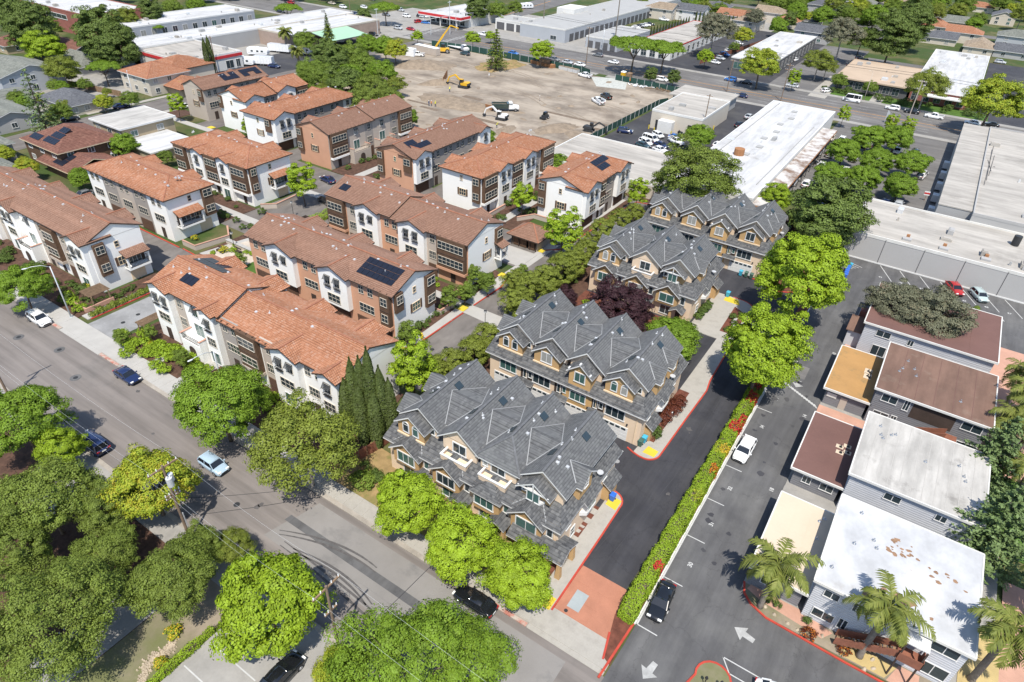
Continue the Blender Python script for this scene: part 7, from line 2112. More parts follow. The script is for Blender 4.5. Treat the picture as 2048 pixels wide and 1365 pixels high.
def wheel_into(root, x, y, r=.33, wd=.22):
    t = MB().tube([(x, y - wd / 2, r), (x, y + wd / 2, r)], [r, r], 14).build('wheel', 'rubber', root, False)
    s_ = 1 if y > 0 else -1
    MB().tube([(x, y + s_ * wd * .45, r), (x, y + s_ * (wd * .5 + .015), r)], [r * .62, r * .58], 10).build('rim', 'rim', t)
def loft(mb, secs):
    """closed skin through cross-sections of equal point count"""
    n = len(secs[0])
    base = []
    for s_ in secs:
        base.append(len(mb.v)); mb.v += [tuple(p) for p in s_]
    for a, b in zip(base, base[1:]):
        for j in range(n):
            k = (j + 1) % n
            mb.f.append((a + j, a + k, b + k, b + j))
    mb.f.append(tuple(base[0] + j for j in range(n)))
    mb.f.append(tuple(base[-1] + n - 1 - j for j in range(n)))
CARS = {}
def make_car(kind):
    L, W, H, belt, hood, dims = {
        'sedan': (4.75, 1.82, 1.44, .92, .86, (1.05, .25, -1.15, -1.85)),
        'coupe': (4.6, 1.86, 1.40, .92, .85, (1.0, .25, -1.0, -1.95)),
        'suv': (4.65, 1.86, 1.68, 1.05, 1.0, (1.15, .55, -1.75, -2.1)),
        'hatch': (4.25, 1.78, 1.52, .96, .90, (1.15, .5, -1.5, -1.9)),
        'van': (5.1, 1.98, 1.85, 1.08, 1.05, (1.65, .95, -2.2, -2.42)),
        'bigvan': (6.0, 2.05, 2.6, 1.35, 1.25, (2.3, 1.7, -2.8, -2.9)),
        'pickup': (5.7, 1.95, 1.82, 1.10, 1.08, (1.15, .6, -.75, -.95)),
        'truck': (6.4, 2.1, 1.95, 1.15, 1.15, (1.6, 1.05, -.35, -.5)),
    }[kind]
    hl, hw = L / 2, W / 2
    r = thing('car', 'x', 'car')
    b = MB()
    secs = []
    for x, wf, zt, zb in ((hl, .62, .58, .38), (hl - .08, .80, .68, .26), (hl - .35, .93, hood - .10, .2), (hl - .9, 1.0, hood - .02, .18), (dims[0] + .05, 1.0, belt - .02, .18), (0, 1.0, belt, .18), (dims[3] * .6, 1.0, belt + .02, .18),
                          (-hl + .75, 1.0, belt + .01, .18), (-hl + .3, .95, belt - .02, .22), (-hl + .07, .84, belt - .1, .3), (-hl, .72, belt - .2, .42)):
        y = hw * wf
        mid = zb + (zt - zb) * .55
        secs.append([(x, -y * .9, zb), (x, -y, zb + .14), (x, -y, mid), (x, -y * .94, zt - .03), (x, -y * .72, zt + .02), (x, 0, zt + .04), (x, y * .72, zt + .02), (x, y * .94, zt - .03), (x, y, mid), (x, y, zb + .14), (x, y * .9, zb)])
    if kind in ('pickup', 'truck'):
        secs = [s_ for s_ in secs if s_[0][0] > dims[3] - .2 or True]
    loft(b, secs)
    b.build('body', 'paint_white', r, True)
    f0, f1, r1, r0 = dims
    w0, w1 = hw * .90, hw * .74
    zb_, zt_ = belt - .02, H - .04
    gl = MB().hexa([(r0, -w0, zb_), (f0, -w0, zb_), (f0, w0, zb_), (r0, w0, zb_)], [(r1, -w1, zt_), (f1, -w1, zt_), (f1, w1, zt_), (r1, w1, zt_)])
    gl.build('windows', 'car_glass', r)
    rf = MB()
    e = .04
    secs = []
    for x, k, dz in ((r1 - .10, .9, -.05), (r1 + .12, 1.0, .01), ((r1 + f1) / 2, 1.02, .05), (f1 - .12, 1.0, .01), (f1 + .10, .9, -.05)):
        y = (w1 + e) * k
        secs.append([(x, -y, zt_ - .03 + dz * .3), (x, -y * .96, zt_ + .02 + dz), (x, 0, zt_ + .045 + dz), (x, y * .96, zt_ + .02 + dz), (x, y, zt_ - .03 + dz * .3)])
    loft(rf, secs[::-1])
    rf.build('roof_panel', 'paint_white', r, True)
    pl = MB()
    for sg in (-1, 1):
        pl.bar((f0, sg * w0, zb_), (f1, sg * w1, zt_), .07); pl.bar((r0, sg * w0, zb_), (r1, sg * w1, zt_), .13)
        xm = (f1 + r1) / 2
        pl.bar((xm, sg * (w0 + .005), zb_), (xm, sg * (w1 + .005), zt_), .08)
        if kind in ('suv', 'van', 'bigvan'): pl.bar((r1 + .75, sg * (w0 + .005), zb_), (r1 + .75, sg * (w1 + .005), zt_), .10)
    pl.build('pillars', 'paint_white', r)
    if kind in ('pickup', 'truck'):
        bd = MB().box(-hl + .12, r0 - .18, -hw * .82, hw * .82, belt + .03, belt + .06)
        bd.build('bed_floor', 'machine_black', r)
        bs = MB()
        bs.box(-hl + .02, r0 - .1, -hw, -hw * .84, belt, belt + .22); bs.box(-hl + .02, r0 - .1, hw * .84, hw, belt, belt + .22); bs.box(-hl + .02, -hl + .12, -hw * .84, hw * .84, belt, belt + .22)
        bs.build('bed_side', 'paint_white', r)
        if kind == 'truck':
            for sg in (-1, 1):
                MB().box(-hl + .1, r0 - .15, sg * hw * .92 - .14, sg * hw * .92 + .14, belt + .2, belt + .72).build('tool_locker', 'paint_white', r)
    wr = .34 if kind in ('sedan', 'hatch', 'coupe') else .39
    for x in (hl - .88, -hl + .95):
        for y in (-hw + .09, hw - .09):
            wheel_into(r, x, y, wr)
    for sg in (-1, 1):
        MB().box(hl - .22, hl - .03, sg * hw * .62 - .2, sg * hw * .62 + .2, hood - .24, hood - .1).build('headlight', 'light_lens', r)
        MB().box(-hl - .005, -hl + .14, sg * hw * .68 - .18, sg * hw * .68 + .18, belt - .24, belt - .1).build('tail_light', 'tail_lens', r)
        MB().box(f0 - .32, f0 - .18, sg * (hw + .09) - .1, sg * (hw + .09) + .1, belt - .02, belt + .13).build('mirror', 'paint_white', r)
    MB().box(hl - .01, hl + .015, -.5, .5, .42, .56).build('grille', 'black_plastic', r)
    MB().box(-hl - .02, -hl + .02, -.25, .25, belt - .36, belt - .22).build('number_plate', 'plate', r)
    CARS[kind] = r
    return r
for k in ('sedan', 'coupe', 'suv', 'hatch', 'van', 'bigvan', 'pickup', 'truck'):
    make_car(k)
NAME = {'sedan': 'sedan', 'coupe': 'coupe', 'suv': 'sport_utility_car', 'hatch': 'hatchback', 'van': 'minivan', 'bigvan': 'passenger_van', 'pickup': 'pickup_truck', 'truck': 'service_truck'}
WORD = {'sedan': 'sedan', 'coupe': 'coupe', 'suv': 'sport utility car', 'hatch': 'hatchback', 'van': 'minivan', 'bigvan': 'tall van', 'pickup': 'pickup', 'truck': 'service truck'}
def car(kind, paint, x, y, deg, label, group=None):
    o = dup(CARS[kind], (x, y, .02), rad(deg), None, label, group, {'paint_white': 'paint_' + paint})
    o.name = NAME[kind]
    o['category'] = WORD[kind] if len(WORD[kind].split()) < 3 else 'car'
    return o
def pcar(kind, paint, px, py, deg, label, group=None, z=.5):
    x, y = g(px, py, z)
    return car(kind, paint, x, y, deg, label, group)
pcar('suv', 'white', 79, 639, 0, 'white sport utility car with dark sunroof parked below the street lamp')
pcar('coupe', 'navy', 255, 752, 0, 'dark blue coupe parked along the new sidewalk')
pcar('hatch', 'ice', 427, 930, 0, 'pale blue hatchback driving down the street')
pcar('van', 'navy', 187, 888, 180, 'dark blue van parked on the south kerb under trees')
pcar('sedan', 'black', 950, 1203, 180, 'black sedan parked by the street maples')
pcar('sedan', 'black', 562, 1352, 92, 'black sedan in the concrete parking lot')
car('suv', 'white', -6.75, 68.6, -92, 'white sport utility car parked in a numbered stall by the hedge')
car('sedan', 'black', -7.0, 42.0, -86, 'black sedan parked in a numbered stall by the hedge')
pcar('sedan', 'white', 1562, 1396, 10, 'white car entering the apartment lot')
pcar('sedan', 'red', 1909, 578, -62, 'red sedan in the angled stalls by the long grey wall')
pcar('hatch', 'sage', 1958, 592, -62, 'pale green hatchback in the angled stalls by the long grey wall')
pcar('sedan', 'navy', 655, 360, 170, 'dark blue sedan in the paseo court')
pcar('suv', 'black', 652, 402, 170, 'black car parked behind the paseo hedge')
pcar('sedan', 'grey', 175, 388, 90, 'grey car in the narrow lane behind the white and grey row')
pcar('sedan', 'white', 370, 213, 92, 'white car parked at the side-street corner')
pcar('sedan', 'silver', 1128, 480, 60, 'silver car under the tree by the trash shelter')
# main road
for kind, paint, px, py, deg, lab in (
        ('bigvan', 'white', 1703, 201, 180, 'white passenger van on the boulevard before the office lawn'), ('suv', 'white', 1785, 217, 180, 'white sport utility car parked on the boulevard'), ('suv', 'black', 1824, 224, 180, 'black sport utility car parked on the boulevard'), ('pickup', 'white', 1868, 234, 180, 'white pickup parked on the boulevard'),
        ('sedan', 'white', 1945, 246, 180, 'white sedan parked on the boulevard by the big tree'), ('sedan', 'silver', 1952, 254, 0, 'silver sedan driving on the boulevard'), ('sedan', 'black', 1982, 250, 180, 'black sedan parked on the boulevard by the big tree'), ('sedan', 'navy', 1482, 192, 180, 'dark blue sedan passing the workshop'),
        ('hatch', 'white', 1652, 182, 65, 'white hatchback leaving the office driveway'), ('suv', 'white', 1324, 160, 0, 'white car between the two dark round trees'), ('suv', 'blue', 1461, 160, 180, 'blue-grey car parked before the white-roofed shop'), ('sedan', 'black', 1492, 165, 180, 'black sedan parked before the white-roofed shop'), ('sedan', 'silver', 1585, 172, 180, 'silver sedan parked before the slim tree'),
        ('sedan', 'grey', 1196, 111, 180, 'dark grey sedan on the far boulevard kerb'), ('sedan', 'white', 1227, 125, 180, 'white sedan driving past the umbrella pine'), ('sedan', 'white', 1160, 130, 0, 'white sedan at the site fence'), ('sedan', 'silver', 1135, 125, 0, 'silver sedan at the site fence'), ('suv', 'grey', 1108, 120, 0, 'grey car at the site fence'), ('sedan', 'blue', 1027, 107, 0, 'blue sedan behind the site conifer'), ('sedan', 'red', 822, 59, 0, 'red sedan at the crossing'), ('suv', 'silver', 796, 57, 0, 'silver car at the crossing'),
        ('suv', 'red', 837, 44, 80, 'red car under the red canopy'), ('sedan', 'blue', 852, 46, 20, 'blue sedan at the corner station'), ('sedan', 'grey', 917, 43, 0, 'dark sedan beside the corner station'), ('sedan', 'white', 1040, 35, 60, 'white sedan on the cross street'), ('suv', 'black', 842, 33, 30, 'dark car behind the corner station'), ('sedan', 'silver', 848, 34, 30, 'silver car behind the corner station'), ('pickup', 'white', 968, 70, 0, 'white pickup on the boulevard behind the bright tree'), ('van', 'silver', 1179, 85, 90, 'silver van by the storage block'),
        ('suv', 'white', 2010, 105, 0, 'white car in the lane beside the white-roofed office'), ('suv', 'silver', 2000, 125, 0, 'silver car in the lane beside the white-roofed office'), ('sedan', 'blue', 1782, 65, 90, 'blue car in the park street'), ('suv', 'black', 1718, 117, 70, 'black car in the office yard'), ('sedan', 'black', 1731, 122, 70, 'second black car in the office yard'), ('sedan', 'black', 1705, 132, 0, 'dark car beside the tan-roofed office')):
    pcar(kind, paint, px, py, deg, lab)
# workshop lot
for kind, paint, px, py, deg, lab in (('suv', 'navy', 1250, 263, 20, 'dark car beside the green site fence'), ('sedan', 'black', 1358, 263, -20, 'black sedan before the workshop door'), ('hatch', 'white', 1316, 271, -30, 'white hatchback in the workshop lot'), ('van', 'white', 1301, 279, -15, 'white van in the middle of the workshop lot'), ('suv', 'white', 1291, 286, -25, 'white car before the white van'), ('sedan', 'navy', 1322, 291, -20, 'navy sedan in the workshop lot'), ('pickup', 'white', 1352, 284, -30, 'white pickup in the workshop lot'), ('sedan', 'blue', 1352, 276, -10, 'blue car with its hood toward the workshop'), ('coupe', 'white', 1320, 300, -15, 'white coupe nearest the low pale block'), ('sedan', 'teal', 1286, 291, -15, 'dark teal sedan beside the white car'), ('sedan', 'silver', 1499, 234, 80, 'silver car beside the white-roofed workshop'), ('sedan', 'black', 1480, 250, 80, 'dark car beside the white-roofed workshop'), ('sedan', 'white', 1437, 290, 80, 'white car half hidden beside the white-roofed workshop')):
    pcar(kind, paint, px, py, deg, lab)
# car park with round trees
rn = random.Random(9)
pal = ['white', 'white', 'silver', 'black', 'grey', 'beige', 'navy', 'red', 'white']
for j, y in enumerate((161, 171, 187, 199, 214)):
    for i in range(9):
        if rn.random() < .25: continue
        x = -26 + i * 3.0 + rn.uniform(-.2, .2)
        p_ = rn.choice(pal)
        car(rn.choice(('sedan', 'suv', 'hatch', 'pickup')), p_, x, y + rn.uniform(-.3, .3), 90 if j % 2 else -90, p_ + ' car parked under the round car park trees', p_ + ' cars under the round trees')
pcar('van', 'white', 1843, 352, 82, 'white van parked beside the round trees')
pcar('hatch', 'white', 1805, 277, 90, 'white hatchback at the car park entrance')
pcar('suv', 'black', 1830, 306, 95, 'black car beside the round trees')
pcar('sedan', 'black', 1620, 325, 60, 'dark car under the workshop loading strip')
# lots beyond the boulevard
for i in range(8):
    pcar(rn.choice(('sedan', 'suv', 'hatch')), ('white', 'silver', 'blue', 'white', 'grey', 'white', 'blue', 'white')[i], 1430 + i * 9.5, 125 - i * 7.5, -10, 'car in the line of parked cars beside the red fence', 'cars beside the red fence')
for i in range(5):
    pcar('sedan', ('white', 'black', 'silver', 'white', 'black')[i], 1272 + i * 7, 55 - i * 1.5, 20, 'car in the storage yard', 'storage yard cars')
for i in range(5):
    pcar('sedan', 'white', 1590 + i * 7, 120 - i * 9, 80, 'car along the shop side path', 'shop side cars')
pcar('pickup', 'white', 1328, 40, 0, 'white pickup in the storage yard')
for i in range(12):
    y = 148 + i * 6.2
    car(rn.choice(('sedan', 'suv')), rn.choice(pal), -276 + rn.uniform(-3, 3), y, rn.choice((85, 100, 170)), 'car parked before the workshop row', 'cars before the workshop row')
for i in range(16):
    px, py = rn.uniform(560, 830), rn.uniform(-6, 34)
    pcar(rn.choice(('sedan', 'suv', 'van')), rn.choice(pal), px, py, rn.choice((0, 180)), 'vehicle on the boulevard beyond the workshop row', 'far boulevard vehicles')
pcar('sedan', 'navy', 548, 133, 15, 'dark blue sedan by the caravans'); pcar('suv', 'navy', 540, 128, 15, 'second dark blue car by the caravans'); pcar('sedan', 'silver', 732, 66, 20, 'silver car by the green canopy'); pcar('suv', 'black', 746, 70, 20, 'dark car by the green canopy'); pcar('sedan', 'navy', 243, 213, 80, 'dark car on the drive by the side street'); pcar('sedan', 'black', 140, 238, 80, 'dark car parked on the side street'); pcar('sedan', 'silver', 300, 0, 0, 'silver car beyond the workshop row')
# construction vehicles
pcar('pickup', 'white', 835, 110, 200, 'white pickup by the site cabin'); pcar('suv', 'teal', 930, 108, 175, 'dark green car on the site'); pcar('pickup', 'white', 1170, 152, 170, 'white pickup by the site gate'); pcar('truck', 'white', 1196, 204, 145, 'white service truck in the middle of the site'); pcar('pickup', 'black', 1212, 194, 145, 'black pickup beside the service truck')
for r in list(CARS.values()):
    drop(r)
def caravan(label, x, y, deg, L=7.5, W=2.5, H=2.9, mat='white_plastic', group=None, name='caravan', cat='caravan'):
    o = thing(name, label, cat, (0, 0, 0), group)
    mb = MB()
    secs = []
    for xx, z0, z1 in ((-L / 2, .9, H - .35), (-L / 2 + .3, .6, H - .02), (0, .6, H), (L / 2 - .9, .6, H), (L / 2 - .15, .75, H - .7), (L / 2, .9, H - 1.2)):
        secs.append([(xx, -W / 2, z0), (xx, -W / 2, z1 - .1), (xx, -W / 2 + .15, z1), (xx, W / 2 - .15, z1), (xx, W / 2, z1 - .1), (xx, W / 2, z0)])
    loft(mb, secs[::-1])
    mb.build('body', mat, o)
    for xx in (-2.0, .2, 2.0):
        for s_ in (-1, 1):
            MB().box(xx - .45, xx + .45, s_ * W / 2 - .03, s_ * W / 2 + .03, 1.5, 2.1).build('window', 'glass', o)
    MB().box(-L / 2 + .4, L / 2 - .6, -W / 2 - .01, W / 2 + .01, 1.0, 1.15).build('stripe', 'wall_bluegrey', o)
    for xx in (-.6, .4):
        for s_ in (-1, 1): wheel_into(o, xx, s_ * (W / 2 - .12), .36)
    MB().box(-.6, .6, -.4, .4, H, H + .3).build('roof_unit', 'white_plastic', o)
    o.location = (x, y, .02); o.rotation_euler.z = rad(deg)
    return o
for i, (px, py, deg, L, lab) in enumerate(((487, 125, 28, 8.5, 'white caravan nearest the red-banded showroom'), (517, 106, 28, 8, 'white and blue caravan behind the first caravan'), (605, 104, 40, 7, 'white caravan beside the date palm'), (672, 82, 60, 6.5, 'white camper by the green canopy'), (1053, 14, 60, 7.5, 'white motorhome on the cross street'))):
    caravan(lab, *g(px, py, 1.0), deg, L)
for px, py, deg, L, lab in ((528, 125, 28, 7, 'plain white box trailer beside the dark blue cars'), (560, 100, 20, 9, 'plain white box trailer behind the date palm')):
    o = thing('box_trailer', lab, 'trailer')
    MB().box(-L / 2, L / 2, -1.25, 1.25, .7, 3.1).build('body', 'white_plastic', o)
    MB().box(-L / 2 + .05, L / 2 - .05, -1.2, 1.2, 3.1, 3.16).build('roof', 'galvanised', o)
    MB().box(L / 2, L / 2 + 1.2, -.08, .08, .5, .65).build('drawbar', 'dark_metal', o)
    for k in range(6): MB().box(-L / 2 + .4 + k * L / 6, -L / 2 + .46 + k * L / 6, -1.28, 1.28, .7, 3.1).build('rib', 'galvanised', o)
    for s_ in (-1, 1): wheel_into(o, -.8, s_ * 1.1, .38); wheel_into(o, .1, s_ * 1.1, .38)
    x, y = g(px, py, 1); o.location = (x, y, 0); o.rotation_euler.z = rad(deg)
def excavator(label, x, y, deg, s_=1.0, col='machine_yellow', boom=((1.2, 1.6), (3.4, 3.6), (5.6, 2.6), (6.3, .9))):
    o = thing('excavator', label, 'excavator')
    for sg in (-1, 1):
        tr_ = MB()
        secs = []
        for xx, z0, z1 in ((-1.7, .25, .55), (-1.5, .02, .8), (1.5, .02, .8), (1.7, .25, .55)):
            secs.append([(xx, sg * 1.0 - .25, z0), (xx, sg * 1.0 - .25, z1), (xx, sg * 1.0 + .25, z1), (xx, sg * 1.0 + .25, z0)])
        loft(tr_, secs[::-1])
        tr_.build('track', 'machine_black', o)
        for xx in (-1.1, 0, 1.1): MB().tube([(xx, sg * 1.26, .4), (xx, sg * 1.3, .4)], [.22, .22], 8).build('track_roller', 'dark_metal', o)
    MB().cyl(0, 0, .7, 1.0, .7, 14).build('turntable', 'machine_black', o)
    hs = MB(); loft(hs, [[(xx, -w_, .95), (xx, -w_, z1), (xx, w_, z1), (xx, w_, .95)] for xx, w_, z1 in ((1.1, 1.1, 1.5), (.2, 1.2, 1.75), (-1.3, 1.2, 1.9), (-1.9, 1.0, 1.7))])
    hs.build('house', col, o)
    cb = MB().hexa([(-.1, .15, 1.0), (1.3, .15, 1.0), (1.3, 1.15, 1.0), (-.1, 1.15, 1.0)], [(0, .2, 2.7), (1.05, .2, 2.7), (1.05, 1.1, 2.7), (0, 1.1, 2.7)])
    cb.build('cab', 'car_glass', o)
    MB().box(-.08, 1.12, .12, 1.18, 2.68, 2.8).build('cab_roof', col, o)
    MB().box(-2.1, -1.5, -1.1, 1.1, 1.0, 1.6).build('counterweight', 'machine_black', o)
    p = [(a, -.35, z) for a, z in boom]
    MB().bar((p[0][0] - .6, -.35, 1.3), p[1], .34, .5).build('boom', col, o)
    MB().bar(p[1], p[2], .3, .42).build('boom', col, o)
    MB().bar(p[2], p[3], .26, .34).build('arm', col, o)
    q = p[3]
    bk = MB(); loft(bk, [[(q[0] + .1, yy - .0, q[2] + .2), (q[0] + .45, yy, q[2] - .1), (q[0] + .2, yy, q[2] - .6), (q[0] - .5, yy, q[2] - .5), (q[0] - .4, yy, q[2] - .2)] for yy in (-.85, .15)])
    bk.build('bucket', 'dark_metal', o)
    MB().bar((1.0, -.35, 1.6), ((p[1][0] + p[0][0]) / 2 + .6, -.35, (p[1][2] + 1.5) / 2), .14).build('ram', 'metal', o)
    o.location = (x, y, .02); o.rotation_euler.z = rad(deg); o.scale = (s_,) * 3
    return o
x, y = g(928, 176); excavator('yellow excavator digging beside a soil heap', x, y, 190, 1.05)
x, y = g(1003, 240); excavator('white excavator with its arm lowered beside the dump truck', x, y, 190, .95, 'machine_white')
x, y = g(1178, 263); excavator('small black excavator beside the site fence', x, y, 10, .85, 'machine_black')
# telescopic handler, dump truck, skid, rolls
o = thing('telehandler', 'yellow telescopic handler with raised boom at the site corner', 'telehandler')
MB().hexa([(-2.6, -1, .6), (2.2, -1, .6), (2.2, 1, .6), (-2.6, 1, .6)], [(-2.5, -.9, 1.5), (2.0, -.9, 1.5), (2.0, .9, 1.5), (-2.5, .9, 1.5)]).build('chassis', 'machine_yellow', o)
MB().hexa([(-.6, .2, 1.4), (.9, .2, 1.4), (.9, 1.1, 1.4), (-.6, 1.1, 1.4)], [(-.5, .25, 2.6), (.6, .25, 2.6), (.6, 1.05, 2.6), (-.5, 1.05, 2.6)]).build('cab', 'car_glass', o)
MB().bar((-2.3, -.4, 1.9), (.4, -.4, 5.6), .5, .55).build('boom', 'machine_yellow', o)
MB().bar((.4, -.4, 5.6), (2.6, -.4, 8.4), .38, .42).build('boom', 'machine_yellow', o)
MB().bar((2.6, -.4, 8.4), (5.2, -.4, 7.6), .3, .3).build('jib', 'machine_yellow', o)
MB().box(5.0, 6.6, -1.0, .2, 7.3, 7.45).build('fork', 'dark_metal', o)
for xx in (-1.8, 1.5):
    for s_ in (-1, 1): wheel_into(o, xx, s_ * 1.0, .68, .45)
x, y = g(886, 106); o.location = (x, y, 0); o.rotation_euler.z = rad(35); o.scale = (1.25,) * 3
o = thing('dump_truck', 'dark green dump truck with a white cab', 'truck')
bd = MB(); bd.box(-4.2, .9, -1.2, 1.2, 1.0, 1.3)
for q in ((-4.2, .9, -1.25, -1.1), (-4.2, .9, 1.1, 1.25), (-4.2, -4.05, -1.1, 1.1), (.75, .9, -1.1, 1.1)): bd.box(*q, 1.3, 2.4)
bd.build('tipper_body', 'paint_green', o); MB().box(-4.0, .7, -1.08, 1.08, 1.3, 1.9).build('load', 'dug_earth', o); MB().box(.5, 2.2, -1.25, 1.25, 2.3, 2.5).build('cab_guard', 'paint_green', o)
cabm = MB(); loft(cabm, [[(xx, -1.15, .8), (xx, -1.15, z1), (xx, 1.15, z1), (xx, 1.15, .8)] for xx, z1 in ((4.3, 1.5), (3.0, 1.7), (2.7, 1.75), (2.2, 2.7), (1.1, 2.75))]); cabm.build('cab', 'machine_white', o)
MB().hexa([(2.15, -1.0, 1.75), (2.72, -1.0, 1.75), (2.72, 1.0, 1.75), (2.15, 1.0, 1.75)], [(1.9, -1.0, 2.6), (2.24, -1.0, 2.6), (2.24, 1.0, 2.6), (1.9, 1.0, 2.6)]).build('windscreen', 'car_glass', o)
for xx in (-3.2, -2.1, 3.2):
    for s_ in (-1, 1): wheel_into(o, xx, s_ * 1.05, .52, .35)
x, y = g(1010, 222); o.location = (x, y, 0); o.rotation_euler.z = rad(40)
o = thing('flatbed_trailer', 'long white flatbed trailer by the site fence', 'trailer')
MB().box(-5, 5, -1.2, 1.2, 1.0, 1.25).build('deck', 'white_plastic', o); cabm = MB(); loft(cabm, [[(xx, -1.1, .6), (xx, -1.1, z1), (xx, 1.1, z1), (xx, 1.1, .6)] for xx, z1 in ((8.0, 1.4), (6.8, 1.6), (6.3, 2.4), (5.2, 2.5))]); cabm.build('cab', 'machine_white', o)
MB().box(6.3, 6.75, -.95, .95, 1.65, 2.2).build('windscreen', 'car_glass', o)
for xx in (-4, -3, 6.6):
    for s_ in (-1, 1): wheel_into(o, xx, s_ * 1.0, .48, .3)
x, y = g(908, 98); o.location = (x, y, 0); o.rotation_euler.z = rad(-8)
for lab, px, py, deg, L, Wd, Hh, mt in (('long beige storage container by the telehandler', 855, 102, -5, 12, 2.5, 2.7, 'stucco_beige'), ('white site cabin by the trees', 815, 106, 10, 7, 2.5, 2.8, 'white_plastic')):
    o = thing('site_container', lab, 'container')
    MB().box(-L / 2, L / 2, -Wd / 2, Wd / 2, .1, Hh).build('body', mt, o); MB().box(-L / 2 - .03, L / 2 + .03, -Wd / 2 - .03, Wd / 2 + .03, Hh, Hh + .08).build('roof', 'white_plastic', o)
    for k in range(int(L / 1.2)): MB().box(-L / 2 + .5 + k * 1.2, -L / 2 + .6 + k * 1.2, -Wd / 2 - .05, Wd / 2 + .05, .2, Hh - .1).build('rib', mt, o)
    MB().box(L / 2, L / 2 + .05, -1, 1, .2, Hh - .2).build('door', mt, o)
    x, y = g(px, py, 1); o.location = (x, y, 0); o.rotation_euler.z = rad(deg)
o = thing('skid_steer', 'small dark loader on the site', 'loader')
MB().box(-1.1, 1.0, -.7, .7, .4, 1.2).build('body', 'machine_black', o); MB().hexa([(-.7, -.5, 1.2), (.7, -.5, 1.2), (.7, .5, 1.2), (-.7, .5, 1.2)], [(-.6, -.45, 2.1), (.5, -.45, 2.1), (.5, .45, 2.1), (-.6, .45, 2.1)]).build('cab', 'car_glass', o); MB().box(1.0, 1.7, -.9, .9, .1, .7).build('bucket', 'dark_metal', o)
for xx in (-.65, .6):
    for s_ in (-1, 1): wheel_into(o, xx, s_ * .8, .38, .28)
x, y = g(1090, 238); o.location = (x, y, 0); o.rotation_euler.z = rad(-95)
o = thing('spoil_bin', 'open rusty hopper beside the white excavator', 'hopper')
MB().hexa([(-.9, -.8, .3), (.9, -.8, .3), (.9, .8, .3), (-.9, .8, .3)], [(-1.4, -1.1, 1.9), (1.4, -1.1, 1.9), (1.4, 1.1, 1.9), (-1.4, 1.1, 1.9)]).build('hopper', 'rust', o); MB().box(-1.2, 1.2, -1, 1, 0, .3).build('base', 'machine_black', o); MB().box(-1.25, 1.25, -.95, .95, 1.9, 1.96).build('load', 'dug_earth', o)
x, y = g(981, 221); o.location = (x, y, 0); o.rotation_euler.z = rad(5)
o = thing('material_stack', 'stack of rusty steel and timber by the site fence', 'stack')
MB().box(-5.5, 5.5, -1.6, 1.6, 0, 1.2).build('steel_bundle', 'rust', o); MB().box(-1.5, 3, -1.2, 1.2, 1.2, 2.6).build('timber_bundle', 'timber', o); MB().box(-5.8, 2, -.4, .8, 1.2, 1.5).build('steel_bundle', 'rust', o)
x, y = g(1087, 131); o.location = (x, y, 0); o.rotation_euler.z = rad(-10)
o = thing('material_stack', 'grey wire-sided pallet row by the site pickup', 'stack')
for k in range(4): MB().box(-4.5 + k * 2.3, -2.4 + k * 2.3, -.9, .9, 0, 1.1).build('pallet_box', 'galvanised', o); MB().box(-4.4 + k * 2.3, -2.5 + k * 2.3, -.8, .8, 1.1, 1.3).build('pallet_load', 'dug_earth', o)
x, y = g(1138, 142); o.location = (x, y, 0); o.rotation_euler.z = rad(-10)
for px, py, mt, lab in ((1246, 157, 'machine_yellow', 'yellow portable toilet by the site gate'), (1258, 160, 'timber', 'wooden crate beside the portable toilet')):
    o = thing('portable_toilet' if 'toilet' in lab else 'crate', lab, 'toilet' if 'toilet' in lab else 'crate')
    MB().box(-.6, .6, -.6, .6, 0, 2.1).build('body', mt, o); MB().hexa([(-.65, -.65, 2.1), (.65, -.65, 2.1), (.65, .65, 2.1), (-.65, .65, 2.1)], [(-.45, -.45, 2.35), (.45, -.45, 2.35), (.45, .45, 2.35), (-.45, .45, 2.35)]).build('roof', mt if mt != 'machine_yellow' else 'white_plastic', o); MB().box(-.45, .45, -.64, -.6, .1, 1.9).build('door', mt, o)
    x, y = g(px, py, .5); o.location = (x, y, 0); o.scale = (1.3,) * 3
random.seed(3)
for k in range(7):
    x, y = g(1265 + k * 14, 172 + k * 2.2)
    o = thing('rubble_pile', 'pale rubble and plank pile along the back fence', 'rubble', (x, y, 0), 'rubble piles')
    mb = MB()
    for j in range(14):
        a, b = random.uniform(-2, 2), random.uniform(-1.2, 1.2)
        mb.bar((x + a, y + b, random.uniform(.05, .5)), (x + a + random.uniform(-1.2, 1.2), y + b + random.uniform(-.8, .8), random.uniform(.05, .7)), .25, .12)
    mb.build('pieces', 'white_plastic' if k < 3 else 'timber', o)
# site fence: fabric panels between posts
def fence(label, pts, h_, mat, post, panel=3.0, name='site_fence', cat='fence', thick=.04, group=None):
    o = thing(name, label, cat, (pts[0][0], pts[0][1], 0), group)
    ox, oy = pts[0]
    for a, b in zip(pts, pts[1:]):
        L = math.hypot(b[0] - a[0], b[1] - a[1])
        n = max(1, int(round(L / panel)))
        for k in range(n):
            p = (a[0] + (b[0] - a[0]) * k / n, a[1] + (b[1] - a[1]) * k / n)
            q = (a[0] + (b[0] - a[0]) * (k + .97) / n, a[1] + (b[1] - a[1]) * (k + .97) / n)
            sg = random.uniform(-.05, .05)
            MB().bar((*p, h_ / 2 + .05), (q[0] + sg, q[1] + sg, h_ / 2 + .05), thick, h_ - .1).build('panel', mat, o)
            MB().box(p[0] - .05, p[0] + .05, p[1] - .05, p[1] + .05, 0, h_ + .1).build('post', post, o)
    return o
fence('green fabric fence between the site and the workshop lot', [(-81.3, 161), (-80.6, 213), (-79, 217)], 2.0, 'fence_green', 'galvanised')
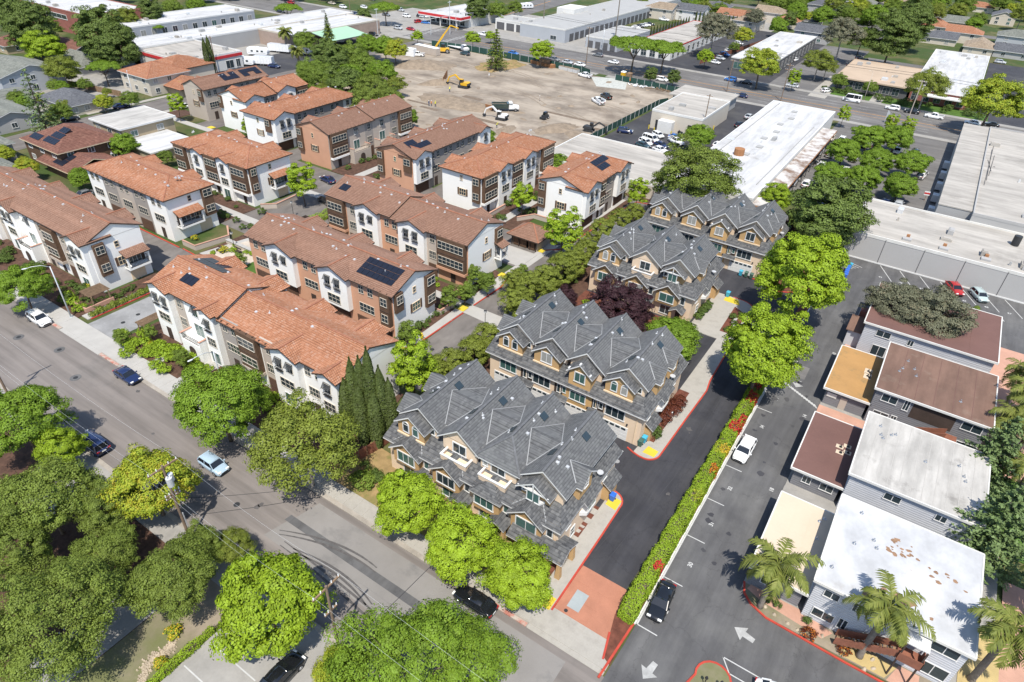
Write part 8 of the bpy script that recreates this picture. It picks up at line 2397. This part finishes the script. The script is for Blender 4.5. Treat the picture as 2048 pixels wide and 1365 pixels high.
fence('green fabric fence along the boulevard side of the site', [(-117, 233), (-122, 235.2), (-178, 235), (-193, 232)], 2.2, 'fence_green', 'galvanised', 4)
fence('green fabric fence behind the rubble by the workshop', [(-107, 234), (-80, 232.4)], 2.0, 'fence_green', 'galvanised')
fence('dark timber fence beside the cypress clump', [(-46.4, 36.4), (-45.2, 42.2), (-44.2, 53)], 1.8, 'timber_red', 'timber', 1.2, 'timber_fence')
fence('brown timber fence behind the side-street garden', [(-238, 104), (-214, 108)], 1.8, 'timber', 'timber', 2.4, 'timber_fence')
fence('red-brown fence along the parked cars beyond the boulevard', [(-92, 282), (-84, 348)], 1.8, 'timber_red', 'timber', 4, 'timber_fence')
fence('rusty sheet fence at the thicket end of the site', [(-150, 186), (-156, 196)], 2.4, 'rust', 'rust', 3, 'sheet_fence')
def person(label, px, py, deg, shirt, legs='denim', hat=None, bend=0.0):
    x, y = g(px, py)
    o = thing('person', label, 'person', (0, 0, 0))
    b = math.sin(bend)
    hip = Vector((0, 0, .92)); ch = Vector((.34 * b, 0, 1.40 - .14 * b)); nk = Vector((.46 * b, 0, 1.52 - .2 * b)); hd = Vector((.54 * b + .02, 0, 1.66 - .24 * b))
    V = [hip, (hip + ch) / 2, ch, nk, hd, hd + Vector((.01, 0, .13))]
    R = [(.16, .13), (.15, .12), (.19, .13), (.06, .06), (.10, .095), (.055, .055)]
    E_ = [(0, 1), (1, 2), (2, 3), (3, 4), (4, 5)]
    for s_ in (-1, 1):
        i = len(V)
        V += [Vector((0, s_ * .10, .86)), Vector((.05 + .1 * s_ * .4, s_ * .12, .48)), Vector((.06 * s_, s_ * .13, .09)), Vector((.06 * s_ + .17, s_ * .14, .04))]
        R += [(.10, .10), (.075, .075), (.05, .05), (.045, .04)]
        E_ += [(0, i), (i, i + 1), (i + 1, i + 2), (i + 2, i + 3)]
        i = len(V)
        V += [ch + Vector((0, s_ * .20, .03)), ch + Vector((.04, s_ * .27, -.27)), ch + Vector((.2, s_ * .22, -.47)), ch + Vector((.27, s_ * .21, -.53))]
        R += [(.065, .065), (.05, .05), (.036, .036), (.04, .03)]
        E_ += [(2, i), (i, i + 1), (i + 1, i + 2), (i + 2, i + 3)]
    me = bpy.data.meshes.new('body')
    me.from_pydata([tuple(v) for v in V], E_, [])
    bo = link('body', me, None, o)
    md = bo.modifiers.new('skin', 'SKIN')
    for k, sv in enumerate(me.skin_vertices[0].data):
        sv.radius = R[k]; sv.use_root = (k == 0)
    bo.modifiers.new('sub', 'SUBSURF').levels = 1
    dg = bpy.context.evaluated_depsgraph_get()
    m2 = bpy.data.meshes.new_from_object(bo.evaluated_get(dg))
    bo.modifiers.clear(); bo.data = m2
    m2.materials.clear()
    for mt in ('skin', shirt, legs): m2.materials.append(MATS[mt])
    for p in m2.polygons:
        c = p.center
        p.material_index = 2 if c.z < .93 else (1 if c.z < nk.z - .02 and abs(c.y) < .3 and not (c.x > .18 + ch.x and c.z < ch.z - .3) else 0)
        p.use_smooth = True
    hm = MB().tube([tuple(hd + Vector((0, 0, .02))), tuple(hd + Vector((0, 0, .10))), tuple(hd + Vector((0, 0, .17)))], [.14, .125, .05], 10)
    hm.build('helmet', hat or 'white_plastic', o, True)
    if shirt.startswith('safety'):
        pass
    o.location = (x, y, .02); o.rotation_euler.z = rad(deg)
    return o
person('worker in blue shirt standing left of the pair by the soil heap', 858, 213, -30, 'denim', 'denim', 'white_plastic')
person('worker in orange vest between two colleagues by the soil heap', 863, 213, 200, 'safety_orange', 'denim', 'white_plastic')
person('worker in yellow vest beside the soil heap', 871, 214, 180, 'safety_yellow', 'denim', 'safety_yellow')
person('worker in yellow vest by the excavation edge', 899, 184, 90, 'safety_yellow', 'denim', 'safety_yellow', .5)
person('worker in pale clothes alone on the open dirt', 978, 157, 0, 'white_plastic', 'stucco_beige', 'white_plastic')
person('worker in beige clothes in the middle of the site', 1079, 203, 0, 'stucco_beige', 'stucco_beige', 'white_plastic')
person('worker in yellow vest by the trench behind the white row', 1157, 294, 0, 'safety_yellow', 'stucco_beige', 'safety_orange', .4)
person('worker in yellow vest bending by the white excavator', 993, 256, 0, 'safety_yellow', 'denim', 'safety_yellow', .9)
person('worker in orange vest by the portable toilet', 1259, 167, 40, 'safety_orange', 'dark_metal', 'safety_orange')
def lamp(label, x, y, deg, H=9.0, arm=2.6, mat='lamp_grey', group=None):
    o = thing('street_lamp', label, 'street lamp', (0, 0, 0), group)
    MB().tube([(0, 0, -.1), (0, 0, 4.5), (0, 0, H)], [.13, .10, .075], 10).build('pole', mat, o, True)
    MB().tube([(0, 0, H - .1), (arm * .35, 0, H + .42), (arm * .8, 0, H + .5), (arm, 0, H + .42)], [.06, .05, .045, .04], 8).build('arm', mat, o, True)
    hd = MB(); loft(hd, [[(xx, -w_, H + .36), (xx, -w_, H + .42), (xx, 0, H + .42 + t), (xx, w_, H + .42), (xx, w_, H + .36)] for xx, w_, t in ((arm + .7, .05, .03), (arm + .55, .14, .07), (arm + .15, .15, .08), (arm - .05, .06, .03))])
    hd.build('lamp_head', mat, o)
    MB().box(-.2, .2, -.2, .2, 0, .12).build('base', mat, o)
    o.location = (x, y, .1); o.rotation_euler.z = rad(deg)
    return o
lamp('grey street lamp with curved arm over the parked white car', *g(143, 636), -115, 9.2, 2.8)
lamp('grey street lamp whose arm reaches out of the round tree', -69.6, 37.0, -95, 7.4, 2.8)
lamp('arm lamp on the side street', *g(272, 209), 150, 8.5, 2.4)
lamp('slim lamp on the boulevard before the office', *g(1727, 202), 200, 9.5, .8, 'stucco_beige')
lamp('curved lamp behind the corner station', *g(960, 52), 150, 10, 3)
lamp('curved lamp at the storage forecourt', *g(1204, 108), 120, 10, 3)
for i, (px, py) in enumerate(((470, 500), (588, 436), (970, 660), (1130, 470), (1000, 735), (575, 505))):
    o = thing('garden_lamp', 'dark lantern post along the townhouse paths', 'lamp', (0, 0, 0), 'garden lanterns')
    MB().tube([(0, 0, 0), (0, 0, 3.2)], [.06, .045], 8).build('pole', 'dark_metal', o); MB().hexa([(-.14, -.14, 3.2), (.14, -.14, 3.2), (.14, .14, 3.2), (-.14, .14, 3.2)], [(-.2, -.2, 3.6), (.2, -.2, 3.6), (.2, .2, 3.6), (-.2, .2, 3.6)]).build('lantern', 'light_lens', o); MB().cyl(0, 0, 3.6, 3.7, .26, 8, .05).build('cap', 'dark_metal', o)
    x, y = g(px, py); o.location = (x, y, .1)
def pole(label, x, y, H, arms, rz=0.0, mat='pole_wood', trans=False, rr=.16):
    o = thing('utility_pole', label, 'utility pole', (0, 0, 0))
    MB().tube([(0, 0, -.1), (0, 0, H)], [rr, rr * .7], 9).build('pole', mat, o)
    for z, L in arms:
        a = MB().box(-.07, .07, -L / 2, L / 2, z - .08, z + .08).build('crossarm', 'timber' if mat == 'pole_wood' else mat, o)
        for k in (-.46, -.2, .2, .46):
            MB().cyl(0, k * L, z + .08, z + .32, .06, 7, .04).build('insulator', 'white_plastic', a)
    if trans:
        t = MB().cyl(.42, .0, H - 2.6, H - 1.5, .32, 14).build('transformer', 'galvanised', o)
        for k in (-.15, .15): MB().cyl(.42, k, H - 1.5, H - 1.2, .05, 7).build('bushing', 'white_plastic', t)
        t2 = MB().cyl(-.1, .46, H - 2.5, H - 1.6, .26, 12).build('transformer', 'galvanised', o)
        MB().bar((.05, -.05, H - 1.2), (.42, 0, H - 1.2), .06).build('bracket', 'dark_metal', o)
        MB().bar((.2, .15, .2), (.2, .15, 4.5), .09).build('riser_pipe', 'galvanised', o)
    o.location = (x, y, 0); o.rotation_euler.z = rz
    return o
H1 = 11.5
pA = (-52.3, 19.6); pB = (-29.3, 19.4)
pole('timber utility pole with crossarm and pale transformers by the pine', *pA, H1, ((H1 - .3, 3.2), (H1 - 4.0, 1.6), (H1 - 4.4, 1.6)), 0.0, 'pole_wood', True)
pole('timber utility pole rising beside the very large spreading tree', *pB, H1, ((H1 - .3, 3.0), (H1 - 3.5, 1.4)))
pC = (-92, 19.8)
pole('timber utility pole hidden among the left trees', *pC, H1, ((H1 - .3, 3.2), (H1 - 4.0, 1.6)))
def wires(label, runs, r=.006, group=None, mat='galvanised'):
    for a, b in runs:
        o = thing('overhead_wire', label, 'wire', (a[0], a[1], 0), group)
        n = 12
        pts = []
        for k in range(n + 1):
            t = k / n
            pts.append((a[0] + (b[0] - a[0]) * t, a[1] + (b[1] - a[1]) * t, a[2] + (b[2] - a[2]) * t - 4 * t * (1 - t) * .9))
        MB().tube(pts, [r] * (n + 1), 5).build('cable', mat, o)
for p, q in ((pC, pA), (pA, pB), (pB, (40, 19)), ((-150, 20), pC)):
    wires('overhead line along the south kerb of the street', [((p[0], p[1] + k, H1 + .2), (q[0], q[1] + k, H1 + .2)) for k in (-1.4, 1.4)] + [((p[0], p[1] + k, H1 - 4.0), (q[0], q[1] + k, H1 - 3.9)) for k in (-.4,)], group='south kerb overhead lines')
for lab, px, py, H, arms, mt in (('leaning pale pole on the boulevard before the office', 1817, 236, 12, ((11.5, 2.6),), 'stucco_beige'), ('dark pole beside the white-roofed workshop corner', 1561, 203, 12.5, ((11.8, 2.4), (10.4, 2.4)), 'pole_wood'), ('dark pole in the workshop lot', 1403, 273, 12, ((11.5, 1.8),), 'pole_wood'), ('green-signed dark pole on the boulevard median', 1453, 184, 11, ((10.5, 1.8),), 'pole_wood'), ('tall timber pole by the storage block', 1172, 130, 14, ((13.4, 2.4),), 'pole_wood'), ('thin pole before the red-banded showroom', 435, 146, 12, ((11.5, 2.0),), 'pole_wood'), ('timber pole at the crossing', 702, 40, 12, ((11.6, 2.4),), 'pole_wood'), ('grey pole by the thicket', 756, 72, 11, ((10.6, 2.2),), 'galvanised'), ('tall pole before the corner station', 900, 70, 14, ((13.4, 2.4),), 'galvanised')):
    pole(lab, *g(px, py), H, arms, rad(90) if py > 100 else 0, mt)
wires('overhead line above the far boulevard kerb', [((-160, 268.4, 12.5), (-98, 268.4, 12.5)), ((-98, 268.4, 12.5), (-10, 268.2, 11.6)), ((-10, 268.2, 11.6), (80, 268, 12)), ((-160, 269, 11.4), (-10, 269, 10.6)), ((-10, 269, 10.6), (80, 269, 11))], .05, 'boulevard overhead lines', 'dark_metal')
# traffic lights at the crossing
for px, py, lab in ((862, 70, 'signal mast on the near corner of the crossing'), (912, 62, 'signal mast on the far corner of the crossing')):
    o = thing('traffic_signal', lab, 'traffic light')
    MB().tube([(0, 0, 0), (0, 0, 7)], [.14, .1], 8).build('pole', 'galvanised', o); MB().tube([(0, 0, 6.6), (5, 0, 7.2), (9, 0, 7.3)], [.1, .08, .06], 7).build('mast_arm', 'galvanised', o)
    for xx in (5, 8.6): MB().box(xx - .2, xx + .2, -.25, .25, 6.2, 7.3).build('signal_head', 'machine_black', o)
    x, y = g(px, py); o.location = (x, y, 0); o.rotation_euler.z = rad(60)
def bin_(label, x, y, mat, group=None, deg=0):
    o = thing('wheeled_bin', label, 'bin', (0, 0, 0), group)
    MB().hexa([(-.24, -.26, .08), (.24, -.26, .08), (.24, .26, .08), (-.24, .26, .08)], [(-.31, -.34, 1.0), (.31, -.34, 1.0), (.31, .34, 1.0), (-.31, .34, 1.0)]).build('body', mat, o)
    MB().hexa([(-.34, -.38, 1.0), (.34, -.38, 1.0), (.34, .38, 1.0), (-.34, .38, 1.0)], [(-.28, -.3, 1.1), (.28, -.3, 1.1), (.28, .3, 1.1), (-.28, .3, 1.1)]).build('lid', mat, o)
    for s_ in (-1, 1): MB().tube([(s_ * .24, .3, .1), (s_ * .31, .3, .1)], [.1, .1], 8).build('wheel', 'rubber', o)
    o.location = (x, y, .13); o.rotation_euler.z = rad(deg)
    return o
bin_('blue recycling bin beside the pent-roofed cupboard', -18.2, 62.7, 'cyan_plastic'); bin_('dark green bin beside the blue recycling bin', -18.35, 61.8, 'green_plastic')
bin_('blue bin at the corner of the third grey row', -21.4, 106.0, 'cyan_plastic')
bin_('blue bin before the last white garage door', -22.0, 115.2, 'cyan_plastic'); bin_('dark green bin before the last white garage door', -21.0, 115.3, 'green_plastic'); bin_('second green bin before the last white garage door', -20.0, 115.3, 'green_plastic')
bin_('blue bin on the porch side of the first grey row', -17.2, 51.4, 'blue_plastic')
for k in range(5): bin_('blue bin in the row beside the tall bright tree', -5.4 - .05 * k, 126.4 + k * .95, 'blue_plastic', 'blue bin row', 90)
bin_('cyan bin behind the blue bins', -5.4, 131.5, 'cyan_plastic', None, 90)
for k in range(2): bin_('blue bin behind the white and grey row', -131.5 + k * 1.1, 71.4, 'blue_plastic', 'rear blue bins')
o = thing('ac_unit', 'white air conditioner between the dark red bushes', 'air conditioner', (-17.5, 69.6, .13)); MB().box(-17.85, -17.15, 69.25, 69.95, .13, .9).build('cabinet', 'white_plastic', o); MB().cyl(-17.5, 69.6, .9, .94, .28, 12).build('fan_grille', 'dark_metal', o)
o = thing('fire_hydrant', 'yellow fire hydrant by the alley bend', 'hydrant'); MB().tube([(0, 0, 0), (0, 0, .12), (0, 0, .6), (0, 0, .72), (0, 0, .82)], [.18, .13, .13, .15, .05], 10).build('barrel', 'yellow_paint', o); MB().tube([(-.24, 0, .5), (.24, 0, .5)], [.08, .08], 8).build('outlet', 'yellow_paint', o); x, y = g(844, 679); o.location = (x, y, .1); o.scale = (1.4,) * 3
o = thing('mailbox_cluster', 'white cluster mailbox on the mulch island', 'mailbox', (-16.9, 95.2, .13)); MB().box(-17.1, -16.7, 94.9, 95.5, .5, 1.5).build('cabinet', 'white_plastic', o); MB().box(-17.0, -16.8, 95.1, 95.3, .1, .5).build('stand', 'galvanised', o)
o = thing('concrete_bench', 'pale stone bench on the mulch island', 'bench', (-17.7, 98.4, .13)); MB().box(-17.95, -17.45, 97.5, 99.3, .45, .58).build('seat', 'sidewalk_new', o); MB().box(-17.85, -17.55, 97.7, 97.95, .13, .45).build('leg', 'sidewalk_new', o); MB().box(-17.85, -17.55, 98.85, 99.1, .13, .45).build('leg', 'sidewalk_new', o)
for k, (x, y) in enumerate(((-102.6, 64.4), (-105.2, 62.6))):
    o = thing('garden_bench', 'dark slatted bench against the stone plaza wall', 'bench', (x, y, .14), 'plaza benches')
    for j in range(4): MB().box(x - .9, x + .9, y - .3 + j * .15, y - .18 + j * .15, .58, .62).build('slat', 'dark_brown', o)
    for j in range(3): MB().box(x - .9, x + .9, y + .32, y + .36, .7 + j * .15, .8 + j * .15).build('slat', 'dark_brown', o)
    for s_ in (-.8, .8): MB().box(x + s_ - .05, x + s_ + .05, y - .3, y + .34, .14, .58).build('leg', 'dark_metal', o)
o = thing('plaza_wall', 'low stone seat wall on the plaza', 'wall', (-103, 66, 0))
for k in range(9):
    x = -107.5 + k * 1.15; MB().box(x, x + 1.12, 65.6 + .02 * (k % 2), 66.2 + .02 * (k % 2), .1, .8).build('stone_block', 'stone_wall', o); MB().box(x - .02, x + 1.1, 65.52, 66.28, .8, .9).build('coping_stone', 'sidewalk_new', o)
for k in range(3):
    o = thing('bicycle_rack', 'dark hoop bicycle rack on the plaza', 'bike rack', (-98.8 + k * .9, 65.4, .15), 'plaza bike racks')
    MB().tube([(-98.8 + k * .9, 65.0 + .4 - .4 * math.cos(rad(a)), .15 + .85 * math.sin(rad(a))) for a in range(0, 181, 20)], [.035] * 10, 6).build('hoop', 'dark_metal', o)
def pergola(label, x0, x1, y0, y1, h_, n, axis='x', roofed=False):
    o = thing('pergola', label, 'pergola', ((x0 + x1) / 2, (y0 + y1) / 2, 0))
    for x in (x0, x1):
        for y in (y0, y1): MB().box(x - .08, x + .08, y - .08, y + .08, 0, h_).build('post', 'timber', o)
    for y in (y0, y1): MB().box(x0 - .3, x1 + .3, y - .05, y + .05, h_, h_ + .16).build('beam', 'timber', o)
    for k in range(n):
        x = x0 + (x1 - x0) * k / (n - 1); MB().box(x - .04, x + .04, y0 - .35, y1 + .35, h_ + .16, h_ + .28).build('rafter', 'timber' if not roofed else 'dark_brown', o)
    return o
pergola('timber pergola on the patio of the orange-tiled row', -91.8, -90.2, 38.5, 43.5, 2.4, 9)
pergola('long dark pergola above the raised flower planter', -107.4, -104.6, 38.4, 41.2, 2.2, 12)
o = pergola('dark slatted pavilion beside the brown-tiled row', -99.5, -93, 71.4, 78.6, 3.2, 26, roofed=True)
o = thing('raised_planter', 'pink-walled raised planter under the long pergola', 'planter', (-106, 39, 0)); MB().box(-109, -104.4, 36.9, 37.15, 0, .8).build('planter_wall', 'pink_paving', o); MB().box(-104.65, -104.4, 37.15, 41.6, 0, .8).build('planter_wall', 'pink_paving', o); MB().box(-108.9, -104.65, 37.15, 41.5, .1, .7).build('soil_fill', 'mulch', o)
for lab, pts in (('pink-capped garden wall along the terracotta row footpath', [(-60.4, 70.6), (-58.6, 70.6), (-58.4, 74.0)]), ('pink-capped garden wall beside the alley shrubs', [(-60.4, 77.4), (-59.4, 77.6), (-59.2, 79.8)]), ('pink-capped garden wall by the white row patio', [(-74.4, 107), (-74.4, 113)]), ('pink-capped garden wall before the alley-end white row', [(-68.6, 109), (-66.4, 112.6), (-58.6, 112.8)]), ('pink-capped garden wall around the white row terrace', [(-113.4, 60.4), (-109.6, 60.4), (-108.4, 67), (-112, 69.4)]), ('pink-capped garden wall in the garden of the scalloped row', [(-115.4, 80.2), (-113, 82.4), (-113.6, 90)])):
    o = thing('garden_wall', lab, 'wall', (pts[0][0], pts[0][1], 0)); strip(pts, .25, 0, 1.0).build('wall', 'stucco_beige', o); strip(pts, .36, 1.0, 1.1).build('coping', 'pink_paving', o)
# signs
o = thing('shop_banner', 'blue feather banner on the boulevard kerb', 'banner', (0, 0, 0)); MB().tube([(0, 0, 0), (0, 0, 4)], [.04, .03], 6).build('pole', 'galvanised', o); MB().poly([(0.03, 0, 1), (.9, 0, 1.2), (.8, 0, 3.4), (.03, 0, 4)]).build('flag', 'wall_bluegrey', o); x, y = g(1768, 246); o.location = (x, y, 0); o.rotation_euler.z = .4
o = thing('entrance_sign', 'small red and white sign at the car park gate', 'sign', (0, 0, 0)); MB().tube([(0, 0, 0), (0, 0, 2.2)], [.05, .05], 6).build('pole', 'rust', o); MB().box(-.6, .6, -.05, .0, 1.4, 2.4).build('board', 'white_plastic', o); MB().box(-.6, .6, -.07, -.05, 1.7, 2.1).build('red_stripe', 'red_trim', o); x, y = g(1848, 402); o.location = (x, y, 0); o.rotation_euler.z = .2
for x, y in ((-.4, 36.5), (.9, 36.9)):
    o = thing('island_lamp', 'short black bollard lamp on the traffic island', 'lamp', (x, y, .13), 'island lamps'); MB().cyl(x, y, .13, 1.4, .05, 8).build('post', 'dark_metal', o); MB().cyl(x, y, 1.4, 1.6, .16, 10, .1).build('head', 'black_plastic', o)
# rocks beside the lot, pebbles in the south bed
random.seed(21)
for x, y in ((3.0, 47.5), (4.4, 47.3), (5.4, 47.2), (6.9, 47.3), (7.6, 47.9), (12.4, 47.3), (12.2, 48.2), (11.7, 46.8), (2.0, 47.9)):
    mound(x, y, random.uniform(.25, .45), random.uniform(.2, .35), random.uniform(.3, .45), random.random() * 3, 'rock', int(x * 10), 'boulder', 9)
mb = MB()
for k in range(420):
    t = random.random()
    x, y = -44.0 + 1.6 * t + .5 * math.sin(7 * t) + random.gauss(0, .28), 12.3 - 4.6 * t + random.gauss(0, .15)
    r = random.uniform(.06, .15); z = .11
    n = 6; a0 = random.random() * 6
    ring = [(x + r * math.cos(a0 + 6.283 * k2 / n), y + r * .8 * math.sin(a0 + 6.283 * k2 / n)) for k2 in range(n)]
    mb.hexa([(ring[0][0], ring[0][1], z), (ring[2][0], ring[2][1], z), (ring[3][0], ring[3][1], z), (ring[5][0], ring[5][1], z)] if False else [(x - r, y - r * .7, z), (x + r, y - r * .7, z), (x + r, y + r * .7, z), (x - r, y + r * .7, z)], [(x - r * .6, y - r * .4, z + r), (x + r * .6, y - r * .4, z + r), (x + r * .6, y + r * .4, z + r), (x - r * .6, y + r * .4, z + r)])
o = mb.build('pebbles', 'rock'); tag(o, 'pale pebbles of the dry stream bed', 'pebbles', kind='stuff')
